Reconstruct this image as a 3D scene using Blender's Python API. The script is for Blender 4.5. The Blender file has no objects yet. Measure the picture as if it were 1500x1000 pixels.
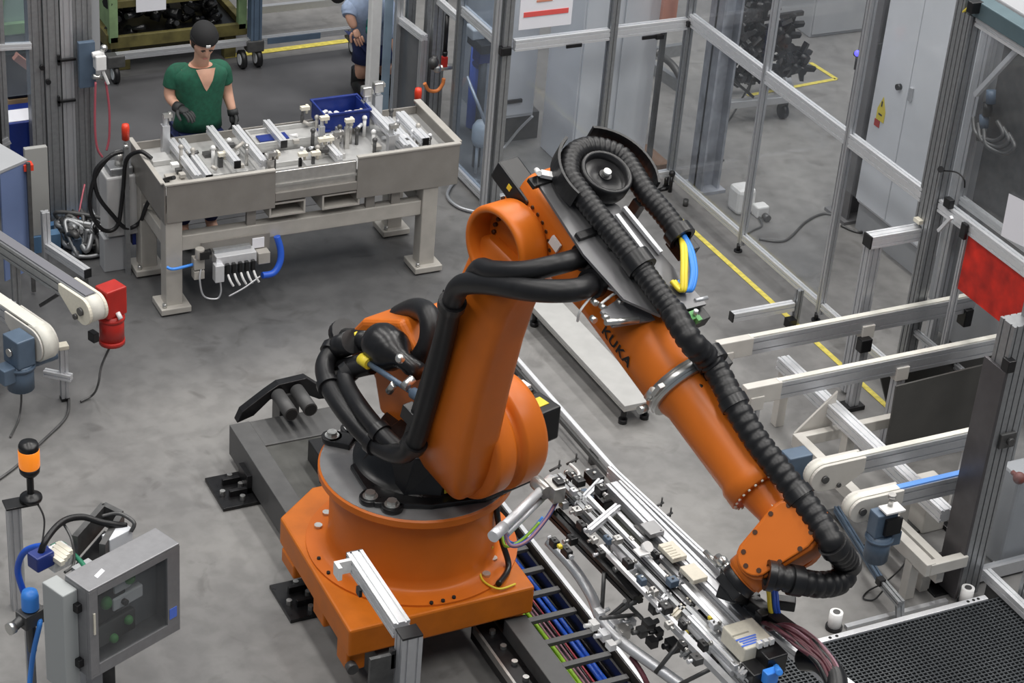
import bpy, math, random
from mathutils import Vector as V, Matrix
random.seed(7)
SC = bpy.context.scene
COL = SC.collection

# ------------------------------------------------------------------ camera, sky, lamps, exposure
RC = Matrix(((0.89858759, -0.43232882, 0.07504756), (-0.16340659, -0.48843216, -0.85716527), (0.40723289, 0.75797481, -0.50954446)))
FPX = 3139.32
CP = V((0, 0, 7.0))
cam = bpy.data.cameras.new('camera')
cam.sensor_width = 36
cam.lens = FPX / 1500 * 36
cam.clip_end = 200
camo = bpy.data.objects.new('camera', cam)
COL.objects.link(camo)
r0, r1, r2 = V(RC[0]), V(RC[1]), V(RC[2])
M = Matrix((r0, -r1, -r2)).transposed().to_4x4()
M.translation = CP
camo.matrix_world = M
SC.camera = camo
W = bpy.data.worlds.new('hall')
SC.world = W
W.use_nodes = True
bg = W.node_tree.nodes['Background']
bg.inputs[0].default_value = (0.80, 0.88, 1.0, 1)
bg.inputs[1].default_value = 0.24
def lamp(x, y, z, sx, sy, e, col=(1, .97, .93)):
    l = bpy.data.lights.new('hall_lamp', 'AREA')
    l.shape = 'RECTANGLE'; l.size = sx; l.size_y = sy; l.energy = e; l.color = col
    o = bpy.data.objects.new('hall_lamp', l); o.location = (x, y, z); COL.objects.link(o)
for lx in (-1.5, 3.2, 7.9, 12.5):
    for ly in (3.0, 9.0, 15.0):
        lamp(lx, ly, 10.5, 0.9, 4.6, 275 if lx < 6 else 360)
SC.view_settings.view_transform = 'Standard'
SC.view_settings.look = 'None'
SC.view_settings.gamma = 1
SC.view_settings.use_curve_mapping = False
SC.view_settings.exposure = -0.2

# ------------------------------------------------------------------ real-world points seen along a line of sight
def _ray(x, y):
    return RC.transposed() @ V(((x - 750) / FPX, (y - 500) / FPX, 1.0))
def at(x, y, z=0.0):
    d = _ray(x, y); return CP + d * ((z - CP.z) / d.z)
def atY(x, y, Y):
    d = _ray(x, y); return CP + d * ((Y - CP.y) / d.y)
def atX(x, y, X):
    d = _ray(x, y); return CP + d * ((X - CP.x) / d.x)

# ------------------------------------------------------------------ materials
def mat(name, col, rough=.5, metal=0.0, noise=0.0, nscale=30, bump=0.0, emit=None, spec=.5, coat=0.0, wear=None):
    m = bpy.data.materials.new(name); m.use_nodes = True
    nt = m.node_tree; b = nt.nodes['Principled BSDF']
    b.inputs['Base Color'].default_value = (*col, 1); b.inputs['Roughness'].default_value = rough
    b.inputs['Metallic'].default_value = metal; b.inputs['Specular IOR Level'].default_value = spec
    b.inputs['Coat Weight'].default_value = coat
    tc = nt.nodes.new('ShaderNodeTexCoord')
    n = nt.nodes.new('ShaderNodeTexNoise'); n.inputs['Scale'].default_value = nscale; n.inputs['Detail'].default_value = 5
    nt.links.new(tc.outputs['Object'], n.inputs['Vector'])
    if noise:
        r = nt.nodes.new('ShaderNodeValToRGB')
        lo = tuple(c * (1 - noise) for c in col); hi = tuple(min(1, c * (1 + noise)) for c in col)
        if wear: lo = wear
        r.color_ramp.elements[0].color = (*lo, 1); r.color_ramp.elements[1].color = (*hi, 1)
        r.color_ramp.elements[0].position = .3; r.color_ramp.elements[1].position = .7
        nt.links.new(n.outputs[0], r.inputs[0]); nt.links.new(r.outputs[0], b.inputs['Base Color'])
    dr_ = .03 if metal > .3 else .07
    mr = nt.nodes.new('ShaderNodeMapRange'); mr.inputs[3].default_value = max(.02, rough - dr_); mr.inputs[4].default_value = min(1, rough + dr_)
    nt.links.new(n.outputs[0], mr.inputs[0]); nt.links.new(mr.outputs[0], b.inputs['Roughness'])
    if bump:
        bp = nt.nodes.new('ShaderNodeBump'); bp.inputs['Strength'].default_value = bump; bp.inputs['Distance'].default_value = .004
        nt.links.new(n.outputs[0], bp.inputs['Height']); nt.links.new(bp.outputs[0], b.inputs['Normal'])
    if emit:
        b.inputs['Emission Color'].default_value = (*emit[0], 1); b.inputs['Emission Strength'].default_value = emit[1]
    return m
def glass(name, tint=(.9, .93, .95), haze=.10):
    m = bpy.data.materials.new(name); m.use_nodes = True
    nt = m.node_tree; nt.nodes.clear()
    out = nt.nodes.new('ShaderNodeOutputMaterial'); t = nt.nodes.new('ShaderNodeBsdfTransparent'); g = nt.nodes.new('ShaderNodeBsdfGlossy')
    d = nt.nodes.new('ShaderNodeBsdfDiffuse'); m1 = nt.nodes.new('ShaderNodeMixShader'); m2 = nt.nodes.new('ShaderNodeMixShader')
    lw = nt.nodes.new('ShaderNodeLayerWeight'); lw.inputs[0].default_value = .5; pw = nt.nodes.new('ShaderNodeMath'); pw.operation = 'POWER'; pw.inputs[1].default_value = 3.5
    f = nt.nodes.new('ShaderNodeMath'); f.operation = 'MULTIPLY_ADD'; f.inputs[1].default_value = .5; f.inputs[2].default_value = .025
    nt.links.new(lw.outputs['Facing'], pw.inputs[0]); nt.links.new(pw.outputs[0], f.inputs[0])
    tc = nt.nodes.new('ShaderNodeTexCoord'); n = nt.nodes.new('ShaderNodeTexNoise'); n.inputs['Scale'].default_value = 2.5; n.inputs['Detail'].default_value = 4
    mr = nt.nodes.new('ShaderNodeMapRange'); mr.inputs[1].default_value = .35; mr.inputs[2].default_value = .75; mr.inputs[3].default_value = haze * .5; mr.inputs[4].default_value = haze * 1.4
    nt.links.new(tc.outputs['Object'], n.inputs['Vector']); nt.links.new(n.outputs[0], mr.inputs[0])
    t.inputs[0].default_value = (*tint, 1); g.inputs['Roughness'].default_value = .06; d.inputs[0].default_value = (.55, .58, .62, 1)
    nt.links.new(mr.outputs[0], m1.inputs[0]); nt.links.new(t.outputs[0], m1.inputs[1]); nt.links.new(d.outputs[0], m1.inputs[2])
    nt.links.new(f.outputs[0], m2.inputs[0]); nt.links.new(m1.outputs[0], m2.inputs[1]); nt.links.new(g.outputs[0], m2.inputs[2])
    nt.links.new(m2.outputs[0], out.inputs[0])
    return m
ALU = mat('anodised_aluminium', (.58, .59, .61), .42, .7, .03, 40)
ALUB = mat('bright_aluminium', (.76, .77, .79), .42, .55, .03, 40)
ALUD = mat('dull_aluminium', (.34, .35, .36), .42, .7, .08, 40)
STEEL = mat('machined_steel', (.52, .51, .49), .3, .8, .1, 25)
STEELD = mat('dark_steel', (.10, .10, .10), .45, .5, .2, 18)
GREYP = mat('grey_paint', (.085, .085, .085), .5, .1, .12, 14)
CREAM = mat('cream_machine_paint', (.56, .54, .50), .45, 0, .05, 12)
TABLEP = mat('grey_beige_table_paint', (.44, .42, .385), .42, .15, .08, 10)
TABLED = mat('grey_beige_sheet_metal', (.27, .255, .235), .4, .35, .08, 8)
TOPP = mat('bright_table_plate', (.50, .50, .49), .4, .35, .06, 18)
ORANGE = mat('orange_robot_paint', (.60, .145, .013), .38, 0, .05, 5, 0, None, .35)
ORANGED = mat('orange_paint_scuffed', (.55, .142, .008), .45, 0, .1, 9, 0, None, .35)
BLACK = mat('black_plastic', (.008, .008, .009), .35, 0, .2, 30)
BLACKM = mat('black_cast_metal', (.009, .009, .010), .3, .1, .2, 30)
RUBBER = mat('black_rubber_hose', (.010, .010, .011), .40, 0, .15, 40, 0, None, .4)
BOLT = mat('zinc_bolt', (.6, .6, .58), .3, .9)
HOLE = mat('dark_hole', (.006, .006, .006), .8)
DARKO = mat('dark_screw_head', (.06, .02, .005), .5)
WHITE = mat('white_plastic', (.78, .78, .77), .45, 0, .03, 20)
CABW = mat('light_grey_cabinet_paint', (.70, .72, .75), .5, 0, .04, 3)
CABG = mat('mid_grey_cabinet_paint', (.36, .37, .385), .5, 0, .05, 3)
DRUMG = mat('grey_steel_ring', (.33, .33, .335), .4, .5, .08, 12)
BLUEC = mat('blue_cable', (.02, .10, .55), .4)
BLUEL = mat('bright_blue_hose', (.05, .26, .80), .4)
GREENC = mat('green_yellow_cable', (.28, .50, .04), .45)
REDW = mat('thin_red_cable', (.35, .05, .07), .5)
PINKW = mat('mauve_cable', (.30, .16, .20), .5)
MAROON = mat('maroon_hose', (.10, .025, .035), .45, 0, .3, 30)
YELL = mat('yellow_plastic', (.75, .60, .04), .45)
YELP = mat('yellow_floor_paint', (.58, .49, .09), .6, 0, .25, 25)
NAVY = mat('navy_plastic', (.012, .03, .19), .4, 0, .1, 12)
REDP = mat('red_paint', (.42, .018, .012), .45, 0, .1, 12)
REDL = mat('red_lamp_plastic', (.72, .05, .02), .35)
REDPANEL = mat('scuffed_red_panel', (.50, .02, .01), .5, 0, .5, 7, 0, None, .4, 0, (.28, .012, .008))
BLUEM = mat('blue_grey_motor_paint', (.085, .125, .18), .42, .1, .1, 12)
OLIVE = mat('olive_crate_paint', (.11, .095, .03), .6, 0, .4, 9)
GREENP = mat('pale_green_paint', (.20, .30, .15), .55, 0, .2, 9)
SHEETD = mat('dark_grey_sheet', (.085, .083, .078), .45, .4, .12, 5)
BLUEPANE = mat('blue_tinted_panel', (.16, .22, .40), .25, .1, .1, 2)
PAPER = mat('white_paper', (.80, .80, .85), .7)
REDINK = mat('red_print', (.72, .10, .09), .7)
PINK = mat('peach_panel', (.60, .25, .17), .6)
BLUEINK = mat('blue_print', (.10, .20, .75), .6)
GREYINK = mat('grey_print', (.38, .36, .30), .6)
BELT = mat('cream_belt', (.66, .65, .59), .55, 0, .05, 30)
BLUEBELT = mat('blue_belt', (.12, .30, .72), .5)
SKIN = mat('skin', (.60, .34, .24), .55, 0, .06, 20)
SHIRT = mat('dark_green_cotton', (.012, .095, .055), .85, 0, .2, 35, .3)
CAP = mat('black_cap_cloth', (.010, .010, .011), .85, 0, .2, 60)
TROU = mat('navy_work_trousers', (.015, .025, .10), .85, 0, .2, 40)
GLOVE = mat('black_work_glove', (.025, .027, .028), .7, 0, .2, 60)
HAIR = mat('dark_hair', (.02, .013, .01), .6)
LSHIRT = mat('pale_blue_shirt', (.36, .45, .62), .85, 0, .1, 30)
EYE = mat('eye_dark', (.02, .015, .012), .3)
LIP = mat('lip', (.42, .16, .13), .5)
AMBER = mat('amber_beacon_lens', (.80, .24, .02), .25, 0, 0, 30, 0, ((1.0, .26, .02), .55))
LEDB = mat('blue_led', (.1, .1, .8), .3, 0, 0, 30, 0, ((.12, .10, 1.0), 2.0))
TEAL = mat('teal_cloth', (.02, .25, .21), .7)
GREENPART = mat('green_plastic_part', (.10, .32, .10), .5)
CARD = mat('cardboard', (.42, .29, .17), .8)
ORANGEH = mat('orange_air_hose', (.75, .24, .07), .4)
ROSE = mat('rose_air_hose', (.45, .10, .13), .4)
WOOD = mat('brown_wood', (.13, .07, .04), .7)
GLASS = glass('clear_pane', (.96, .97, .98), .045)
GLASSB = glass('bluish_pane', (.80, .86, .93), .10)
GLASSW = glass('cabinet_window', (.84, .85, .85), .05)
IVORY = mat('ivory_label', (.72, .68, .57), .55, 0, .05, 60)
GRATE = mat('dark_grating', (.05, .055, .06), .45, .4, .2, 60)

# ------------------------------------------------------------------ mesh building
def frame_of(d, up=(0, 0, 1)):
    d = V(d).normalized(); up = V(up)
    if abs(d.dot(up.normalized())) > .98: up = V((0, 1, 0)) if abs(d.y) < .9 else V((1, 0, 0))
    x = d.cross(up).normalized(); y = x.cross(d).normalized()
    return x, y, d
def spline(pts, n=8):
    P = [V(p) for p in pts]
    if len(P) < 3: return P
    out = []
    for i in range(len(P) - 1):
        p0 = P[max(i - 1, 0)]; p1 = P[i]; p2 = P[i + 1]; p3 = P[min(i + 2, len(P) - 1)]
        for k in range(n):
            t = k / n
            out.append(.5 * ((2 * p1) + (p2 - p0) * t + (2 * p0 - 5 * p1 + 4 * p2 - p3) * t * t + (3 * p1 - p0 - 3 * p2 + p3) * t ** 3))
    out.append(P[-1]); return out
class MB:
    def __init__(s): s.v = []; s.f = []; s.m = []; s.sm = []
    def add(s, vs, fs, mi=0, sm=False):
        k = len(s.v); s.v += [V(v) for v in vs]
        for f in fs: s.f.append([i + k for i in f]); s.m.append(mi); s.sm.append(sm)
        return s
    def hexa(s, c8, mi=0):
        return s.add(c8, [(0, 3, 2, 1), (4, 5, 6, 7), (0, 1, 5, 4), (1, 2, 6, 5), (2, 3, 7, 6), (3, 0, 4, 7)], mi)
    def bx(s, x0, y0, z0, x1, y1, z1, mi=0):
        return s.hexa([(x0, y0, z0), (x1, y0, z0), (x1, y1, z0), (x0, y1, z0), (x0, y0, z1), (x1, y0, z1), (x1, y1, z1), (x0, y1, z1)], mi)
    def ob(s, c, ex, ey, ez, mi=0):
        c, ex, ey, ez = V(c), V(ex), V(ey), V(ez)
        if ex.cross(ey).dot(ez) < 0: ex = -ex
        return s.hexa([c - ex - ey - ez, c + ex - ey - ez, c + ex + ey - ez, c - ex + ey - ez, c - ex - ey + ez, c + ex - ey + ez, c + ex + ey + ez, c - ex + ey + ez], mi)
    def beam(s, p0, p1, w, h, up=(0, 0, 1), mi=0):
        p0, p1 = V(p0), V(p1); x, y, d = frame_of(p1 - p0, up)
        return s.ob((p0 + p1) / 2, x * w / 2, y * h / 2, (p1 - p0) / 2, mi)
    def prism(s, poly, o, ex, ey, ez, dep, mi=0, sm=False):
        o, ex, ey, ez = V(o), V(ex), V(ey), V(ez); n = len(poly)
        ar = sum(poly[i][0] * poly[(i + 1) % n][1] - poly[(i + 1) % n][0] * poly[i][1] for i in range(n))
        if (ar > 0) != (ex.cross(ey).dot(ez) * dep > 0): poly = poly[::-1]
        b = [o + ex * p[0] + ey * p[1] for p in poly]; t = [q + ez * dep for q in b]
        k = len(s.v); s.v += b + t
        s.f.append([k + i for i in range(n - 1, -1, -1)]); s.f.append([k + n + i for i in range(n)]); s.m += [mi, mi]; s.sm += [False, False]
        for i in range(n):
            j = (i + 1) % n; s.f.append([k + i, k + j, k + n + j, k + n + i]); s.m.append(mi); s.sm.append(sm)
        return s
    def prof(s, p0, p1, w=.04, h=.04, nw=1, nh=1, up=(0, 0, 1), mi=0):
        """slotted extrusion: nw slots on the faces of width w (top, bottom), nh slots on the sides"""
        p0, p1 = V(p0), V(p1); x, y, d = frame_of(p1 - p0, up); g = .0045; dp = .007
        def side(L, n):
            r = [0]
            for i in range(n):
                c = (i + .5) / n * L; r += [(c - g, 0), (c - g, 1), (c + g, 1), (c + g, 0)]
            return r[1:]
        poly = []
        poly.append((-w / 2, -h / 2)); poly += [(-w / 2 + a, -h / 2 + b * dp) for a, b in side(w, nw)]
        poly.append((w / 2, -h / 2)); poly += [(w / 2 - b * dp, -h / 2 + a) for a, b in side(h, nh)]
        poly.append((w / 2, h / 2)); poly += [(w / 2 - a, h / 2 - b * dp) for a, b in side(w, nw)]
        poly.append((-w / 2, h / 2)); poly += [(-w / 2 + b * dp, h / 2 - a) for a, b in side(h, nh)]
        return s.prism(poly, p0, x, y, d, (p1 - p0).length, mi)
    def cyl(s, p0, p1, r, r1=None, n=16, mi=0, caps=True, sm=True):
        p0, p1 = V(p0), V(p1); r1 = r if r1 is None else r1; x, y, d = frame_of(p1 - p0)
        k = len(s.v)
        for p, rr in ((p0, r), (p1, r1)):
            for i in range(n):
                a = 2 * math.pi * i / n; s.v.append(p + x * math.cos(a) * rr + y * math.sin(a) * rr)
        for i in range(n):
            j = (i + 1) % n; s.f.append([k + i, k + j, k + n + j, k + n + i]); s.m.append(mi); s.sm.append(sm)
        if caps:
            s.f.append([k + i for i in range(n - 1, -1, -1)]); s.f.append([k + n + i for i in range(n)]); s.m += [mi, mi]; s.sm += [False, False]
        return s
    def lathe(s, prof, o, ax=(0, 0, 1), n=40, mi=0, mats=None, sm=True):
        """prof: (radius, height) pairs; sharp corners by repeating a point"""
        o = V(o); x, y, d = frame_of(ax); k = len(s.v); L = len(prof)
        for r, z in prof:
            for i in range(n):
                a = 2 * math.pi * i / n; s.v.append(o + d * z + (x * math.cos(a) + y * math.sin(a)) * max(r, 1e-4))
        for q in range(L - 1):
            if prof[q] == prof[q + 1]: continue
            for i in range(n):
                j = (i + 1) % n; s.f.append([k + q * n + i, k + q * n + j, k + (q + 1) * n + j, k + (q + 1) * n + i]); s.m.append(mats[q] if mats else mi); s.sm.append(sm)
        return s
    def tube(s, pts, r, n=10, mi=0, sub=8, caps=True, radf=None):
        P = spline(pts, sub) if sub else [V(p) for p in pts]
        k = len(s.v); x = None
        for q, p in enumerate(P):
            d = (P[min(q + 1, len(P) - 1)] - P[max(q - 1, 0)])
            if d.length < 1e-9: d = V((0, 0, 1))
            d.normalize()
            if x is None: x = frame_of(d)[0]
            x = (x - d * x.dot(d)).normalized(); y = d.cross(x)
            rr = radf(q, len(P)) if radf else r
            for i in range(n):
                a = 2 * math.pi * i / n; s.v.append(p + (x * math.cos(a) + y * math.sin(a)) * rr)
        for q in range(len(P) - 1):
            for i in range(n):
                j = (i + 1) % n; s.f.append([k + q * n + i, k + q * n + j, k + (q + 1) * n + j, k + (q + 1) * n + i]); s.m.append(mi); s.sm.append(True)
        if caps:
            e = k + (len(P) - 1) * n
            s.f.append([k + i for i in range(n - 1, -1, -1)]); s.f.append([e + i for i in range(n)]); s.m += [mi, mi]; s.sm += [False, False]
        return s
    def corr(s, pts, r, pitch=.028, depth=.006, n=18, mi=0):
        """corrugated conduit: rings with valleys"""
        P = spline(pts, 24); acc = [0]
        for a, b in zip(P, P[1:]): acc.append(acc[-1] + (b - a).length)
        T = acc[-1]; cnt = max(2, int(T / pitch)); out = []; rad = []; j = 0
        for i in range(cnt * 4 + 1):
            t = i / (cnt * 4) * T
            while j < len(acc) - 2 and acc[j + 1] < t: j += 1
            w = (t - acc[j]) / max(1e-9, acc[j + 1] - acc[j]); out.append(P[j].lerp(P[j + 1], w)); rad.append(r if i % 4 in (0, 1, 2) else r - depth)
        return s.tube(out, r, n, mi, 0, True, lambda q, L: rad[q])
    def sph(s, c, r, nu=16, nv=10, mi=0, M3=None):
        c = V(c); r = (r, r, r) if isinstance(r, (int, float)) else r; k = len(s.v)
        for q in range(nv + 1):
            t = math.pi * q / nv
            for i in range(nu):
                a = 2 * math.pi * i / nu; p = V((math.sin(t) * math.cos(a) * r[0], math.sin(t) * math.sin(a) * r[1], -math.cos(t) * r[2]))
                s.v.append(c + (M3 @ p if M3 else p))
        for q in range(nv):
            for i in range(nu):
                j = (i + 1) % nu; s.f.append([k + q * nu + i, k + q * nu + j, k + (q + 1) * nu + j, k + (q + 1) * nu + i]); s.m.append(mi); s.sm.append(True)
        return s
    def loft(s, secs, mi=0, caps=True, sm=True):
        n = len(secs[0]); k = len(s.v)
        for sec in secs: s.v += [V(p) for p in sec]
        for q in range(len(secs) - 1):
            for i in range(n):
                j = (i + 1) % n; s.f.append([k + q * n + i, k + q * n + j, k + (q + 1) * n + j, k + (q + 1) * n + i]); s.m.append(mi); s.sm.append(sm)
        if caps:
            e = k + (len(secs) - 1) * n
            s.f.append([k + i for i in range(n - 1, -1, -1)]); s.f.append([e + i for i in range(n)]); s.m += [mi, mi]; s.sm += [False, False]
        return s
    def build(s, name, mats, parent=None, bev=0.0, local=False, seg=2):
        if not isinstance(mats, (list, tuple)): mats = [mats]
        vs = s.v
        org = None
        if parent is not None:
            if not local:
                inv = ROOT[parent.name].inverted(); vs = [inv @ v for v in vs]
        else:
            xs = [v.x for v in vs]; ys = [v.y for v in vs]; zs = [v.z for v in vs]
            org = V(((min(xs) + max(xs)) / 2, (min(ys) + max(ys)) / 2, min(zs))); vs = [v - org for v in vs]
        me = bpy.data.meshes.new(name); me.from_pydata([tuple(v) for v in vs], [], s.f)
        for m in mats: me.materials.append(m)
        me.polygons.foreach_set('material_index', s.m); me.polygons.foreach_set('use_smooth', s.sm)
        me.validate(); me.update()
        o = bpy.data.objects.new(name, me); COL.objects.link(o)
        if parent is not None:
            o.parent = parent; ROOT[o.name] = ROOT[parent.name]
        else:
            o.location = org; ROOT[o.name] = Matrix.Translation(org)
        if bev:
            b = o.modifiers.new('bevel', 'BEVEL'); b.width = bev; b.segments = seg; b.limit_method = 'ANGLE'; b.angle_limit = math.radians(40)
        return o
ROOT = {}
def tag(o, label, cat=None, group=None, kind=None):
    if label: o['label'] = label
    if cat: o['category'] = cat
    if group: o['group'] = group
    if kind: o['kind'] = kind
    return o
def thing(name, label, cat, loc=(0, 0, 0), rz=0, group=None):
    o = bpy.data.objects.new(name, None); COL.objects.link(o); o.empty_display_size = .1
    o.location = loc; o.rotation_euler = (0, 0, rz)
    ROOT[o.name] = Matrix.Translation(V(loc)) @ Matrix.Rotation(rz, 4, 'Z')
    return tag(o, label, cat, group)
def dup(root, loc=None, label=None, name=None):
    r = root.copy(); COL.objects.link(r)
    if loc is not None: r.location = loc
    if label: r['label'] = label
    ROOT[r.name] = Matrix.Translation(r.location) @ Matrix.Rotation(r.rotation_euler.z, 4, 'Z')
    for ch in list(root.children):
        c = ch.copy(); COL.objects.link(c); c.parent = r
        for g in list(ch.children):
            d = g.copy(); COL.objects.link(d); d.parent = c
    return r
def st(mb, name, m, bev=0):
    o = mb.build(name, m, None, bev); o['kind'] = 'structure'; return o

# ------------------------------------------------------------------ floor and painted lines
def floor_mat():
    m = bpy.data.materials.new('worn_concrete'); m.use_nodes = True; nt = m.node_tree; b = nt.nodes['Principled BSDF']
    tc = nt.nodes.new('ShaderNodeTexCoord'); L = nt.links.new
    def noise(sc, det, dist=0, stretch=None, rot=0):
        n = nt.nodes.new('ShaderNodeTexNoise'); n.inputs['Scale'].default_value = sc; n.inputs['Detail'].default_value = det; n.inputs['Distortion'].default_value = dist
        if stretch:
            mp = nt.nodes.new('ShaderNodeMapping'); mp.inputs['Scale'].default_value = stretch; mp.inputs['Rotation'].default_value = (0, 0, rot)
            L(tc.outputs['Object'], mp.inputs[0]); L(mp.outputs[0], n.inputs['Vector'])
        else: L(tc.outputs['Object'], n.inputs['Vector'])
        return n
    def ramp(src, p0, c0, p1, c1):
        r = nt.nodes.new('ShaderNodeValToRGB'); e = r.color_ramp.elements
        e[0].position = p0; e[0].color = (*c0, 1); e[1].position = p1; e[1].color = (*c1, 1); L(src.outputs[0], r.inputs[0]); return r
    def mul(a, bb, fac=1.0):
        x = nt.nodes.new('ShaderNodeMix'); x.data_type = 'RGBA'; x.blend_type = 'MULTIPLY'; x.inputs[0].default_value = fac
        L(a.outputs[0] if len(a.outputs) < 3 else a.outputs[2], x.inputs[6]); L(bb.outputs[0], x.inputs[7]); return x
    big = ramp(noise(.55, 5, .6), .32, (.172, .170, .168), .68, (.26, .254, .244))
    streak = ramp(noise(1.2, 6, .3, (1.0, .22, 1), 1.25), .35, (.72, .72, .73), .60, (1, 1, 1))
    fine = ramp(noise(9, 8, .2), .36, (.86, .86, .86), .60, (1.04, 1.04, 1.04))
    spots = ramp(noise(3.3, 9, 1.4), .30, (.62, .61, .60), .42, (1, 1, 1))
    c = mul(big, streak, .9); c = mul(c, fine); c = mul(c, spots, .7)
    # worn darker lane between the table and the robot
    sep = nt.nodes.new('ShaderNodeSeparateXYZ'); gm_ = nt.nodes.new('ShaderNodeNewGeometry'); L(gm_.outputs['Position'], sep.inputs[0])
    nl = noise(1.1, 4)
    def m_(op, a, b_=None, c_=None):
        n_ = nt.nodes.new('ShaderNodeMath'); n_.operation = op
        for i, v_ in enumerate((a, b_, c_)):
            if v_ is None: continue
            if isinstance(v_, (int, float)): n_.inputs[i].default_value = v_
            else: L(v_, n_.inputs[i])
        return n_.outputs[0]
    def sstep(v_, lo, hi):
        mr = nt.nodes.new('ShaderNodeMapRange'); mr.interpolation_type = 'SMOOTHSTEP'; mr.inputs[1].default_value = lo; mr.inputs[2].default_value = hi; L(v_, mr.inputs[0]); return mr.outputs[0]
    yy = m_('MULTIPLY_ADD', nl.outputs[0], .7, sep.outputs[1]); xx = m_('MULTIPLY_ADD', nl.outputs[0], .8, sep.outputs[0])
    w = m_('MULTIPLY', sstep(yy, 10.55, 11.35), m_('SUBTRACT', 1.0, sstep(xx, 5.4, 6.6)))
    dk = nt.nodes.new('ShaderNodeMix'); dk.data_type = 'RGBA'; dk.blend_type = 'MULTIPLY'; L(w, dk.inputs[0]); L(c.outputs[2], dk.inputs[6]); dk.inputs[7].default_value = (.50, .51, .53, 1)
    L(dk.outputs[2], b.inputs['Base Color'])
    rr = nt.nodes.new('ShaderNodeMapRange'); rr.inputs[3].default_value = .30; rr.inputs[4].default_value = .55
    nn = noise(2, 6); L(nn.outputs[0], rr.inputs[0]); L(rr.outputs[0], b.inputs['Roughness'])
    bp = nt.nodes.new('ShaderNodeBump'); bp.inputs['Strength'].default_value = .06; n2 = noise(60, 6); L(n2.outputs[0], bp.inputs['Height']); L(bp.outputs[0], b.inputs['Normal'])
    return m
FLOOR = floor_mat()
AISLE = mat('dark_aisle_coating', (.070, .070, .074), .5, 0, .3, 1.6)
st(MB().bx(-6, 2, -.2, 18, 26, 0), 'floor', FLOOR)
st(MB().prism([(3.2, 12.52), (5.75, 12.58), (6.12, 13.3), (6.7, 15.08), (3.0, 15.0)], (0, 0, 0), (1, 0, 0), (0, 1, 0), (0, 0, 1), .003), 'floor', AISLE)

# ================================================================== the robot
RA = math.radians(15)
RH = V((math.cos(RA), math.sin(RA), 0)); RU = V((math.sin(RA), -math.cos(RA), 0))
RCEN = V((3.88, 8.14, 0))
robot = thing('industrial_robot', 'large orange six-axis industrial robot arm with black hoses on round pedestal', 'robot', RCEN, math.radians(-75))
def toloc(P):
    q = P - RCEN; return V((q.dot(RU), q.dot(RH), q.z))
def rl(x, y, o):
    d = _ray(x, y); q = RCEN + RH * o; t = (q - CP).dot(RH) / d.dot(RH); return toloc(CP + d * t)
def rzz(x, y, z): return toloc(at(x, y, z))
A2 = V((.47, 0, 1.33)); A3 = V((.775, 0, 2.575))
F0 = V((.802, 0, 2.725)); FD = V((1.63, 0, -.819)).normalized(); FN = V((-FD.z, 0, FD.x)); HH = V((0, 1, 0))
def fa(s, o, n): return F0 + FD * s + HH * o + FN * n
NW = (RU * FN.x + V((0, 0, 1)) * FN.z)
def rn(x, y, m):
    base = RCEN + RU * F0.x + V((0, 0, 1)) * F0.z + NW * m
    d = _ray(x, y); t = (base - CP).dot(NW) / d.dot(NW); return toloc(CP + d * t)
def rpart(mb, name, m, label=None, bev=0, parent=None, local=True):
    o = mb.build(name, m, parent or robot, bev, local)
    if label: o['label'] = label
    return o
# carriage plate (world coordinates, square to the rail)
mb = MB()
poly = [(3.29, 7.52), (4.30, 7.53), (4.315, 8.40), (4.05, 8.72), (3.56, 8.72), (3.305, 8.52)]
mb.prism(poly, (0, 0, .285), (1, 0, 0), (0, 1, 0), (0, 0, 1), .165)
mb.bx(3.30, 7.56, .16, 3.40, 7.70, .29); mb.bx(3.30, 8.30, .2, 3.38, 8.48, .29); mb.bx(3.31, 7.9, .18, 3.37, 8.05, .29); mb.bx(4.22, 7.6, .2, 4.29, 7.8, .29)
plate = rpart(mb, 'carriage_plate', ORANGED, 'orange six-sided carriage plate', .012, None, False)
for bxy in ((466, 775, ), (478, 756), (722, 823), (712, 846), (694, 829)):
    p = at(bxy[0], bxy[1], .45); rpart(MB().cyl(p, p + V((0, 0, .03)), .022, n=8, sm=False), 'bolt', BOLT, None, 0, plate, False)
for bxy in ((467, 817), (481, 838), (632, 882), (649, 879), (665, 874)):
    p = at(bxy[0], bxy[1], .47); rpart(MB().cyl(p + V((0, 0, -.01)), p + V((0, 0, .004)), .010, n=8), 'screw_hole', HOLE, None, 0, plate, False)
mb = MB().cyl((3.31, 7.50, .22), (3.31, 7.54, .22), .03, n=12); mb.cyl((3.37, 7.58, .29), (3.37, 7.58, .31), .025, n=10)
rpart(mb, 'guide_roller', STEELD, None, 0, plate, False)
# pedestal
pr = [(.545, .44), (.545, .462), (.545, .462), (.49, .466), (.452, .47), (.438, .485), (.433, .53), (.433, .84), (.437, .862), (.45, .875), (.49, .882), (.497, .89), (.497, .89), (.497, .925), (.497, .925), (.485, .935)]
PC = V((.044, -.027, 0))
rpart(MB().lathe(pr, PC, n=72), 'pedestal', ORANGE)
rpart(MB().lathe([(.487, .925), (.487, .936), (.487, .936), (.0, .936)], PC, n=64), 'ring_plate', DRUMG, 'grey steel ring plate on top of pedestal')
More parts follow.
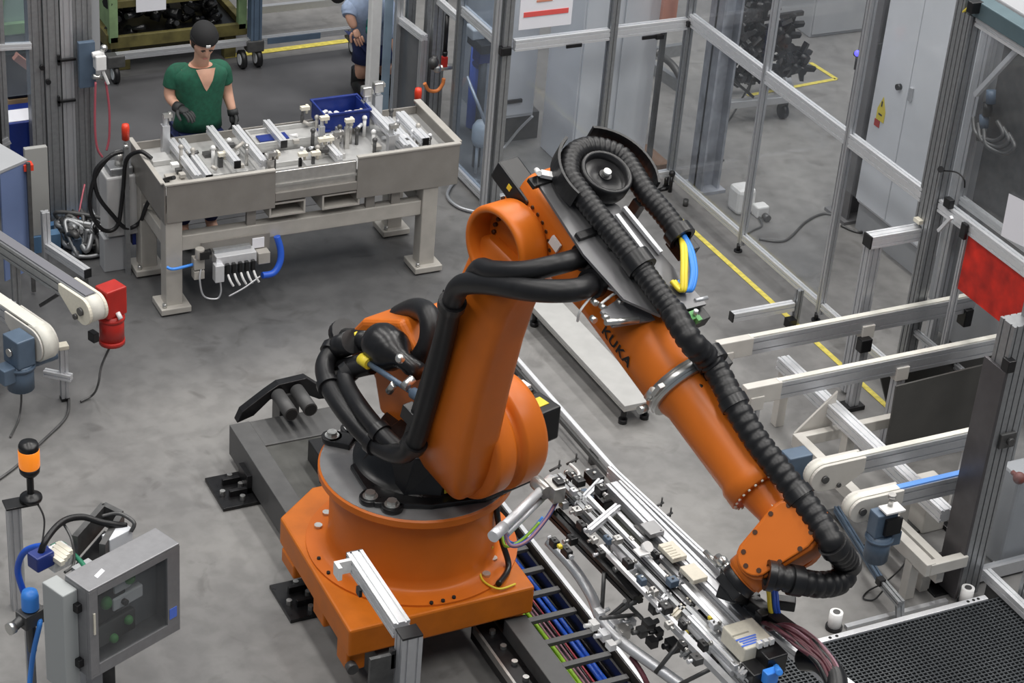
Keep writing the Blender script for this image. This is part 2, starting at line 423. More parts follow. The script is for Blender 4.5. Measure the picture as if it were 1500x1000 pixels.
# black slewing casting
mb = MB().lathe([(.365, .936), (.365, .965), (.365, .965), (.355, .97), (.32, .985), (.29, 1.04), (.255, 1.10), (.24, 1.14), (.0, 1.14)], V((.05, .02, 0)), n=48)
lug = [V((-.365, -.255, .936)), V((-.37, -.13, .936)), V((.17, -.42, .936)), V((.285, -.375, .936)), V((.45, .15, .936)), V((.40, .28, .936)), V((-.3, .32, .936))]
for p in lug:
    mb.cyl(p, p + V((0, 0, .03)), .055, n=20); q = V((p.x * .75, p.y * .75, p.z)); mb.beam(q + V((0, 0, .015)), p + V((0, 0, .015)), .11, .03)
tt = rpart(mb, 'slewing_base', BLACKM, 'black cast slewing base with bolted lugs', .004)
for p in lug:
    b = rpart(MB().cyl(p + V((0, 0, .03)), p + V((0, 0, .055)), .026, n=8, sm=False).cyl(p + V((0, 0, .03)), p + V((0, 0, .034)), .038, n=16), 'bolt', BOLT, None, 0, tt)
mb = MB().prism([(-.1, -.34), (.23, -.44), (.40, -.22), (.505, .04), (.505, .38), (.1, .38), (-.25, .2)], (0, 0, .937), (1, 0, 0), (0, 1, 0), (0, 0, 1), .03)
mb.loft([[(-.1, -.28, .96), (.26, -.28, .96), (.37, -.14, .96), (.39, .3, .96), (-.2, .3, .96)], [(-.02, -.22, 1.16), (.26, -.22, 1.16), (.34, -.10, 1.16), (.36, .26, 1.16), (-.15, .26, 1.16)]], sm=False)
bb = rpart(mb, 'column_foot', BLACKM, 'black column foot under the shoulder', .008)
pa = rl(654, 713, -.20); pa = V((.475, -.09, 1.0))
rpart(MB().ob((.3725, -.06, 1.015), (.0015, 0, 0), (.003, .06, 0), (-.006, 0, .036)), 'warning_label', YELL, 'small yellow label on black casting', 0, bb)
lines = MB()
for k in range(4): lines.ob((.3725 + .002 * k - .0035, -.06, 1.035 - .012 * k), (.0035, 0, 0), (.002, .045 - .012 * (k % 2), 0), (0, 0, .0025))
rpart(lines, 'label_print', HOLE, None, 0, bb)
# orange rotating column behind the link arm
mb = MB().prism([(-.24, 1.10), (.42, 1.12), (.62, 1.2), (.66, 1.36), (.56, 1.52), (.34, 1.56), (.1, 1.52), (-.12, 1.70), (-.42, 1.56), (-.56, 1.38), (-.50, 1.30), (-.30, 1.28)], (0, -.06, 0), (1, 0, 0), (0, 0, 1), (0, 1, 0), .22)
rpart(mb, 'rotating_column', ORANGE, None, .03, seg=3) if False else mb.build('rotating_column', ORANGE, robot, .03, True, 3)
mb = MB().prism([(-.52, 1.33), (-.16, 1.66), (-.10, 1.70), (.0, 1.62), (-.1, 1.5), (-.34, 1.25)], (0, .16, 0), (1, 0, 0), (0, 0, 1), (0, 1, 0), .1)
mb.cyl((-.16, .12, 1.66), (-.16, .28, 1.66), .03); mb.cyl((-.47, .12, 1.38), (-.47, .28, 1.38), .03)
mb.build('counterbalance_bracket', ORANGE, robot, .012, True)
# accumulator dome, yellow cap and cylinder
dome = rl(566, 508, -.16)
dd = (rl(540, 490, -.16) - rl(590, 528, -.16)).normalized()
mb = MB().lathe([(.0, .12), (.05, .115), (.085, .095), (.103, .06), (.108, .02), (.108, -.03), (.108, -.03), (.106, -.05), (.09, -.085), (.055, -.12), (.045, -.15), (.045, -.26), (.0, -.26)], dome, dd, n=32)
acc = rpart(mb, 'pressure_accumulator', BLACKM, 'black domed pressure accumulator')
p = rl(529, 525, -.26); q = rl(605, 575, -.26)
rpart(MB().cyl(p, p + (q - p) * .16, .03, n=16), 'end_cap', YELL, 'yellow end cap', 0, acc)
rpart(MB().cyl(p + (q - p) * .16, q, .014).cyl(q, q + (q - p) * .4, .028).cyl(q + (q - p) * .18, q + (q - p) * .26, .038), 'balance_rod', BLUEM, None, 0, acc)
for mb in (MB().cyl(q + (p - q) * .1 + V((0, -.03, .02)), q + (p - q) * .1 + V((0, .03, .05)), .022, n=8), MB().cyl(rl(570, 573, -.27), rl(578, 562, -.27), .02, n=8), MB().sph(rl(586, 525, -.3), .024)):
    rpart(mb, 'valve_fitting', BOLT, None, 0, acc)
mb = MB().cyl(rl(502, 497, -.05), rl(555, 500, -.05), .06, n=20).cyl(rl(486, 513, -.12), rl(516, 500, -.12), .062, n=20).cyl(rl(500, 540, -.14), rl(548, 528, -.14), .05, n=16)
mb.cyl(rl(500, 490, -.05), rl(506, 486, -.05), .075, n=20)
rpart(mb, 'hose_connector', BLACK)
rpart(MB().cyl(rl(520, 488, -.08), rl(523, 493, -.08), .018, n=12), 'yellow_plug', YELL)
# shoulder drum, cap ridges, motor
c = lambda o: V((A2.x, o, A2.z))
mb = MB().lathe([(.0, -.13), (.27, -.13), (.285, -.12), (.287, -.10), (.287, -.02), (.27, .0), (.255, .012), (.27, .03), (.295, .045), (.297, .06), (.297, .16), (.285, .185), (.25, .20), (.0, .20)], c(0), HH, n=56)
sh = rpart(mb, 'shoulder_housing', ORANGE)
mb = MB()
for k in range(5):
    a = math.radians(30 + 22 * k); mb.cyl(V((A2.x + .245 * math.cos(a), .205, A2.z + .245 * math.sin(a))), V((A2.x + .245 * math.cos(a), .195, A2.z + .245 * math.sin(a))), .012, n=8)
rpart(mb, 'cover_screws', DARKO, None, 0, sh)
mc = rl(786, 614, .30)
mb = MB().ob((mc.x, .30, mc.z), (.085, 0, 0), (0, .08, 0), (0, 0, .095)).ob((mc.x - .08, .26, mc.z + .10), (.05, 0, 0), (0, .04, 0), (0, 0, .06)).cyl((mc.x, .19, mc.z), (mc.x, .25, mc.z), .12, n=20)
mo = rpart(mb, 'shoulder_motor', BLACK, 'black boxy shoulder motor', .012)
rpart(MB().ob((mc.x - .0, .31, mc.z + .097), (.035, 0, 0), (0, .03, 0), (0, 0, .002)), 'motor_label', YELL, 'yellow label', 0, mo)
rpart(MB().ob((mc.x - .08, .26, mc.z + .168), (.03, 0, 0), (0, .03, 0), (0, 0, .008)), 'connector_plate', WHITE, None, 0, mo)
# link arm
def rrect(cen, ax, hw, ht, o0, ch=.35, n=5):
    """rounded rectangle section: ax in-plane direction, o thickness"""
    out = []; r = min(hw, ht) * ch
    for (sx, sy, a0) in ((1, 1, 0), (-1, 1, 90), (-1, -1, 180), (1, -1, 270)):
        for k in range(n):
            a = math.radians(a0 + 90 * k / (n - 1)); out.append(cen + ax * (sx * (hw - r) + r * math.cos(a)) + HH * (o0 + sy * (ht - r) + r * math.sin(a)))
    return out
LD = (A3 - A2).normalized(); LX = V((LD.z, 0, -LD.x)); LL = (A3 - A2).length
secs = []
for s, hw, ht, o0, x0 in ((-.262, .02, .05, -.10, .05), (-.245, .08, .08, -.115, .04), (-.19, .15, .10, -.135, .025), (-.10, .20, .112, -.165, .01), (.02, .222, .120, -.19, 0), (.2, .208, .125, -.203, 0), (.5, .185, .12, -.205, 0.0), (.8, .165, .115, -.195, .0), (1.0, .165, .108, -.185, .0), (1.12, .172, .095, -.165, 0), (1.20, .170, .07, -.16, 0), (1.24, .12, .06, -.16, 0)):
    secs.append(rrect(A2 + LD * s + LX * x0, LX, hw, ht, o0, .42))
la = rpart(MB().loft(secs), 'link_arm', ORANGE)
# elbow head with open bore
mb = MB().lathe([(.0, -.175), (.162, -.175), (.162, -.175), (.164, -.285), (.168, -.293), (.182, -.295), (.194, -.288), (.198, -.275), (.195, -.15), (.195, -.15), (.185, -.145), (.185, -.135), (.205, -.13), (.207, -.12), (.207, .02), (.0, .02)], V((A3.x, 0, A3.z)), HH, n=48)
head = rpart(mb, 'elbow_head', ORANGE, 'orange elbow hub with open round bore')
b1 = MB(); b2 = MB()
for k in range(30):
    a = 2 * math.pi * k / 30; b1.cyl(V((A3.x + .2 * math.cos(a), -.142, A3.z + .2 * math.sin(a))) - V((0, 0, 0)), V((A3.x + .2 * math.cos(a), -.128, A3.z + .2 * math.sin(a))), .0095, n=6)
for k in range(20):
    a = 2 * math.pi * k / 20; b2.cyl(V((A3.x + .125 * math.cos(a), -.190, A3.z + .125 * math.sin(a))), V((A3.x + .125 * math.cos(a), -.174, A3.z + .125 * math.sin(a))), .010, n=6)
o = rpart(b1, 'seam_bolts', DARKO, None, 0, head); o['kind'] = 'stuff'
o = rpart(b2, 'bore_bolts', DARKO, None, 0, head); o['kind'] = 'stuff'
# elbow housing and forearm
mb = MB()
oc = [(-.13, -.20), (.20, -.20), (.24, -.1), (.24, .10), (.18, .16), (-.13, .16)]
def fsec(s, pts, sc=1, dn=0): return [fa(s, a * sc, b * sc + dn) for a, b in pts]
def ring(s, r, n=24, o0=0, n0=0): return [fa(s, o0 + r * math.cos(2 * math.pi * k / n), n0 + r * math.sin(2 * math.pi * k / n)) for k in range(n)]
def sq(s, hw0, hw1, n0, n1, e=.6, n=24):
    out = []
    for k in range(n):
        t = 2 * math.pi * k / n; cx, sx = math.cos(t), math.sin(t)
        out.append(fa(s, (hw0 + hw1) / 2 + (hw1 - hw0) / 2 * math.copysign(abs(cx) ** e, cx), (n0 + n1) / 2 + (n1 - n0) / 2 * math.copysign(abs(sx) ** e, sx)))
    return out
mb.loft([sq(-.12, -.09, .14, -.12, .10), sq(-.10, -.13, .18, -.16, .14, .35), sq(.06, -.14, .19, -.18, .145, .35), sq(.22, -.14, .17, -.175, .145, .45), sq(.38, -.155, .16, -.17, .155, .7), sq(.50, -.165, .165, -.165, .165, 1)])
rpart(mb, 'forearm_housing', ORANGE)
rpart(MB().ob(fa(.09, -.155, .05), FD * .035, HH * .003, FN * .022), 'type_plate', WHITE, 'small white plate on elbow') if False else None
tp = rl(813, 357, -.150)
rpart(MB().ob(tp, FD * .03, HH * .006, FN * .024), 'type_plate', WHITE, 'small white plate on orange elbow')
mb = MB().loft([ring(.48, .165), ring(.97, .165), ring(1.0, .158)])
tube1 = rpart(mb, 'forearm_tube', ORANGE)
# lettering on the tube, wrapped on its flank
fc = bpy.data.curves.new('lettering', 'FONT'); fc.body = 'KUKA'; fc.size = .07; fc.align_x = 'CENTER'; fc.align_y = 'CENTER'; fc.space_character = 1.12; fc.offset = .002
fo = bpy.data.objects.new('tmp_text', fc); COL.objects.link(fo)
bpy.context.view_layer.update()
tm = bpy.data.meshes.new_from_object(fo.evaluated_get(bpy.context.evaluated_depsgraph_get())); bpy.data.objects.remove(fo)
mb = MB(); vs = []
for v in tm.vertices:
    an = math.radians(-4) + v.co.y / .165; vs.append(fa(.74 + v.co.x * 1.0, -.1700 * math.cos(an), .1700 * math.sin(an)))
mb.add(vs, [list(p.vertices) for p in tm.polygons])
rpart(mb, 'lettering', HOLE, 'black letters on forearm', 0, tube1)
mb = MB().loft([ring(.985, .17), ring(1.05, .17)]); mb.loft([ring(1.0, .177), ring(1.035, .177)])
clp = rpart(mb, 'tube_clamp', BOLT, 'silver clamp ring around forearm')
mb = MB().cyl(fa(1.0, -.18, -.03), fa(1.0, -.18, .03), .016).cyl(fa(1.02, -.175, -.08), fa(1.02, -.215, -.08), .018).beam(fa(1.02, -.18, .02), fa(1.02, -.18, .09), .03, .02)
rpart(mb, 'clamp_screw', BOLT, None, 0, clp)
mb = MB().loft([ring(1.02, .14), ring(1.06, .146), ring(1.10, .134), ring(1.49, .132), ring(1.51, .142), ring(1.575, .142), ring(1.58, .132)])
t2 = rpart(mb, 'forearm_extension', ORANGE)
mb = MB()
for k in range(24):
    a = 2 * math.pi * k / 24; mb.cyl(fa(1.578, (.128) * math.cos(a), .128 * math.sin(a)), fa(1.587, .128 * math.cos(a), .128 * math.sin(a)), .0065, n=6)
o = rpart(mb, 'flange_bolts', IVORY, None, 0, t2); o['kind'] = 'stuff'
# wrist
mb = MB().loft([ring(1.56, .10), ring(1.60, .096), ring(1.68, .082), ring(1.76, .092), ring(1.84, .09)])
rpart(mb, 'wrist_neck', ORANGE)
rpart(MB().ob(fa(1.67, -.045, .062), FD * .035, V(HH) * .012 - FN * -.006, FN * .004), 'neck_label', IVORY)
WC = fa(1.81, 0, 0)
A5 = (FN * .64 - HH * .77).normalized(); WP = (FN * .77 + HH * .64).normalized()
TD = (FD * .06 - WP * .998).normalized(); TQ = A5.cross(TD).normalized()
def wr(a, t, q): return WC + A5 * a + TD * t + TQ * q
def stad(L0, L1, w0, w1, n=10):
    out = []
    for k in range(n + 1):
        a = math.pi / 2 + math.pi * k / n; out.append((L0 + w0 * math.cos(a), w0 * math.sin(a)))
    for k in range(n + 1):
        a = -math.pi / 2 + math.pi * k / n; out.append((L1 + w1 * math.cos(a), w1 * math.sin(a)))
    return out
mb = MB().prism(stad(-.03, .16, .122, .092), wr(-.13, 0, 0), TD, TQ, A5, .25, 0, True)
wb = mb.build('wrist_body', ORANGE, robot, .015, True, 3)
mb = MB().prism(stad(-.03, .16, .108, .078), wr(.118, 0, 0), TD, TQ, A5, .022, 0, True)
wc = mb.build('wrist_cover', ORANGE, wb, .006, True)
mb = MB()
for (t, q) in ((-.11, 0), (-.08, .065), (-.08, -.065), (0, .085), (0, -.085), (.1, .072), (.1, -.072), (.19, .045), (.19, -.045), (.22, 0)): mb.cyl(wr(.139, t * .98, q * 1.1), wr(.143, t * .98, q * 1.1), .011, n=8)
o = rpart(mb, 'cover_bolts', DARKO, None, 0, wb); o['kind'] = 'stuff'
mb = MB().cyl(wr(-.10, .05, -.02), wr(-.30, .05, -.02), .115, n=28).cyl(wr(-.17, .05, -.02), wr(-.20, .05, -.02), .125, n=28).cyl(wr(-.10, .15, .0), wr(-.24, .15, .0), .08, n=24)
rpart(mb, 'wrist_motor_housing', ORANGE)
mb = MB().cyl(wr(0, .20, 0), wr(0, .27, 0), .09, n=28).cyl(wr(0, .27, 0), wr(0, .28, 0), .08, n=28)
rpart(mb, 'tool_flange', ORANGE)
mb = MB().cyl(wr(0, .28, 0), wr(0, .32, 0), .08, n=24).ob(wr(0, .34, 0), A5 * .06, TD * .022, TQ * .06)
rpart(mb, 'tool_changer', BLACK, 'black tool changer under wrist flange', .004)
# elbow motors behind
mm_ = rn(760, 272, .0); mb = MB().ob(mm_, FD * .12, HH * .06, FN * .05).ob(mm_ + FD * .15, FD * .06, HH * .05, FN * .045)
m1 = rpart(mb, 'elbow_motor', BLACK, 'black boxy motor behind the elbow', .01)
rpart(MB().ob(mm_ - HH * .061 + FN * .01, FD * .012, HH * .002, FN * .014), 'motor_label', YELL, None, 0, m1)
mm_ = rn(795, 285, .02); mb = MB().ob(mm_, FD * .07, HH * .05, FN * .04)
m2 = rpart(mb, 'elbow_motor', BLACK, None, .01)

# ------------------------------------------------ hose tray, pulley and energy hoses on the forearm
m = .24
tl = [rn(x, y, m) for x, y in ((788, 268), (822, 262), (905, 300), (1035, 445), (968, 462), (914, 438), (855, 372))]
def plate_from(P, th, nv):
    k = len(P); mb = MB(); P2 = [p - nv * th for p in P]
    nn = (P[1] - P[0]).cross(P[2] - P[1])
    idx = list(range(k)) if nn.dot(nv) > 0 else list(range(k))[::-1]
    mb.add(P + P2, [idx, [i + k for i in idx][::-1]] + [[idx[(j + 1) % k], idx[j], idx[j] + k, idx[(j + 1) % k] + k] for j in range(k)]); return mb
tray = rpart(plate_from(tl, .014, FN), 'hose_tray', mat('grey_tray_sheet', (.17, .17, .175), .38, .5, .06, 8), 'grey sheet tray along the forearm')
for (x0, y0, x1, y1) in ((903, 315, 956, 385), (914, 304, 968, 370)):
    rpart(MB().beam(rn(x0, y0, m + .02), rn(x1, y1, m + .02), .018, .018, FN), 'guide_rod', ALU, 'bright guide rod on the tray', 0, tray)
for (x0, y0, x1, y1) in ((838, 350, 900, 460), (1000, 395, 1036, 440)):
    pass
for mb in (MB().beam(fa(.05, .03, .14), fa(.05, .03, .24), .16, .03, FD), MB().beam(fa(.42, -.02, .14), fa(.42, -.02, .24), .18, .03, FD), MB().beam(fa(.25, .22, .1), fa(.25, .22, .24), .05, .05, FD)):
    rpart(mb, 'tray_support', STEELD, None, .004, tray)
for mb in (MB().ob(rn(800, 262, m), FD * .025, HH * .09, FN * .012), MB().ob(rn(858, 343, m + .01), FD * .018, HH * .05, FN * .012)):
    rpart(mb, 'tray_bracket', BLACKM, None, .004, tray)
mb = MB().beam(rn(792, 254, m + .03), rn(812, 258, m + .03), .03, .02, FN).cyl(rn(786, 249, m + .02), rn(790, 254, m + .05), .012)
rpart(mb, 'clip', WHITE, None, 0, tray)
pc = rn(883, 262, m + .05)
mb = MB().lathe([(.0, -.03), (.115, -.03), (.12, -.01), (.12, .045), (.112, .055), (.10, .05), (.095, .02), (.095, .02), (.03, .018), (.028, .03), (.028, .03), (.0, .03)], pc, FN, n=40)
pul = rpart(mb, 'hose_pulley', BLACK, 'black round pulley guiding the ribbed hose')
rpart(MB().cyl(pc + FN * .02, pc + FN * .055, .018, n=12), 'axle', BOLT, None, 0, pul)
mb = MB().lathe([(.02, -.10), (.09, -.10), (.10, -.03)], pc, FN, n=24)
rpart(mb, 'pulley_base', BLACK, None, 0, pul)
# guard arcs
def arc(cen, r, a0, a1, h, t, nv, ex, ey, n=14):
    mb = MB()
    secs = []
    for k in range(n + 1):
        a = math.radians(a0 + (a1 - a0) * k / n); d = ex * math.cos(a) + ey * math.sin(a)
        secs.append([cen + d * r - nv * h / 2, cen + d * (r + t) - nv * h / 2, cen + d * (r + t) + nv * h / 2, cen + d * r + nv * h / 2])
    mb.loft(secs, sm=False); return mb
g = arc(pc + FN * .02, .232, 20, 125, .09, .012, FN, FD * -1, HH); rpart(g, 'hose_guard', BLACK, None, 0, pul)
g = arc(pc + FN * .02, .222, -106, -20, .09, .012, FN, FD * -1, HH); rpart(g, 'hose_guard', BLACK, None, 0, pul)
# ribbed hose
mh = m + .06
hp = [rn(x, y, mh) for x, y in ((997, 345), (972, 312), (945, 280))]
a0 = None
for ang in (75, 45, 10, -25, -60, -80):
    a = math.radians(ang); hp.append(pc + (FD * -1) * math.cos(a) * .165 + HH * math.sin(a) * .165 + FN * .012)
hp += [rn(x, y, mh) for x, y in ((868, 305), (900, 345), (938, 392), (962, 425), (985, 455), (1012, 500))]
low = [((1045, 535), .22), ((1075, 590), .21), ((1105, 640), .19), ((1135, 680), .18), ((1170, 725), .17), ((1200, 765), .17), ((1222, 800), .16)]
hp += [rn(x, y, q) for (x, y), q in low]
end = [rl(1240, 825, .13), rl(1230, 850, .08), rl(1200, 856, -.04), rl(1165, 850, -.14), rl(1128, 843, -.22)]
i0 = 9 + 4
upper = hp[:i0 + 1]; lower = hp[i0:] + end
rpart(MB().corr(upper, .050, .026, .006), 'ribbed_hose', RUBBER, 'black ribbed hose over the pulley')
rpart(MB().corr(lower, .056, .042, .008), 'ribbed_hose', RUBBER, 'black ribbed hose hanging along the forearm to the wrist')
def band(p, d, r, w, name='hose_clamp', m_=BLACK):
    d = d.normalized(); return rpart(MB().lathe([(r - .02, -w / 2), (r, -w / 2), (r, -w / 2), (r, w / 2), (r, w / 2), (r - .02, w / 2)], p, d, n=28), name, m_)
for k, (px, py, r, w, q) in enumerate(((935, 385, .068, .07, mh), (1040, 525, .07, .06, .22), (995, 343, .066, .05, mh))):
    band(rn(px, py, q), rn(px + 20, py + 27, q) - rn(px, py, q), r, w)
rb = lower
for k in (3, 6, 8, 9):
    if k + 1 < len(rb): band(rb[k], rb[k + 1] - rb[k - 1], .063, .04, 'hose_sleeve')
band(end[3], end[4] - end[2], .064, .05, 'hose_sleeve'); band(end[4], end[4] - end[3], .064, .03, 'hose_sleeve')
rpart(MB().ob(rn(1042, 545, .13), FD * .03, HH * .06, FN * .08).ob(rn(1030, 560, .1), FD * .03, HH * .05, FN * .03), 'clamp_bracket', BLACK, None, .004)
rpart(MB().ob(rn(1000, 360, m + .01), FD * .05, HH * .05, FN * .03), 'clamp_bracket', BLACK, None, .004)
# yellow and blue cables leaving the hose
for k, (mm, dx, nm) in enumerate(((YELL, -6, 'yellow_cable'), (YELL, -2, 'yellow_cable'), (BLUEL, 3, 'blue_cable'), (BLUEL, 8, 'blue_cable'), (BLUEL, 5, 'blue_cable'))):
    x1 = 6 if k > 1 else -4
    mb = MB().tube([rn(999 + dx * .4, 345, mh + .005 * k), rn(1006 + dx, 365 + k, mh + .02), rn(1008 + dx + x1 * .5, 400, mh), rn(1004 + dx, 425, m + .03), rn(990 + dx, 412, m + .02)], .011, 8)
    rpart(mb, nm, mm)
mb = MB().ob(rn(1015, 462, m - .06), FD * .05, HH * .05, FN * .03)
vb = rpart(mb, 'valve_terminal', BLACK, 'black and green valve terminal', .003)
rpart(MB().ob(rn(1014, 463, m - .02), FD * .02, HH * .02, FN * .012).ob(rn(1022, 468, m - .02), FD * .012, HH * .012, FN * .014), 'green_module', GREENPART, None, 0, vb)
for mb in (MB().cyl(rn(1018, 440, m), rn(1036, 436, m), .009), MB().cyl(rn(1018, 460, m), rn(1020, 454, m + .02), .010)): rpart(mb, 'plug', ALU, None, 0, vb)
# plate with fittings at tray foot
mb = plate_from([rn(x, y, .16) for x, y in ((880, 455), (905, 438), (950, 455), (960, 468), (898, 478))], .012, FN)
fp = rpart(mb, 'fitting_plate', mat('grey_fitting_plate', (.22, .22, .23), .4, .4, .06, 8))
mb = MB().cyl(rn(887, 472, .17), rn(935, 468, .17), .014, n=10)
for (x, y) in ((868, 440), (880, 447), (866, 465), (884, 462), (905, 440), (917, 437)): mb.cyl(rn(x, y, .15), rn(x + 6, y + 5, .16), .014, n=10)
rpart(mb, 'air_fitting', BOLT, None, 0, fp)
mb = MB().tube([rn(865, 435, .15), rn(850, 455, .12), rn(846, 470, .05)], .006, 6).tube([rn(870, 430, .15), rn(860, 425, .16), rn(868, 415, .16), rn(900, 425, .16)], .007, 6)
mb.tube([rn(880, 445, .16), rn(900, 430, .17), rn(915, 425, .17)], .006, 6)
rpart(mb, 'air_line', WHITE, None, 0, fp)
rpart(MB().ob(rn(880, 402, .16), FD * .012, HH * .03, FN * .03), 'blue_plug', BLUEINK, None, 0, fp)
rpart(MB().ob(rn(868, 398, .15), FD * .03, HH * .02, FN * .03).ob(rn(870, 372, .12), FD * .04, HH * .02, FN * .03), 'hose_socket', BLACK, None, .003)
# ------------------------------------------------ smooth black hoses on the link arm
hm = -.37
hA = [rl(868, 415, -.20), rl(840, 425, -.34), rl(780, 425, -.44), rl(715, 415, -.44), rl(676, 418, -.42), rl(662, 445, -.40), rl(652, 490, hm), rl(637, 550, hm), rl(622, 605, hm), rl(606, 650, hm), rl(585, 665, hm), rl(548, 648, hm), rl(510, 608, hm), rl(482, 565, -.30), rl(476, 535, -.22), rl(488, 513, -.14)]
rpart(MB().tube(hA, .050, 16), 'smooth_hose', RUBBER, 'thick black hose down the link arm and round the shoulder')
hB = [rl(855, 376, -.16), rl(820, 386, -.30), rl(770, 397, -.40), rl(725, 397, -.43), rl(704, 393, -.40), rl(692, 410, -.30)]
rpart(MB().tube(hB, .046, 16), 'smooth_hose', RUBBER, 'upper black hose looping from elbow bore')
hC = [rl(545, 535, -.14), rl(510, 545, -.20), rl(508, 565, -.26), rl(530, 600, -.34), rl(556, 632, -.36), rl(580, 655, -.34), rl(600, 668, -.30)]
rpart(MB().tube(hC, .046, 14), 'smooth_hose', RUBBER, 'short black hose inside the shoulder loop')
hD = [rl(585, 462, .12), rl(610, 452, .06), rl(628, 462, .0), rl(630, 495, -.04), rl(618, 522, -.06), rl(600, 535, -.06)]
rpart(MB().tube(hD, .055, 14), 'smooth_hose', RUBBER, 'short black hose over the rear bracket')
for P, k, r in ((hA, 5, .064), (hA, 9, .064), (hA, 11, .062), (hA, 13, .062), (hA, 15, .064), (hB, 0, .06), (hA, 0, .066), (hC, 4, .057), (hC, 1, .057)):
    a = P[max(k - 1, 0)]; b = P[min(k + 1, len(P) - 1)]; band(P[k], b - a, r, .04)
for mb in (MB().ob(A2 + LD * .93 + HH * -.345 + LX * -.10, LD * .03, HH * .03, LX * .05), MB().ob(A2 + LD * .15 + HH * -.345 + LX * -.14, LD * .04, HH * .03, LX * .06)):
    rpart(mb, 'hose_bracket', BLACK, None, .005)
rpart(MB().beam(rl(660, 445, -.33), rl(600, 640, -.33), .07, .02, LX), 'hose_rail', BLACK)
# small cables at the pedestal foot
mb = MB().tube([at(735, 700, .9), at(728, 745, .8), at(735, 790, .6), at(745, 830, .47), at(730, 855, .48)], .016, 8)
rpart(mb, 'foot_cable', BLACK, None, 0, None, False)
mb = MB().tube([at(722, 800, .55), at(706, 825, .48), at(706, 848, .47), at(730, 862, .47), at(755, 855, .46)], .006, 6)
rpart(mb, 'earth_wire', YELL, 'yellow earth wire looped on carriage plate', 0, None, False)
mb = MB().tube([at(735, 780, .62), at(741, 800, .68), at(765, 790, .7), at(790, 765, .75)], .008, 6)
rpart(mb, 'green_wire', GREENC, None, 0, None, False)
mb = MB().tube([at(742, 790, .62), at(755, 795, .68), at(775, 780, .7), at(795, 757, .75)], .007, 6)
rpart(mb, 'blue_wire', BLUEL, None, 0, None, False)

# ================================================================== helpers for profile work
X_, Y_, Z_ = V((1, 0, 0)), V((0, 1, 0)), V((0, 0, 1))
def part(mb, name, m, parent, bev=0, label=None):
    o = mb.build(name, m, parent, bev)
    if label: o['label'] = label
    return o
def P(name, m, parent, p0, p1, w=.04, h=.04, nw=1, nh=1, up=(0, 0, 1)):
    return part(MB().prof(p0, p1, w, h, nw, nh, up), name, m, parent)
def box(name, m, parent, x0, y0, z0, x1, y1, z1, bev=0):
    return part(MB().bx(x0, y0, z0, x1, y1, z1), name, m, parent, bev)

# ================================================================== rail track the robot runs on
tr = thing('rail_track', 'dark grey floor rail track beneath the orange robot carriage', 'track', (3.8, 8.5, 0))
a = at(345, 620, .24); b = at(413, 759, .24)
xl = (a.x + b.x) / 2
box('rail_beam', GREYP, tr, xl, 6.0, .04, xl + .12, a.y, .24, .004)
xr = at(790, 940, .24).x
box('rail_beam', GREYP, tr, xr - .10, 6.0, .04, xr + .02, 7.56, .26, .004)
box('rail_beam', GREYP, tr, xr - .10, 8.6, .04, xr + .02, a.y, .24, .004)
mb = MB().bx(xr - .21, 6.0, .06, xr - .10, 7.70, .17); part(mb, 'rail_ledge', BLACKM, tr, .003)
box('rail_strip', STEEL, tr, xr - .222, 6.0, .13, xr - .208, 7.66, .175)
for k in range(9):
    y = 7.58 - .13 * k; part(MB().cyl((xr - .15, y, .17), (xr - .15, y, .19), .017, n=8, sm=False), 'bolt', BOLT, tr)
box('end_plate', GREYP, tr, xl + .12, a.y - .26, .14, xr, a.y, .235, .004)
box('cover_plate', mat('dark_cover_plate', (.075, .075, .07), .45, .2, .3, 6), tr, xl + .12, 8.3, .15, xr - .1, a.y - .26, .225)
box('drive_box', BLACK, tr, xl + .30, 9.0, .225, xl + .52, 9.28, .36, .006)
part(MB().cyl((xl + .34, 8.93, .27), (xl + .34, 9.02, .27), .03).cyl((xl + .28, 9.0, .25), (xl + .3, 9.0, .29), .02), 'drive_fitting', STEELD, tr)
for k, (px, py) in enumerate(((345, 722), (440, 882))):
    c0 = at(px, py, 0)
    f = part(MB().bx(xl - .20, c0.y - .15, 0, xl + .05, c0.y + .17, .022), 'foot_plate', BLACKM, tr, .003)
    part(MB().bx(xl - .13, c0.y - .06, .022, xl + .02, c0.y - .035, .06).bx(xl - .13, c0.y + .06, .022, xl + .02, c0.y + .085, .06).bx(xl - .03, c0.y - .06, .022, xl + .0, c0.y + .085, .14), 'foot_bracket', BLACK, f, .002)
    for dx, dy in ((-.16, -.02), (-.07, -.1), (-.07, .12), (-.04, .02)):
        part(MB().cyl((xl + dx, c0.y + dy, .02), (xl + dx, c0.y + dy, .05), .016, n=8, sm=False), 'anchor_bolt', BOLT, f)
# arched end stop with two buffers
e0 = at(430, 610, .34)
mb = MB(); pts = [(-.30, -.12), (-.27, -.05), (-.12, .05), (-.05, .09), (.12, .10), (.2, .03), (.36, -.02), (.36, -.08), (.2, -.06), (.1, .0), (-.1, .0), (-.2, -.09)]
mb.prism(pts, (e0.x + .05, e0.y + .30, .32), X_, Z_, Y_, -.06)
es = part(mb, 'end_stop', BLACKM, tr, .004, 'black arched end stop')
part(MB().bx(e0.x + .0, e0.y + .22, .0, e0.x + .12, e0.y + .34, .34), 'stop_post', STEELD, es)
for px, py in ((427, 607), (455, 600)):
    q = atY(px, py, e0.y + .0)
    part(MB().cyl(q, q + V((-.0, .22, 0)), .042, n=24).cyl(q + V((0, -.004, 0)), q, .034, n=24, mi=1), 'rubber_buffer', [mat('buffer_grey', (.06, .06, .06), .5), HOLE], es)

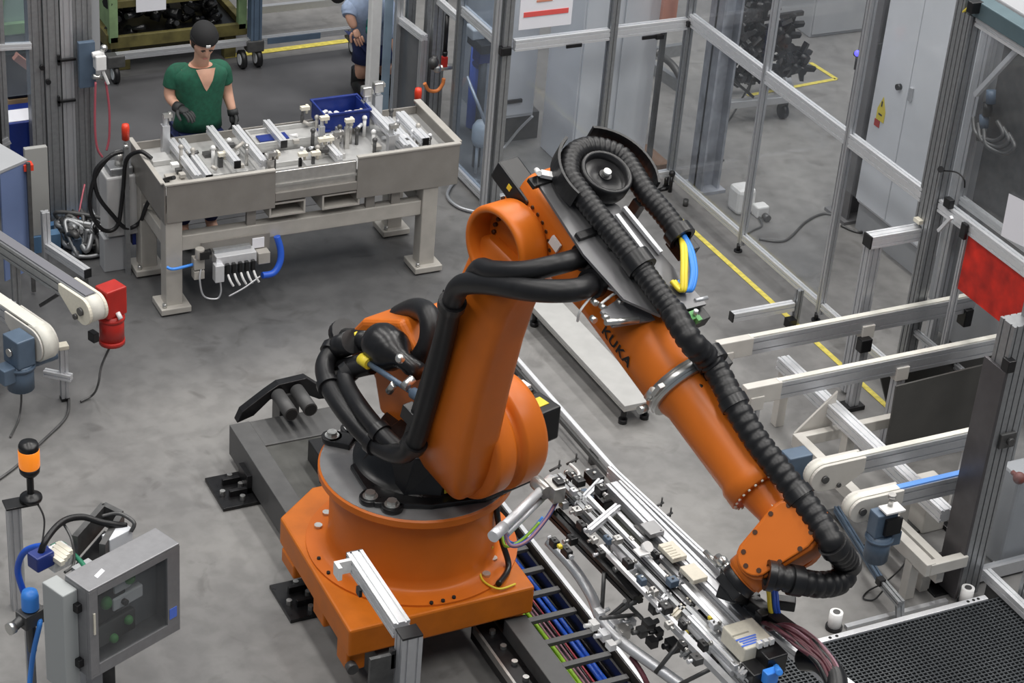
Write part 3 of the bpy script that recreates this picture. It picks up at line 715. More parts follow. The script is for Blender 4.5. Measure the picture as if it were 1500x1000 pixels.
# ================================================================== cable chain trough beside the rail
cc = thing('cable_chain', 'black cable chain full of green and blue cables in a floor trough', 'cable chain', (4.5, 7.6, 0))
cxl = xr + .02; cxr = at(850, 893, .2).x
box('trough_base', BLACKM, cc, cxl, 5.9, .0, cxr, 9.2, .03)
box('trough_wall', STEELD, cc, cxr, 5.9, .0, cxr + .012, 9.2, .22)
box('trough_lip', ALU, cc, cxr + .006, 5.9, .215, cxr + .03, 9.2, .225)
y0 = at(810, 899, .19).y; y1 = at(835, 931, .19).y
stp = abs(y0 - y1)
for k in range(-16, 22):
    y = y0 - k * stp
    if 6.0 < y < 9.2: part(MB().bx(cxl + .01, y - .018, .165, cxr - .01, y + .018, .19), 'chain_bar', GREYP, cc, .003)
for xx in (cxl + .012, cxr - .026): box('chain_side', BLACK, cc, xx, 5.95, .03, xx + .014, 9.15, .175)
wx = cxr - cxl
for fx, r, m_ in ((.14, .006, PINKW), (.22, .006, BLACK), (.29, .014, GREENC), (.38, .011, GREENC), (.46, .007, PINKW), (.52, .006, PINKW), (.57, .006, BLACK), (.62, .006, REDW), (.72, .013, BLUEC), (.81, .013, BLUEC), (.89, .012, BLACK)):
    pts = [(cxl + wx * fx + random.uniform(-.004, .004), y, .085 + random.uniform(-.006, .006)) for y in (6.0, 6.4, 6.8, 7.2, 7.6, 8.0, 8.4, 8.8, 9.1)]
    part(MB().tube(pts, r, 8, 0, 4), 'cable', m_, cc)
# sheet bench / floor plate right of trough with hand rail rod
hr = thing('guide_rail', 'long slim silver rail on low feet along the floor behind the gripper', 'rail', (5.44, 9.2, 0))
part(MB().beam((5.44, 10.4, .11), (5.44, 7.5, .11), .03, .035), 'rail_bar', ALUB, hr, .006)
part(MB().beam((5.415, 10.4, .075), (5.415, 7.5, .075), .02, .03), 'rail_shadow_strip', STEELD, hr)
for y in (10.04, 9.0, 8.1): part(MB().bx(5.42, y - .02, 0, 5.47, y + .02, .10), 'rail_foot', STEELD, hr, .004)
bn = thing('low_bench', 'low pale grey bench shelf on short black feet beyond the robot arm', 'bench', (5.9, 9.95, 0))
box('bench_top', mat('pale_grey_laminate', (.40, .40, .39), .45, 0, .06, 10), bn, 5.79, 9.28, .125, 6.0, 10.75, .155, .003)
box('bench_edge', STEEL, bn, 5.785, 9.272, .118, 6.005, 10.75, .127)
for x in (5.82, 5.97):
    for y in (9.33, 10.55): part(MB().cyl((x, y, .025), (x, y, .12), .018).cyl((x, y, 0), (x, y, .03), .028), 'bench_leg', BLACK, bn)

# ================================================================== clear safety fence
fx = 7.67
fe = thing('safety_fence', 'long clear-panelled aluminium safety fence running beside the yellow floor line', 'fence', (fx, 10.6, 0))
fy = [12.05, 11.02, 10.01, 9.17]
for k, y in enumerate(fy[:3]):
    P('post', ALU if k else ALUD, fe, (fx, y, .05), (fx, y, 2.9), .045 if k else .05, .045 if k else .05)
    part(MB().cyl((fx - .02, y, 0), (fx - .02, y, .06), .014).cyl((fx - .02, y, 0), (fx - .02, y, .012), .03), 'levelling_foot', BLACK, fe)
P('post', ALUD, fe, (fx + .02, 9.17, 1.15), (fx + .02, 9.17, 2.62), .08, .08, 2, 2)
for k in range(3):
    ya, yb = fy[k] - .023, fy[k + 1] + .023
    P('mid_rail', ALUB, fe, (fx, ya, 1.335), (fx, yb, 1.335), .045, .09, 1, 2)
    if k < 2: P('bottom_rail', ALUB, fe, (fx, ya, .12), (fx, yb, .12), .04, .045)
    box('clear_pane', GLASS, fe, fx - .003, yb, 1.385, fx + .003, ya, 2.85)
    box('clear_pane', GLASS, fe, fx - .003, yb, .145 if k < 2 else 1.0, fx + .003, ya, 1.285)
P('bottom_rail', ALUB, fe, (fx, 9.985, .12), (fx, 9.22, .12), .04, .045)
part(MB().ob((fx - .03, 12.03, 1.31), X_ * .012, Y_ * .03, Z_ * .02).cyl((fx - .04, 12.03, .02), (fx - .04, 12.03, .10), .016), 'black_bracket', BLACK, fe)
part(MB().cyl((fx - .10, 12.02, .0), (fx + .0, 12.02, .02), .018).cyl((fx - .03, 11.98, .0), (fx - .03, 11.98, .13), .014).sph((fx - .03, 11.98, .15), .025), 'door_stop', BLACK, fe)
part(MB().cyl((fx - .03, 11.75, .0), (fx - .03, 11.75, .05), .02), 'levelling_foot', STEELD, fe)
# rear fence
rf = thing('safety_fence', 'short clear-panelled fence run in front of the tall grey cabinets', 'fence', (6.9, 12.05, 0))
P('post', ALUD, rf, (7.05, 12.05, .02), (7.05, 12.05, 2.9), .055, .055)
P('mid_rail', ALUB, rf, (6.29, 12.05, 1.29), (7.02, 12.05, 1.29), .05, .08, 1, 2)
P('mid_rail', ALUB, rf, (7.08, 12.05, 1.30), (7.645, 12.05, 1.30), .05, .08, 1, 2)
P('bottom_rail', ALUB, rf, (7.08, 12.05, .12), (7.645, 12.05, .12), .045, .05)
P('bottom_rail', ALUB, rf, (6.27, 12.05, .12), (7.02, 12.05, .12), .045, .05)
for xa, xb in ((6.27, 7.02), (7.08, 7.645)):
    box('clear_pane', GLASS, rf, xa, 12.047, .145, xb, 12.053, 1.25)
    box('clear_pane', GLASS, rf, xa, 12.047, 1.335, xb, 12.053, 2.85)
part(MB().ob((7.35, 12.02, 1.24), X_ * .07, Y_ * .006, Z_ * .012).ob((7.42, 12.02, 1.235), X_ * .03, Y_ * .012, Z_ * .016), 'cable_clip', BLACK, rf)
part(MB().ob((6.74, 12.02, 1.245), X_ * .06, Y_ * .006, Z_ * .012), 'cable_clip', BLACK, rf)
# printed board on the pane
s0 = atY(759, 44, 12.03); s1 = atY(836, 32, 12.03)
sg = thing('notice_board', 'white notice with red printed bar behind fence pane', 'notice', (s0.x, 12.02, s0.z))
box('board', PAPER, sg, s0.x, 12.025, s0.z, s1.x, 12.033, s0.z + .62)
part(MB().bx(s0.x + .03, 12.021, s0.z + .09, s1.x - .03, 12.026, s0.z + .125), 'red_bar', REDINK, sg)
part(MB().bx(s0.x + .05, 12.021, s0.z + .27, s0.x + .16, 12.026, s0.z + .30).bx(s0.x + .2, 12.021, s0.z + .275, s0.x + .25, 12.026, s0.z + .30), 'print', REDINK, sg)
part(MB().bx(s0.x + .12, 12.021, s0.z + .19, s0.x + .24, 12.026, s0.z + .205), 'print', PINK, sg)
# booth: glazed corner box
bo = thing('booth_frame', 'narrow clear-walled aluminium booth at the corner of the fence', 'booth', (6.25, 12.4, 0))
for (x, y, w, m_) in ((6.235, 12.07, .065, ALUD), (6.235, 12.78, .06, ALUD), (6.235, 13.20, .06, ALUD)):
    P('post', m_, bo, (x, y, 0.03), (x, y, 2.7), w, w)
P('post', ALU, bo, (6.16, 12.08, 0.03), (6.16, 12.08, 2.7), .04, .04)
P('mid_rail', ALUB, bo, (6.235, 12.75, 1.27), (6.235, 12.10, 1.27), .045, .07, 1, 2)
P('bottom_rail', ALUB, bo, (6.235, 12.75, .06), (6.235, 12.10, .06), .045, .06)
P('mid_rail', ALUB, bo, (6.235, 13.17, 1.18), (6.235, 12.81, 1.18), .04, .05)
box('clear_pane', GLASSB, bo, 6.232, 12.10, .09, 6.238, 12.75, 1.235)
box('clear_pane', GLASSB, bo, 6.232, 12.10, 1.31, 6.238, 12.75, 2.6)
part(MB().ob((6.22, 12.045, 1.26), X_ * .04, Y_ * .03, Z_ * .03), 'black_bracket', BLACK, bo, .006)
part(MB().cyl((6.2, 12.80, 0), (6.2, 12.80, .05), .03), 'levelling_foot', BLACK, bo)
# equipment inside booth
def gear(name, label, cat, pts): pass
v1 = atY(628, 240, 12.5) if False else V((6.45, 12.55, 0))
av = thing('air_tank', 'blue upright air cylinder with white pot inside the clear booth', 'air unit', (6.42, 12.55, 0))
q = atX(696, 130, 6.42)
part(MB().cyl((6.42, q.y, .3), (6.42, q.y, .95), .05, n=20).sph((6.42, q.y, .95), (.05, .05, .04)), 'cylinder', BLUEINK, av)
q2 = atX(706, 195, 6.40)
part(MB().lathe([(0, 0), (.06, .0), (.075, .04), (.075, .14), (.05, .18), (0, .18)], (6.40, q2.y, q2.z - .09), n=20).cyl((6.37, q2.y, .02), (6.37, q2.y, q2.z - .08), .012).cyl((6.43, q2.y, .02), (6.43, q2.y, q2.z - .08), .012), 'filter_pot', WHITE, av)
qa = atX(684, 112, 6.30); qb = atX(712, 182, 6.38)
part(MB().cyl(qa, qb, .012), 'lever', ALUB, av)
q3 = atX(706, 80, 6.42)
part(MB().ob(q3, X_ * .05, Y_ * .06, Z_ * .05).sph(q3 + V((0, .04, -.08)), (.05, .07, .04)), 'blue_valve', NAVY, av, .01)
part(MB().ob(q3 + V((-.02, .10, .14)), X_ * .05, Y_ * .07, Z_ * .04).cyl(q3 + V((0, -.02, .0)), q3 + V((0, -.02, .1)), .035), 'white_sensor_head', WHITE, av, .01)
part(MB().ob(q3 + V((0, .04, .07)), X_ * .05, Y_ * .12, Z_ * .035).cyl(q3 + V((0, .1, -.25)), q3 + V((0, .1, -.05)), .03), 'black_body', BLACK, av, .006)
part(MB().tube([q3 + V((0, .14, 0)), q3 + V((0, .16, -.2)), q3 + V((0, .1, -.5))], .016).cyl((6.42, q.y - .1, .02), (6.42, q.y - .1, .9), .03), 'riser', STEELD, av)

# grey cabinets behind the rear fence
def cab(name, label, x0, x1, y0, y1, z0, z1, m_, doors=1, group=None):
    t = thing(name, label, 'cabinet', ((x0 + x1) / 2, (y0 + y1) / 2, 0))
    box('body', m_, t, x0, y0, z0, x1, y1, z1, .008)
    w = (x1 - x0) / doors
    for k in range(doors):
        d = box('door', m_, t, x0 + w * k + .012, y0 - .02, z0 + .03, x0 + w * (k + 1) - .012, y0, z1 - .02, .006)
    return t
c1 = cab('steel_cabinet', 'tall pale grey steel cabinet with a raised plinth, left behind the rear fence', 6.62, 7.02, 13.05, 13.5, .22, 2.2, CABW)
box('plinth', STEELD, c1, 6.66, 13.1, 0, 7.1, 13.45, .22)
box('handle', BLACK, c1, 6.66, 13.01, .36, 6.90, 13.035, .385)
c2 = cab('steel_cabinet', 'tall wide pale grey steel cabinet with white handle nearest the fence corner', 7.05, 7.68, 12.46, 12.95, 0, 2.4, CABW, 2)
part(MB().beam((7.28, 12.43, .62), (7.30, 12.43, 1.02), .03, .012), 'handle', WHITE, c2, .003)
part(MB().bx(7.055, 12.42, 1.42, 7.10, 12.442, 2.4), 'orange_strip', PINK, c2, .003, 'slim peach-orange strip on cabinet edge')
q = atY(978, 15, 12.3)
pk = thing('peach_panel', 'peach coloured upright panel near the top of the fence corner', 'panel', (q.x, 12.3, 0))
box('panel_board', PINK, pk, q.x - .05, 12.28, 1.15, q.x + .07, 12.32, 2.2, .004)
box('panel_stand', STEELD, pk, q.x - .02, 12.30, 0, q.x + .02, 12.33, 1.15, .004)
# pipe on the floor by cabinets
tag(part(MB().tube([at(715, 232), at(738, 210) + V((0, 0, .1)), at(762, 172) + V((0, 0, .3)), at(785, 165) + V((0, 0, .2))], .009), 'air_hose', WHITE, None) if False else MB().tube([at(722, 228, .02), at(740, 214, .06), at(760, 190, .22), at(780, 170, .36)], .010).build('air_hose', ALU), 'thin pale hose rising from floor in front of the left cabinet', 'hose')
# steel building columns
def column(px, py, w, d, m_, label, h=4.2):
    f = at(px, py, 0); t = thing('steel_column', label, 'column', f)
    part(MB().bx(f.x - w / 2, f.y - .012, .02, f.x + w / 2, f.y + .012, h), 'web', m_, t)
    part(MB().bx(f.x - w / 2, f.y - d / 2, .02, f.x - w / 2 + .018, f.y + d / 2, h), 'flange', m_, t)
    part(MB().bx(f.x + w / 2 - .018, f.y - d / 2, .02, f.x + w / 2, f.y + d / 2, h), 'flange', m_, t)
    part(MB().bx(f.x - w / 2 - .04, f.y - d / 2 - .03, 0, f.x + w / 2 + .04, f.y + d / 2 + .03, .025), 'base_plate', m_, t)
    return t
GALV = mat('galvanised_column', (.33, .35, .39), .5, .4, .4, 6)
column(1030, 275, .16, .18, GALV, 'mottled blue-grey steel column standing just outside the fence corner')
column(1244, 315, .19, .2, mat('grey_column_paint', (.17, .17, .175), .5, .2, .12, 5), 'dark grey steel column with small blue lamp beside the control cabinet')
bl = at(1244, 315, 0)
q = atY(1256, 78, bl.y - .13)
lb = thing('signal_lamp', 'small round blue signal lamp glowing on the grey column', 'lamp', q)
part(MB().sph(q, .022), 'lens', LEDB, lb)
part(MB().cyl(q + V((0, .005, -.01)), q + V((0, .02, -.01)), .02).cyl(q + V((0, .0, -.12)), q + V((0, .0, -.02)), .008), 'lamp_socket', BLACK, lb)
part(MB().bx(bl.x - .095, bl.y - .112, q.z - .05, bl.x + .095, bl.y - .1, q.z + .04), 'mounting_plate', STEELD, lb)
rp = at(1047, 285, 0)
tag(MB().bx(rp.x + .08, rp.y + .12, 0, rp.x + .11, rp.y + .2, 2.6).build('copper_strip', PINK), 'thin peach vertical strip right of the mottled column', 'strip')

# control cabinet
c0 = at(1310, 265, 0)
kx0, ky0 = atX(1268, 190, fx).x, 0
cabt = thing('control_cabinet', 'large light grey double-door control cabinet with yellow warning stickers', 'cabinet', (8.95, 10.9, 0))
# its face looks along -X toward the cell
X0 = 8.62
ya = atX(1265, 215, X0).y; yb = atX(1384, 200, X0).y - .05
zt = atX(1425, 5, X0).z
box('body', CABW, cabt, X0 + .02, yb, .22, X0 + .62, ya, zt + .06, .01)
box('plinth', CABG, cabt, X0 + .05, yb, 0, X0 + .6, ya, .22)
ym = atX(1322, 180, X0).y
for y0_, y1_ in ((yb + .01, ym - .004), (ym + .004, ya - .01)): box('door', CABW, cabt, X0, y0_, .25, X0 + .02, y1_, zt + .05, .005)
q = atX(1319, 127, X0); part(MB().cyl(q, q + V((-.03, 0, 0)), .022, n=16), 'lock', BLACK, cabt)
q = atX(1337, 132, X0); part(MB().ob(q + V((-.01, 0, -.03)), X_ * .01, Y_ * .016, Z_ * .05), 'handle', CABG, cabt, .004)
q = atX(1292, 160, X0); part(MB().prism([(-.045, -.04), (.045, -.04), (0, .06)], q + V((-.002, 0, .035)), Y_, Z_, X_, -.002), 'warning_triangle', YELL, cabt)
part(MB().ob(q + V((-.003, 0, -.045)), X_ * .002, Y_ * .045, Z_ * .042), 'warning_plate', YELL, cabt)
q = atX(1285, 180, X0); part(MB().ob(q + V((-.003, 0, 0)), X_ * .002, Y_ * .03, Z_ * .025), 'red_sticker', REDP, cabt)
q = atX(1292, 158, X0); part(MB().ob(q + V((-.006, 0, .03)), X_ * .001, Y_ * .006, Z_ * .02).ob(q + V((-.006, 0, -.05)), X_ * .001, Y_ * .02, Z_ * .006), 'warning_print', HOLE, cabt)

# fence continuation on the right: door with red panel and papers
rd = thing('fence_door', 'aluminium fence door with scuffed red lower panel and taped paper', 'fence', (7.69, 8.6, 0))
P('post', ALUD, rd, (7.69, 9.088, .03), (7.69, 9.088, 2.55), .09, .075, 2, 2)
P('post', ALUD, rd, (7.69, 8.04, .03), (7.69, 8.04, 2.75), .08, .08, 2, 2)
P('mid_rail', ALUB, rd, (7.69, 9.04, 1.34), (7.69, 8.085, 1.34), .05, .08, 1, 2)
box('top_beam', mat('blue_grey_beam_paint', (.10, .15, .17), .45, .2, .06, 9), rd, 7.64, 7.5, 2.56, 7.75, 9.10, 2.66, .006)
P('top_rail', ALUB, rd, (7.69, 9.04, 2.52), (7.69, 8.085, 2.52), .04, .05)
box('clear_pane', GLASS, rd, 7.687, 8.08, 1.385, 7.693, 9.04, 2.49)
qa = atX(1412, 405, 7.69); qt = atX(1425, 338, 7.69)
box('red_panel', REDPANEL, rd, 7.680, 8.085, .93, 7.69, 8.735, 1.30)
P('thin_upright', ALU, rd, (7.69, 8.76, .1), (7.69, 8.76, 1.30), .035, .035)
part(MB().beam(atX(1429, 139, 7.72), atX(1500, 62, 7.72), .03, .03), 'diagonal_brace', ALUB, rd, .003)
part(MB().ob(atX(1390, 297, 7.66), X_ * .02, Y_ * .03, Z_ * .03), 'corner_block', BLACK, rd, .005)
part(MB().ob(atX(1412, 338, 7.65), X_ * .012, Y_ * .025, Z_ * .05), 'door_latch', BLACK, rd, .005)
part(MB().beam(atX(1375, 338, 7.62), atX(1394, 318, 7.62), .02, .02), 'cross_stay', ALUB, rd)
part(MB().cyl(atX(1378, 248, 7.62), atX(1378, 248, 7.60), .02, n=10), 'knob', BLACK, rd)
part(MB().tube([atX(1378, 250, 7.62), atX(1400, 252, 7.64), atX(1412, 262, 7.66), atX(1413, 275, 7.66)], .005), 'sensor_cable', BLACK, rd)
P('lower_rail', ALU, rd, (7.69, 9.04, .45), (7.69, 8.3, .45), .035, .035)
part(MB().ob(atX(1428, 10, 7.62), X_ * .04, Y_ * .025, Z_ * .035), 'corner_block', BLACK, rd, .006)
part(MB().tube([atX(1411, 18, 7.66), atX(1418, 12, 7.64), atX(1424, 4, 7.66)], .009), 'yellow_loop', YELL, rd)
qp = atX(1470, 340, 7.675)
tag(MB().add([atX(1466, 345, 7.676), atX(1500, 362, 7.676), atX(1512, 300, 7.676), atX(1478, 283, 7.676), atX(1466, 345, 7.68), atX(1500, 362, 7.68), atX(1512, 300, 7.68), atX(1478, 283, 7.68)], [(0, 1, 2, 3), (7, 6, 5, 4), (0, 4, 5, 1), (1, 5, 6, 2), (2, 6, 7, 3), (3, 7, 4, 0)]).build('paper_sheet', PAPER), 'white paper sheet taped to clear pane above red panel', 'paper')
# dark machine behind that door
dm = thing('piping_machine', 'dark grey machine with coiled pipes seen through the right fence door', 'machine', (8.5, 9.0, 0))
box('casing', CABG, dm, 8.25, 8.3, .1, 8.8, 9.62, 2.4, .01)
box('dark_front', STEELD, dm, 8.22, 8.32, .7, 8.25, 9.38, 2.2)
P('upright', ALU, dm, (8.16, 9.44, 0), (8.16, 9.44, 2.4), .06, .06)
P('cross_rail', ALUB, dm, (8.16, 9.41, 1.12), (8.16, 8.5, 1.12), .04, .05)
for k in range(3):
    q = atX(1438 + 8 * k, 190 + 9 * k, 8.12)
    part(MB().tube([q + V((0, .1, .04)), q + V((-.02, .02, -.03)), q + V((0, -.12, -.02)), q + V((0, -.2, .06)), q + V((.02, -.1, .1))], .014), 'pipe_coil', STEELD, dm)
for k in range(4):
    q = atX(1452 - 5 * k, 132 + 18 * k, 8.14); part(MB().cyl(q, q + V((0, -.02, -.08)), .03, n=12), 'gauge', BLACK if k % 2 else BLUEM, dm)
box('rear_lining', CABG, dm, 8.21, 9.48, .3, 8.25, 9.6, 2.3)

# welded gate frame of heavy profile
gf = thing('profile_gate', 'open doorway frame of heavy aluminium profile standing beside the rollers', 'frame', (7.5, 9.17, 0))
P('leg', ALU, gf, (7.34, 9.17, .03), (7.34, 9.17, 1.06), .08, .08, 2, 2)
P('leg', ALU, gf, (7.72, 9.13, .03), (7.72, 9.13, 1.06), .08, .08, 2, 2)
P('header', ALUB, gf, (7.29, 9.16, 1.10), (7.77, 9.16, 1.10), .08, .08, 2, 2)
part(MB().ob((7.285, 9.16, 1.10), X_ * .006, Y_ * .04, Z_ * .04), 'end_cap', BLACK, gf)
part(MB().ob(atY(1352, 322, 9.15), X_ * .05, Y_ * .03, Z_ * .012), 'joint_bracket', IVORY, gf)
# small barrier post near yellow line
sb = thing('floor_guide', 'small aluminium floor barrier bar on one short post by yellow line', 'barrier', (7.3, 10.02, 0))
P('bar', ALUB, sb, (6.99, 10.03, .14), (7.46, 10.03, .14), .05, .06)
part(MB().ob((6.987, 10.03, .14), X_ * .005, Y_ * .025, Z_ * .03), 'end_cap', BLACK, sb)
P('post', ALUD, sb, (7.49, 10.02, .0), (7.49, 10.02, .26), .04, .04)
part(MB().ob((7.44, 10.0, .03), X_ * .03, Y_ * .03, Z_ * .03), 'foot_block', BLACK, sb)
# yellow line
st(MB().prism([(7.475, 12.12), (7.515, 12.12), (7.515, 8.9), (7.475, 8.9)], (0, 0, .002), X_, Y_, Z_, .002), 'trim_1', YELP)
ll = [at(1187, 92), at(1225, 116), at(1095, 140)]
for k, (a_, b_) in enumerate(((ll[0], ll[1]), (ll[1], ll[2]))):
    d = (b_ - a_).normalized(); n_ = V((-d.y, d.x, 0)) * .02
    st(MB().prism([((a_ + n_).x, (a_ + n_).y), ((b_ + n_).x, (b_ + n_).y), ((b_ - n_).x, (b_ - n_).y), ((a_ - n_).x, (a_ - n_).y)], (0, 0, .002), X_, Y_, Z_, .002), 'trim_%d' % (k + 2), YELP)
a_, b_ = at(330, 86), at(530, 60); n_ = V((0, .07, 0))
st(MB().prism([(a_.x, a_.y), (b_.x, b_.y), ((b_ + n_).x, (b_ + n_).y), ((a_ + n_).x, (a_ + n_).y)], (0, 0, .003), X_, Y_, Z_, .002), 'trim_4', YELP)
# white unit and cables on the floor
wu = at(1098, 312)
w = thing('white_unit', 'small white plastic device on the floor outside the fence', 'device', wu)
part(MB().bx(wu.x - .12, wu.y - .02, 0, wu.x + .03, wu.y + .14, .20), 'housing', WHITE, w, .03)
part(MB().bx(wu.x + .0, wu.y - .10, 0, wu.x + .10, wu.y - .01, .09), 'plug_box', WHITE, w, .012)
part(MB().cyl((wu.x + .05, wu.y - .12, .03), (wu.x + .05, wu.y - .17, .03), .025), 'plug', STEELD, w)
tag(MB().tube([at(1112, 318, .02), at(1116, 330, .01), at(1103, 337, .01), at(1090, 345, .01)], .007).build('power_cable', STEELD), 'short dark cable from the white floor device', 'cable')
tag(MB().tube([at(1060, 235, .01), at(1045, 215, .01), at(1075, 165, .02), at(1098, 125, .3)], .008).build('power_cable', STEELD), 'dark cable trailing from parts trolley toward the mottled column', 'cable')
tag(MB().tube([at(1112, 350, .01), at(1150, 352, .01), at(1180, 325, .01), at(1205, 313, .01), at(1225, 316, .01)], .009).build('power_cable', STEELD), 'dark cable curving across floor to the grey column', 'cable')
tag(MB().tube([at(1232, 330, .01), at(1260, 340, .01), at(1290, 330, .01), at(1330, 338, .01)], .009).build('power_cable', STEELD), 'dark cable on floor in front of the control cabinet', 'cable')

# ================================================================== workstation table
tb = thing('fixture_table', 'long grey-beige steel assembly table with clamping fixtures on top', 'table', (4.6, 11.77, 0))
TX0, TX1, TY0, TY1, TZ = 3.63, 5.62, 11.45, 12.12, .92
for x, y in ((3.68, 11.49), (5.44, 11.49), (3.68, 12.02), (5.44, 12.04)):
    lg = box('leg', TABLEP, tb, x - .055, y - .055, .05, x + .055, y + .055, .72, .006)
    part(MB().bx(x - .10, y - .10, 0.012, x + .10, y + .10, .055), 'foot_pad', TABLEP, lg, .006)
    part(MB().cyl((x - .07, y - .07, .055), (x - .07, y - .07, .085), .014, n=8), 'anchor_bolt', BOLT, lg)
box('apron_beam', TABLEP, tb, 3.735, 11.45, .43, 5.385, 11.53, .535, .006)
box('apron_beam', TABLEP, tb, 3.735, 11.99, .43, 5.385, 12.07, .535, .006)
box('side_beam', TABLEP, tb, 3.64, 11.545, .43, 3.72, 11.965, .53, .006)
box('side_beam', TABLEP, tb, 5.40, 11.545, .43, 5.48, 11.985, .53, .006)
box('front_sheet', TABLED, tb, TX0, TY0 - .028, .655, 4.345, TY0 - .02, TZ, .002)
box('front_sheet', TABLED, tb, 4.905, TY0 - .028, .635, TX1, TY0 - .02, TZ + .01, .002)
box('rear_sheet', TABLED, tb, TX0, TY1, .65, TX1, TY1 + .012, TZ - .03, .003)
box('side_sheet', TABLED, tb, TX0 - .012, TY0 - .015, .64, TX0, TY1 + .012, TZ, .003)
box('side_sheet', TABLED, tb, TX1, TY0 - .015, .63, TX1 + .012, TY1 + .012, TZ + .01, .003)
box('rim', TABLEP, tb, TX0 - .012, TY0 - .034, TZ - .004, 4.345, TY0, TZ + .006)
box('rim', TABLEP, tb, 4.905, TY0 - .034, TZ + .006, TX1 + .012, TY0, TZ + .016)
box('rim', TABLEP, tb, TX1 - .02, TY0, TZ + .006, TX1 + .03, TY1 + .012, TZ + .016)
box('rim', TABLEP, tb, TX0 - .03, TY0, TZ - .004, TX0 + .0, TY1 + .012, TZ + .006)
box('work_plate', TOPP, tb, TX0, TY0, .82, TX1, TY1, .835)
box('trough_front', STEEL, tb, 4.345, TY0 - .01, .72, 4.905, TY0 + .02, .90, .004)
box('trough_step', TABLED, tb, 4.345, TY0 - .03, .70, 4.905, TY0 - .005, .76, .004)
box('trough_step', STEEL, tb, 4.345, TY0 - .02, .80, 4.905, TY0 - .008, .815)
def hollow(parent, x0, x1, z0, z1, y0, y1, t=.012):
    return part(MB().bx(x0, y0, z0, x1, y1, z0 + t).bx(x0, y0, z1 - t, x1, y1, z1).bx(x0, y0, z0 + t, x0 + t, y1, z1 - t).bx(x1 - t, y0, z0 + t, x1, y1, z1 - t).bx(x0 + t, y1 - .02, z0 + t, x1 - t, y1 - .01, z1 - t, 1), 'fork_pocket', [TABLEP, HOLE], parent)
hollow(tb, 4.31, 4.555, .585, .685, TY0 - .02, TY1)
hollow(tb, 4.67, 4.93, .585, .69, TY0 - .02, TY1)
for x in (4.20, 5.02, 5.2): box('stay', TABLED, tb, x - .03, TY0 + .01, .535, x + .03, TY0 + .04, .66)
# fixture profiles on the plate (each is bolted down: parts of the table)
zf = .835
def fixbar(x, y0, y1, z=.90, w=.045, m_=ALUB): return P('fixture_bar', m_, tb, (x, y0, z), (x, y1, z), w, .05)
fixbar(3.86, 11.50, 12.05, .90); fixbar(3.93, 11.5, 12.05, .89, .04); fixbar(4.13, 11.54, 12.08, .94); fixbar(4.30, 11.52, 12.06, .93)
fixbar(4.52, 11.75, 12.08, .93); fixbar(4.80, 11.48, 11.72, .91); fixbar(5.22, 11.55, 12.06, .97, .05); fixbar(5.28, 11.5, 11.95, .91)
fixbar(5.42, 11.52, 11.95, .93, .06); fixbar(5.35, 11.5, 12.0, .88, .04)
for x, y, z in ((3.93, 11.5, .89), (4.13, 11.54, .94), (5.42, 11.52, .93), (4.52, 11.75, .93)):
    part(MB().ob((x, y - .004, z), X_ * .022, Y_ * .004, Z_ * .025), 'bar_end_cap', BLACK, tb)
tray1 = part(MB().bx(4.35, 11.80, .86, 4.95, 12.02, .90).bx(4.35, 11.80, .90, 4.95, 11.815, .93).bx(4.35, 12.005, .90, 4.95, 12.02, .93).bx(4.35, 11.815, .90, 4.365, 12.005, .93).bx(4.935, 11.815, .90, 4.95, 12.005, .93), 'parts_tray', TOPP, tb, .002)
part(MB().bx(4.40, 11.86, .905, 4.60, 11.95, .914), 'tray_insert', NAVY, tray1)
part(MB().bx(4.82, 11.88, .905, 4.90, 11.94, .914), 'tray_insert', NAVY, tray1)
box('support_block', TOPP, tb, 4.40, 11.62, .835, 4.90, 11.78, .87, .003)
box('support_block', TABLEP, tb, 3.70, 11.56, .835, 3.82, 11.70, .86, .003)
box('support_block', TOPP, tb, 3.68, 11.86, .835, 3.80, 11.98, .87, .003)
box('support_block', TOPP, tb, 4.0, 11.62, .835, 4.28, 11.98, .845, .003)
box('support_block', TOPP, tb, 4.6, 11.50, .835, 4.86, 11.62, .86, .003)
for (x, y, h, w, m_) in ((3.82, 12.04, .26, .05, ALU), (4.34, 11.52, .16, .045, STEEL), (4.37, 11.55, .14, .035, STEELD), (4.65, 11.56, .10, .02, STEELD), (4.72, 11.62, .16, .03, STEEL), (4.78, 11.66, .14, .035, STEEL), (4.86, 11.70, .15, .04, STEEL), (4.80, 11.80, .22, .035, ALU), (4.96, 11.76, .2, .03, STEEL), (4.75, 12.02, .2, .02, STEELD), (5.17, 11.52, .24, .045, ALU), (5.20, 12.02, .26, .055, ALU), (5.30, 12.06, .28, .055, ALU), (5.12, 11.98, .14, .03, BLACKM), (4.08, 11.72, .10, .03, STEELD), (4.55, 11.53, .12, .02, BLACK)):
    fp_ = part(MB().bx(x - w / 2, y - w / 2, zf, x + w / 2, y + w / 2, zf + h * .75).cyl((x, y, zf + h * .75), (x, y, zf + h), w * .36, n=10), 'clamp_post', m_, tb, .002)
    part(MB().ob((x + .015, y - .005, zf + h), X_ * .03, Y_ * .016, Z_ * .012).cyl((x + .03, y, zf + h - .04), (x + .03, y, zf + h + .02), .01, n=8), 'clamp_head', IVORY if w < .04 else STEEL, fp_)
for x in (5.20, 5.30): part(MB().ob((x, 12.02 + (x - 5.2) * .4, 1.1), X_ * .035, Y_ * .03, Z_ * .035), 'clamp_jaw', STEEL, tb, .012)
random.seed(11)
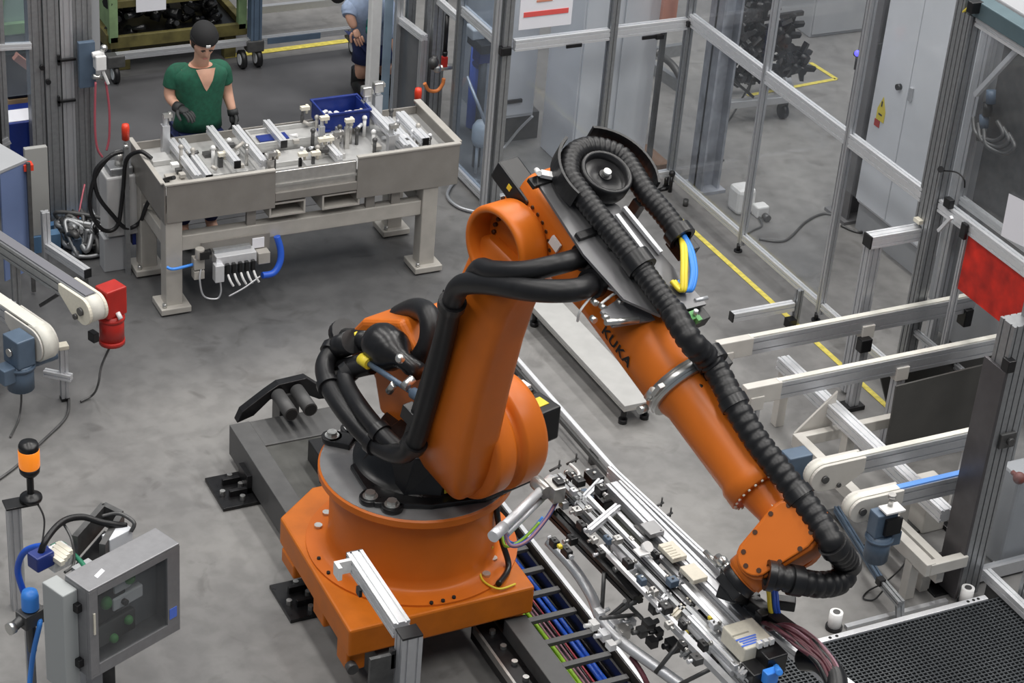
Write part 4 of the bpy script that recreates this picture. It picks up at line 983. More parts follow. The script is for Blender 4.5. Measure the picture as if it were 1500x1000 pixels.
for k in range(64):
    x = random.choice((random.uniform(3.75, 4.3), random.uniform(4.6, 5.1), random.uniform(5.1, 5.5))); y = random.uniform(11.6, 12.02); z = random.uniform(.85, .94)
    r_ = random.random()
    if r_ < .4: mb = MB().cyl((x, y, z), (x + random.uniform(-.07, .07), y + random.uniform(-.05, .05), z + .02), .012, n=10)
    elif r_ < .75: mb = MB().ob((x, y, z), X_ * random.uniform(.015, .035), Y_ * random.uniform(.012, .03), Z_ * .012)
    else: mb = MB().cyl((x, y, .835), (x, y, z + .04), .012, n=10).sph((x, y, z + .04), .018, 10, 6)
    part(mb, 'locating_pin', random.choice((WHITE, STEEL, ALUB, STEELD, TABLEP)), tb)
# blue bin on the table
bi = thing('parts_bin', 'navy blue plastic bin of white fittings at the table back', 'bin', (5.02, 12.02, .9))
mb = MB().bx(4.86, 11.90, .90, 5.18, 12.14, .91)
for x0, y0, x1, y1 in ((4.86, 11.90, 5.18, 11.91), (4.86, 12.13, 5.18, 12.14), (4.86, 11.91, 4.87, 12.13), (5.17, 11.91, 5.18, 12.13)): mb.bx(x0, y0, .91, x1, y1, 1.02)
part(mb, 'bin_shell', NAVY, bi, .003)
mb = MB()
for x0, y0, x1, y1 in ((4.85, 11.89, 5.19, 11.902), (4.85, 12.128, 5.19, 12.15), (4.85, 11.902, 4.862, 12.128), (5.178, 11.902, 5.19, 12.128)): mb.bx(x0, y0, 1.015, x1, y1, 1.03)
part(mb, 'bin_rim', NAVY, bi, .002)
mb = MB()
for k in range(34): mb.sph((random.uniform(4.89, 5.15), random.uniform(11.93, 12.11), random.uniform(.925, .955)), (random.uniform(.012, .024), random.uniform(.01, .02), .012), 8, 5)
o = part(mb, 'white_fittings', WHITE, bi); o['kind'] = 'stuff'
tag_block = thing('bin_rest', 'small bracket shelf carrying the navy parts bin', 'shelf', (5.02, 12.02, .835)) if False else None
box('bin_support', TABLED, tb, 4.95, 11.95, .835, 5.1, 12.08, .897)
# blue crates on the floor side seen at the worker
mb = MB()
# valve block under the front beam
vx0, vx1 = 3.80, 4.32
vb_ = part(MB().bx(3.86, 11.44, .36, 4.32, 11.45, .47), 'valve_plate', TABLED, tb)
box('manifold', ALUB, tb, 3.93, 11.35, .33, 4.20, 11.44, .40, .004)
box('manifold_cap', ALUD, tb, 3.93, 11.40, .40, 4.18, 11.44, .425, .004)
box('regulator', ALUB, tb, 3.91, 11.31, .24, 3.97, 11.37, .36, .004)
for k in range(5):
    x = 4.0 + .043 * k
    c_ = part(MB().bx(x - .012, 11.325, .27, x + .012, 11.36, .35), 'valve_coil', BLACK, tb, .003)
    part(MB().tube([(x, 11.33, .28), (x + .01, 11.31, .24), (x + .03, 11.31, .20)], .008, 8), 'air_tube', WHITE, c_)
part(MB().tube([(3.95, 11.33, .24), (3.95, 11.32, .16), (3.92, 11.32, .12), (3.84, 11.33, .15), (3.82, 11.35, .26), (3.84, 11.38, .33)], .006), 'air_loop', ALU, tb)
part(MB().tube([(4.21, 11.31, .24), (4.1, 11.30, .18), (4.0, 11.31, .13)], .006), 'air_loop', ALU, tb)
part(MB().bx(3.79, 11.37, .25, 3.86, 11.43, .31).bx(3.79, 11.37, .32, 3.86, 11.43, .40).cyl((3.83, 11.38, .40), (3.83, 11.38, .47), .03), 'air_filter', TABLEP, tb, .004)
part(MB().cyl((3.84, 11.37, .43), (3.90, 11.37, .44), .022).ob((3.85, 11.36, .43), X_ * .03, Y_ * .02, Z_ * .025), 'filter_knob', BLACK, tb)
box('junction_box', TABLEP, tb, 4.22, 11.37, .29, 4.30, 11.44, .37, .004)
box('junction_label', PAPER, tb, 4.20, 11.432, .38, 4.28, 11.439, .45)
part(MB().tube([(4.36, 11.42, .45), (4.38, 11.40, .36), (4.37, 11.38, .28), (4.32, 11.36, .22), (4.24, 11.35, .22)], .022, 12), 'blue_tube', BLUEC, tb, 0, 'blue corrugated tube')
part(MB().tube([(3.62, 11.40, .36), (3.66, 11.38, .35), (3.79, 11.40, .35)], .010), 'blue_hose', BLUEL, tb)
# red handle lever posts at the table corners
for q, lab in ((at(184, 200, 1.0), 'red-topped toggle lever at the left end of the fixture table'), (atY(612, 146, 12.22), 'red-topped toggle lever behind the right end of fixture table')):
    t = thing('toggle_lever', lab, 'lever', (q.x, q.y, q.z - .2))
    part(MB().lathe([(0, .09), (.022, .085), (.026, .06), (.024, -.02), (0, -.02)], q, n=16), 'grip', REDL, t)
    part(MB().cyl(q - V((0, 0, .07)), q - V((0, 0, .02)), .012).sph(q - V((0, 0, .07)), .02), 'stem', BOLT, t)
    part(MB().beam(q - V((0, 0, q.z)), q - V((0, 0, .07)), .03, .03), 'support', ALUD, t)
# psu box and black cables
pq = at(190, 392, 0)
ps = thing('power_unit', 'light grey power unit on pedestal left of the fixture table', 'power unit', (3.50, 11.95, 0))
q0 = atY(156, 262, 12.04); q1 = atY(205, 322, 12.04)
box('pedestal', CABG, ps, q0.x - .02, 12.07, 0, q1.x - .06, 12.18, q1.z - .12, .006)
box('housing', mat('power_unit_casing', (.50, .50, .50), .4, .1, .05, 10), ps, q0.x, 12.04, q1.z - .10, q1.x, 12.22, q0.z, .012)
box('top_cover', ALUD, ps, q0.x + .03, 12.06, q0.z, q1.x - .03, 12.2, q0.z + .05, .01)
part(MB().cyl((q0.x + .11, 12.12, q0.z + .05), (q0.x + .11, 12.12, q0.z + .14), .03), 'socket', STEEL, ps)
box('name_plate', STEELD, ps, q0.x + .10, 12.034, q0.z - .10, q0.x + .15, 12.041, q0.z - .07)
box('foot_bracket', NAVY, ps, q1.x - .04, 12.08, q1.z - .20, q1.x + .02, 12.16, q1.z - .10)
for pts, lab, Y0_ in (([(222, 232), (205, 222), (185, 235), (180, 280), (172, 330), (150, 336), (132, 305), (138, 262), (160, 230), (180, 222)], 'black cable looping high in front of the power unit', 11.78), ([(255, 260), (235, 268), (215, 300), (205, 325), (185, 334), (165, 315), (143, 285), (140, 250), (165, 226)], 'black cable sweeping from table corner to the power unit', 11.52)):
    n_ = len(pts); tag(MB().tube([atY(x, y, Y0_ + (12.0 - Y0_) * min(1, i / 3.0)) for i, (x, y) in enumerate(pts)], .014, 10).build('power_cable', RUBBER), lab, 'cable')
# rubbish of cables and clutter between
ct = thing('cable_heap', 'tangled heap of dark cables and fittings left of power unit', 'cables', (3.4, 12.3, 0))
random.seed(3)
base = at(122, 368)
for k in range(16):
    pts = [base + V((random.uniform(-.12, .14), random.uniform(-.12, .25), random.uniform(.02, .22))) for _ in range(6)]
    part(MB().tube(pts, random.choice((.010, .014, .02)), 8), 'cable_loop', random.choice((STEELD, BLACK, STEELD, ALUD)), ct)
for k in range(6):
    q = base + V((random.uniform(-.15, .2), random.uniform(-.1, .2), 0)); part(MB().bx(q.x, q.y, 0, q.x + .06, q.y + .05, random.uniform(.05, .14)), 'fitting', random.choice((STEELD, ALUD, BLUEM)), ct, .006)
tag(MB().tube([at(668, 262, .02), at(655, 285, .02), at(672, 303, .02), at(705, 312, .02)], .012).build('air_hose', ALU), 'pale curved hose on the floor beside the clear booth', 'hose')

# ================================================================== left corner columns of profile
lc = thing('profile_column', 'tall cluster of heavy aluminium profile columns behind the power unit', 'column', (3.4, 12.8, 0))
for x, y, w, n_, m_ in ((3.20, 12.86, .09, 2, ALUD), (3.30, 12.84, .10, 2, ALUD), (3.40, 12.83, .08, 2, ALU), (3.49, 12.86, .08, 2, ALUD), (3.56, 12.9, .06, 1, ALUD)):
    P('upright', m_, lc, (x, y, .02), (x, y, 2.6), w, w, n_, n_)
box('grey_panel', CABG, lc, 3.46, 12.93, 1.0, 3.66, 12.95, 2.5)
for px, py in ((98, 88), (98, 148)):
    q = atY(px, py, 12.77); part(MB().bx(q.x - .06, 12.765, q.z - .008, q.x + .06, 12.785, q.z + .008).bx(q.x - .06, 12.765, q.z - .03, q.x - .045, 12.785, q.z + .04), 'cable_tie', BLACK, lc)
for px, py in ((61, 98), (70, 119), (70, 312)):
    q = atY(px, py, 12.79); part(MB().cyl(q, q + V((0, -.02, 0)), .018, n=10), 'knob', BLACK, lc)
box('base_strip', mat('dull_blue_strip', (.07, .16, .30), .5), lc, 3.10, 12.70, 0, 3.56, 12.76, .06)
# valve cluster on the columns with rose hoses
vc = thing('valve_cluster', 'pale pneumatic valve cluster with two rose hoses on the left column', 'valves', atY(145, 95, 12.7))
q = atY(128, 98, 12.72)
part(MB().bx(q.x - .06, 12.70, q.z - .14, q.x + .05, 12.74, q.z + .18), 'mounting_plate', BLUEM, vc, .004)
q = atY(146, 90, 12.66)
part(MB().ob(q, X_ * .035, Y_ * .04, Z_ * .05).cyl(q + V((.03, 0, .06)), q + V((-.05, 0, .05)), .02).beam(q + V((-.0, -.01, -.02)), q + V((.05, -.02, -.16)), .02, .02), 'valve_body', WHITE, vc, .006)
part(MB().cyl(q + V((-.05, 0, -.1)), q + V((.02, 0, -.12)), .018).sph(q + V((.03, 0, .09)), .025), 'fitting', BOLT, vc)
for xs in (((140, 120), (139, 180), (142, 215), (150, 230)), ((155, 120), (160, 160), (160, 200), (156, 220))):
    part(MB().tube([atY(x, y, 12.66) for x, y in xs], .008), 'rose_hose', ROSE, vc)
tag(MB().tube([at(108, 360, .05), atY(118, 300, 12.6), atY(124, 270, 12.7)], .006).build('thin_hose', ROSE), 'thin rose tube at the foot of left columns', 'hose')
# left fence bay with orange/dark stuff
lf = thing('fence_bay', 'narrow aluminium fence bay between machine hood and profile columns', 'fence', (2.98, 12.9, 0))
P('post', ALUD, lf, (2.96, 12.80, 0), (2.96, 12.80, 2.6), .06, .06)
q = atY(18, 68, 12.75); P('top_rail', ALUB, lf, (2.86, 12.78, q.z), (3.16, 12.78, q.z - .02), .04, .04)
P('mid_rail', ALU, lf, (2.80, 12.78, .62), (2.99, 12.78, .70), .04, .05)
box('clear_pane', GLASSB, lf, 2.99, 12.79, 1.0, 3.15, 12.80, 2.5)
part(MB().bx(2.90, 12.72, .55, 2.93, 12.75, 1.4), 'black_strip', BLACK, lf)
sh_ = thing('stacked_shelf', 'small shelf stack of orange, black and cardboard boxes behind left bay', 'shelf', (3.2, 13.5, 0))
q = atY(36, 110, 13.3); z_ = q.z
box('dark_board', BLACK, sh_, q.x - .12, 13.3, z_ - .16, q.x + .14, 13.6, z_ + .16)
part(MB().beam(atY(22, 82, 13.28), atY(46, 100, 13.28), .06, .05), 'orange_bar', PINK, sh_)
box('cardboard_box', CARD, sh_, q.x - .12, 13.3, z_ - .40, q.x + .14, 13.6, z_ - .17, .004)
box('shelf_leg', STEELD, sh_, q.x - .1, 13.4, 0, q.x + .1, 13.55, z_ - .40)
q = atY(35, 195, 12.95)
nb = thing('parts_crate', 'navy blue crate behind the left fence bay', 'crate', (q.x, 13.1, 0))
box('crate_shell', NAVY, nb, q.x - .16, 12.95, 0.05, q.x + .16, 13.25, q.z + .08, .006)
box('paper', PAPER, nb, q.x - .12, 12.97, q.z + .08, q.x + .10, 13.15, q.z + .085)
box('crate_foot', STEELD, nb, q.x - .14, 12.97, 0, q.x + .14, 13.23, .05)
# machine hood with blue pane at left
mh_ = thing('machine_hood', 'grey machine hood with blue tinted side panel above dark conveyor', 'machine', (2.8, 12.2, 0))
zt_ = .95
tp_ = [at(-25, 195, zt_), at(40, 233, zt_), at(0, 250, zt_), at(-40, 270, zt_)]
mb = MB().prism([(p.x, p.y) for p in tp_], (0, 0, zt_ - .03), X_, Y_, Z_, .03); part(mb, 'hood_top', CABG, mh_, .003)
p1_, p2_ = at(36, 236, zt_), at(-25, 262, zt_)
for a_, b_, m_, nm in ((tp_[1], tp_[2], BLUEPANE, 'side_panel'),):
    d_ = (b_ - a_); d_.z = 0; n_ = V((-d_.y, d_.x, 0)).normalized() * .006
    mb = MB().ob((a_ + d_ * .5) - V((0, 0, .43)) + V((0, 0, .03)) - n_, d_ * .5, n_, Z_ * .38); part(mb, nm, m_, mh_)
mb = MB().ob(at(41, 236, zt_) - V((0, 0, .47)), X_ * .012, Y_ * .012, Z_ * .46); part(mb, 'corner_post', STEELD, mh_)
mb = MB().ob(tp_[1] - V((0.0, .0, .05)), X_ * .03, Y_ * .03, Z_ * .02); part(mb, 'red_corner', REDL, mh_)
pe_ = thing('beige_panel', 'beige upright sheet standing between hood and left columns', 'panel', (3.0, 12.6, 0))
q = atY(50, 260, 12.5); box('sheet', mat('beige_grey_sheet', (.36, .36, .345), .5), pe_, q.x - .06, 12.48, .12, q.x + .09, 12.52, q.z + .22, .004)
box('sheet_foot', mat('dull_blue_foot', (.10, .2, .34), .5), pe_, q.x - .06, 12.46, 0, q.x + .15, 12.54, .12)
# low L-shaped profile on the floor
lp = thing('floor_profile', 'short aluminium profile bar lying low beside left columns', 'profile', (3.1, 12.3, 0))
a_, b_ = at(68, 360, .2), at(128, 400, .2)
P('bar', ALUB, lp, a_, b_, .05, .06); P('upright', ALU, lp, (a_.x, a_.y, 0), (a_.x, a_.y, .45), .05, .05)
part(MB().bx(b_.x - .04, b_.y - .02, 0, b_.x, b_.y + .02, .17), 'bar_foot', STEELD, lp)
d_ = (b_ - a_).normalized(); part(MB().beam(b_, b_ + d_ * .01, .05, .06), 'end_cap', BLACK, lp)

# ================================================================== roller / belt conveyors on the right
CZ = .67
def stadium_plate(mb, cx, cz, r, L, y, th, mi=0, n=14):
    """rounded conveyor end plate in the XZ plane, round end to -X, tapering to a square end"""
    pts = [(r * math.cos(a), r * math.sin(a)) for a in [math.pi / 2 + math.pi * k / n for k in range(n + 1)]] + [(L * .55, -r), (L, -r * .1), (L, r)]
    return mb.prism([(cx + p[0], cz + p[1]) for p in pts], (0, y, 0), X_, Z_, Y_, th, mi)
def conveyor(label, x0, x1, y, z, kind, legs=()):
    t = thing('belt_conveyor', label, 'conveyor', ((x0 + x1) / 2, y, 0))
    xs = x0 + (.30 if kind else .22)
    P('beam', ALU, t, (xs, y, z - .055), (x1, y, z - .055), .05, .11, 1, 2)
    part(MB().bx(xs, y - .018, z, x1, y + .018, z + .010), 'belt', BLUEBELT if kind == 4 else BELT, t)
    if kind:
        r = .085 if kind == 3 else .075
        cx, cz = x0 + r, z - r + .012
        part(stadium_plate(MB(), cx, cz, r * .97, .26, y - .045, .02), 'end_plate', CREAM, t, .003)
        part(stadium_plate(MB(), cx, cz, r * .97, .26, y + .025, .02), 'end_plate', CREAM, t, .003)
        part(MB().cyl((cx, y - .024, cz), (cx, y + .024, cz), r, n=28).bx(cx, y - .022, z - .01, xs + .02, y + .022, z + .012), 'end_pulley', BELT, t)
        part(MB().cyl((cx, y - .06, cz), (cx, y - .045, cz), .022, n=12), 'axle', STEELD, t)
        part(MB().cyl((cx + .10, y - .055, cz - .06), (cx + .10, y - .045, cz - .06), .014, n=8), 'adjusting_screw', STEELD, t)
    else:
        part(MB().bx(x0, y - .029, z - .112, xs + .02, y + .029, z + .008), 'end_block', CREAM, t, .005)
    for (lx, lz) in legs:
        l_ = P('leg', ALU, t, (lx, y, .03), (lx, y, z - .11), .06, .06)
        part(MB().bx(lx - .045, y - .036, z - .15, lx + .045, y + .036, z - .06), 'leg_bracket', CREAM, l_, .004)
        part(MB().bx(lx - .07, y - .05, 0, lx + .07, y + .05, .03), 'leg_foot', BLACK, l_, .004)
    return t
b1a, b1b = at(1060, 512, CZ), at(1428, 431, CZ)
cv1 = conveyor('rearmost of the silver belt conveyors, ending under the red panel', b1a.x, b1b.x, b1b.y, CZ, 0, ((b1a.x + .06, 0), (7.27, 0)))
b2a, b2b = at(1095, 572, CZ), at(1462, 493, CZ)
cv2 = conveyor('silver belt conveyor just in front of the rearmost one, above the dark sheets', b2a.x, b2b.x, b2b.y, CZ, 0, ((b2a.x + .08, 0), (7.19, 0)))
b3a, b3b = at(1192, 690, CZ), at(1432, 628, CZ)
cv3 = conveyor('silver belt conveyor with round cream end plate and cream belt', b3a.x, b3b.x + .12, b3b.y, CZ, 3, ((7.12, 0),))
b4a, b4b = at(1252, 742, CZ), at(1412, 692, CZ)
cv4 = conveyor('short silver conveyor with bright blue belt and blue gear motor', b4a.x, b4b.x + .2, b4b.y, CZ, 4, ((6.98, 0),))
part(MB().ob(atY(1392, 362 + 80, b1b.y), X_ * .0, Y_ * .0, Z_ * .0), 'clip', BLACK, cv1) if False else None
part(MB().bx(b1b.x - .08, b1b.y - .05, CZ - .20, b1b.x - .02, b1b.y + .03, CZ - .08), 'sensor_box', BLACK, cv1, .006)
part(MB().bx(b1b.x - .03, b1b.y - .03, CZ, b1b.x + .05, b1b.y + .03, CZ + .05), 'end_bracket', WHITE, cv1, .006)
part(MB().sph((b1b.x + .03, b1b.y - .02, CZ + .06), .03, 12, 8), 'red_knob', REDL, cv1)
part(MB().bx(7.2, b1b.y - .08, CZ - .22, 7.28, b1b.y - .02, CZ - .13), 'sensor_box', BLACK, cv1, .006)
# blue gear motors
def gearmotor(parent, c, m_=BLUEM, s=1.0, side=-1):
    g = part(MB().ob(c, X_ * .075 * s, Y_ * .05 * s, Z_ * .085 * s), 'gearbox', m_, parent, .008)
    part(MB().cyl(c + V((0, side * .0, -.085 * s)), c + V((0, 0, -.27 * s)), .078 * s, n=20).cyl(c + V((0, 0, -.11 * s)), c + V((0, 0, -.125 * s)), .09 * s, n=20).cyl(c + V((0, 0, -.26 * s)), c + V((0, 0, -.285 * s)), .07 * s, n=20), 'motor', m_, g)
    part(MB().ob(c + V((.10 * s, -.0, -.13 * s)), X_ * .04 * s, Y_ * .04 * s, Z_ * .05 * s), 'terminal_box', m_, g, .006)
    return g
g4 = gearmotor(cv4, V((b4a.x + .16, b4b.y - .12, CZ - .10)), BLUEM, .86)
part(MB().ob(V((b4a.x + .19, b4b.y - .14, CZ - .01)), X_ * .06, Y_ * .04, Z_ * .005), 'white_bracket', WHITE, g4)
part(MB().cyl(V((b4a.x + .19, b4b.y - .12, CZ - .005)), V((b4a.x + .19, b4b.y - .12, CZ + .06)), .014).cyl(V((b4a.x + .19, b4b.y - .12, CZ + .05)), V((b4a.x + .19, b4b.y - .12, CZ + .07)), .022), 'brass_stud', STEEL, g4)
part(MB().ob(V((b4a.x + .19, b4b.y - .175, CZ - .10)), X_ * .05, Y_ * .01, Z_ * .05), 'dark_cover', BLACK, g4)
g3 = gearmotor(cv3, V((b3a.x + .03, b3b.y + .16, CZ - .10)))
# base frame under the conveyors
bf = thing('conveyor_base', 'white welded base frame and aluminium cross rail under the conveyors', 'frame', (6.7, 8.2, 0))
P('cross_rail', ALUB, bf, (6.72, 9.05, .42), (6.72, 7.36, .42), .08, .08, 2, 2)
for y in (9.0, 8.3, 7.72): box('rail_leg', CREAM, bf, 6.69, y - .03, 0, 6.75, y + .03, .38, .003)
def A_line(x, y, z, x2, y2, z2): return at(x, y, z), at(x2, y2, z2)
p_, q_ = at(1166, 642, .28), at(1204, 690, .28)
part(MB().beam(p_, V((p_.x, p_.y - 1.35, .28)), .06, .08), 'base_beam', CREAM, bf, .004)
part(MB().beam(V((p_.x, p_.y - .02, .28)), V((7.3, p_.y - .02, .28)), .05, .07), 'base_beam', CREAM, bf, .004)
part(MB().beam(V((p_.x, p_.y - 1.33, .28)), V((6.72, p_.y - 1.33, .28)), .05, .07), 'base_beam', CREAM, bf, .004)
p2_, q2_ = at(1350, 775, .22), at(1390, 862, .22)
part(MB().beam(V((6.60, 7.75, .2)), V((6.60, 7.17, .2)), .05, .14), 'base_beam', CREAM, bf, .004)
part(MB().prism([(0, 0), (.26, 0), (.26, .24)], (p_.x + .0, p_.y + .02, .3), X_, Z_, Y_, .015), 'gusset', CREAM, bf, .003)
for xx, yy in ((p_.x, p_.y - .1), (p_.x, p_.y - 1.2), (6.6, 7.3), (7.2, p_.y - .02)): box('base_foot', CREAM, bf, xx - .03, yy - .03, 0, xx + .03, yy + .03, .25, .003)
box('base_box', CREAM, bf, 6.90, 7.72, 0, 7.05, 7.90, .30, .01)
part(MB().bx(6.78, 8.05, .0, 7.25, 8.20, .02), 'floor_plate', STEELD, bf)
part(MB().bx(6.50, 7.74, 0, 7.0, 8.1, .015), 'floor_plate', STEELD, bf)
part(MB().bx(6.62, 7.20, .0, 6.78, 7.36, .012).bx(6.66, 7.30, .012, 6.73, 7.33, .20), 'anchor_bracket', BLACK, bf, .003)
# dark sheets stacked under conveyor two
t1, t2, t3, t4 = at(1313, 566, .62), at(1451, 532, .62), None, None
y_ = 8.40
def sheet(label, pts, y, th=.012, m_=SHEETD):
    Pn = [atY(x, yy, y) for x, yy in pts]; Pn = [V((p.x, y, max(.005, p.z))) for p in Pn]
    o = MB().prism([(p.x, p.z) for p in Pn], (0, y, 0), X_, Z_, Y_, th).build('metal_sheet', m_)
    return tag(o, label, 'sheet', None)
sheet('large dark grey metal sheet leaning upright under the conveyors', [(1313, 566), (1460, 530), (1460, 640), (1296, 672)], 8.32)
sheet('dark metal sheet behind the large one, partly hidden', [(1288, 545), (1466, 505), (1466, 640), (1306, 620)], 8.62)
# white foot tubes on the floor
for px, py, lab in ((1221, 920, 'white plastic floor sleeve left of the grating strip'), (1413, 884, 'white plastic floor sleeve at the foot of the big post')):
    f = at(px, py); t = thing('floor_sleeve', lab, 'sleeve', f)
    part(MB().cyl(f, f + V((0, 0, .11)), .036, n=20), 'tube', WHITE, t); part(MB().cyl(f, f + V((0, 0, .018)), .046, n=20), 'collar', BLACK, t)
    part(MB().cyl(f + V((0, 0, .11)), f + V((0, 0, .113)), .02, n=14), 'hole', STEELD, t)
# bent floor bracket with cable
fb = thing('bent_floor_bar', 'bent grey profile bar on the floor with looped thin cable', 'bar', (6.45, 7.5, 0))
P('bar', BLUEM, fb, at(1225, 745, .05), at(1290, 850, .12), .03, .04)
P('bar', ALUD, fb, at(1290, 850, .12), at(1320, 885, .12), .04, .04)
P('bar', ALUD, fb, at(1318, 880, .12), at(1318, 880, .12) + V((-.02, -.06, -.12)), .04, .04)
part(MB().ob(at(1290, 851, .13), X_ * .02, Y_ * .02, Z_ * .02), 'joint', BLACK, fb)
tag(MB().tube([at(1332, 800, .02), at(1325, 825, .01), at(1300, 850, .05), at(1272, 865, .01), at(1265, 876, .01), at(1280, 878, .01), at(1294, 864, .06)], .005, 6).build('thin_cable', BLACK), 'thin black cable loop by the bent floor bar', 'cable')

# big foreground post
bp_ = thing('heavy_post', 'big slotted grey aluminium machine post with dark side plate behind the grating', 'post', (6.79, 7.24, 0))
P('post_profile', ALUD, bp_, (6.80, 7.22, .0), (6.80, 7.22, 1.72), .16, .12, 4, 2, (0, 1, 0))
box('side_plate', mat('dark_anodised_plate', (.10, .095, .10), .4, .5, .15, 9), bp_, 6.698, 7.13, .02, 6.718, 7.31, 1.47, .002)
P('upper_profile', ALUD, bp_, (6.86, 7.22, 1.72), (6.86, 7.22, 2.7), .05, .08)
part(MB().bx(6.70, 7.12, 1.47, 6.75, 7.18, 1.54), 'top_bracket', BLACK, bp_, .005)
part(MB().ob((6.83, 7.15, 1.02), X_ * .05, Y_ * .01, Z_ * .045).cyl((6.84, 7.14, 1.02), (6.84, 7.12, 1.02), .022), 'cover_cap', STEELD, bp_, .004)
q = at(1440, 858, .06)
gr_ = thing('ground_profile', 'aluminium profile lying along the right edge of the grating', 'profile', (6.9, 6.7, 0))
P('profile_bar', ALUB, gr_, (6.89, 7.14, .14), (6.89, 5.9, .14), .05, .06); box('profile_pad', STEELD, gr_, 6.875, 6.0, 0, 6.905, 7.1, .11)
hp2 = thing('side_post', 'slim aluminium post at the right edge beside the big post', 'post', (7.08, 6.98, 0))
f_ = at(1490, 905, 0); P('post_profile', ALUD, hp2, (f_.x + .02, f_.y, 0), (f_.x + .02, f_.y, 1.9), .06, .06)
q1, q2 = at(1440, 560, 1.0), None
pn = thing('guard_pane', 'clear guard pane standing beside the big slotted post', 'pane', (7.3, 7.25, 0))
box('pane', GLASS, pn, 6.885, 7.23, .10, 7.7, 7.236, 1.8); box('pane_rail', ALU, pn, 6.885, 7.21, .02, 7.7, 7.255, .10)
mk = thing('pump_unit', 'grey box machine with reddish knob seen behind right pane', 'machine', (7.36, 7.38, 0))
box('casing', CABG, mk, 7.12, 7.29, 0, 7.6, 7.46, .62, .02); q = atY(1493, 700, 7.26)
part(MB().sph(q, .035).cyl(q, q + V((0, .06, 0)), .014), 'knob', mat('rust_red_knob', (.18, .05, .04), .5), mk)
tag(MB().tube([at(1450, 830, .02), at(1470, 812, .02), at(1500, 800, .02)], .008).build('air_hose', WHITE), 'pale hose on the floor behind the right pane', 'hose')
st(MB().bx(6.0, 7.13, 0, 6.66, 7.16, .02), 'trim_5', ALU)
# grating mat
gm = thing('grating_mat', 'dark floor grating with a white perforated front lip', 'grating', (6.3, 6.5, 0))
gz_ = .10
ga, gb = at(1198, 934, gz_), at(1440, 877, gz_)
gy = (ga.y + gb.y) / 2
gx0, gx1 = ga.x - .05, gb.x + .0
gx0 = 5.3
box('support_tray', BLACK, gm, gx0, 5.75, 0, gx1 + .12, gy - .03, .05)
box('front_lip', ALUB, gm, ga.x - .02, gy - .035, .0, gb.x + .02, gy + .0, gz_ + .012, .002)
for fxp in (.05, .09, .90, .935, .965):
    part(MB().cyl((ga.x + (gb.x - ga.x) * fxp, gy - .018, gz_ + .010), (ga.x + (gb.x - ga.x) * fxp, gy - .018, gz_ + .014), .009, n=10), 'lip_hole', HOLE, gm)
mb = MB()
n1 = int((gx1 + .12 - gx0) / .027)
for k in range(n1): x = gx0 + .027 * k; mb.bx(x, 5.76, .05, x + .008, gy - .035, gz_)
y = 5.77
while y < gy - .04: mb.bx(gx0, y, .06, gx1 + .12, y + .008, gz_ + .002); y += .024
o = part(mb, 'grating_bars', GRATE, gm); o['kind'] = 'stuff'

# ================================================================== gripper frame held by the robot
GZ = 1.42
gp = thing('gripper_frame', 'long aluminium gripper frame full of clamps hanging below robot wrist', 'gripper', at(1000, 860, GZ) - V((0, 0, .3)))
def G(x, y, z=GZ): return at(x, y, z)
GA, GB = G(898, 712), G(1108, 925)
GDV = (GB - GA).normalized(); GX = V((0, 0, 1)).cross(GDV).normalized()   # GX: across
if (G(1000, 860) - G(960, 900)).dot(GX) < 0: GX = -GX
def gl(x, y, z=GZ): return G(x, y, z)
P('main_beam', ALU, gp, GA, GB, .085, .05, 2, 1)
P('side_beam', ALUB, gp, gl(893, 690, GZ + .0), gl(1130, 912, GZ + .0), .03, .06)
P('side_beam', ALUB, gp, gl(1100, 905, GZ - .02), gl(1270, 1030, GZ - .02), .06, .05)
P('second_beam', STEELD, gp, gl(872, 752, GZ - .04), gl(1010, 892, GZ - .04), .06, .05, 2, 1)
P('second_beam', ALUD, gp, gl(850, 740, GZ - .04), gl(1130, 1028, GZ - .04), .05, .05, 1, 1)
P('third_beam', ALUD, gp, gl(815, 700, GZ - .05), gl(1085, 975, GZ - .05), .045, .05)
for (x0, y0, x1, y1, z, w, m__) in ((862, 728, 985, 856, .0, .018, ALUB), (905, 752, 1075, 928, -.02, .022, ALU), (880, 800, 1000, 925, -.03, .02, ALUB), (1000, 858, 1085, 948, .0, .02, ALUB), (985, 915, 1080, 1012, -.05, .03, ALU), (930, 770, 1010, 850, -.01, .014, STEELD)):
    part(MB().beam(gl(x0, y0, GZ + z), gl(x1, y1, GZ + z), w, w), 'slim_rail', m__, gp)
P('third_beam', BLACKM, gp, gl(812, 752, GZ - .14), gl(935, 878, GZ - .14), .055, .05)
P('third_beam', ALU, gp, gl(985, 880, GZ - .10), gl(1090, 1005, GZ - .10), .045, .045)
P('third_beam', ALUB, gp, gl(1010, 905, GZ - .02), gl(1100, 1000, GZ - .02), .03, .03)
for (x0, y0, x1, y1, z, m_) in ((862, 778, 905, 742, .0, ALUB), (972, 880, 1000, 846, -.03, ALUB), (985, 905, 1010, 880, -.03, IVORY), (1085, 990, 1120, 950, .02, ALU), (935, 845, 980, 805, -.08, ALUD), (1000, 960, 1050, 915, -.12, ALUD), (845, 742, 880, 705, -.04, ALU)):
    P('cross_bar', m_, gp, gl(x0, y0, GZ + z), gl(x1, y1, GZ + z), .03, .03)
part(MB().cyl(gl(724, 784), gl(806, 705), .022, n=16).cyl(gl(722, 786), gl(738, 771), .028, n=16).cyl(gl(796, 714), gl(808, 703), .03, n=16).cyl(gl(742, 782, GZ - .05), gl(812, 712, GZ - .05), .016, n=12), 'end_tube', ALUB, gp)
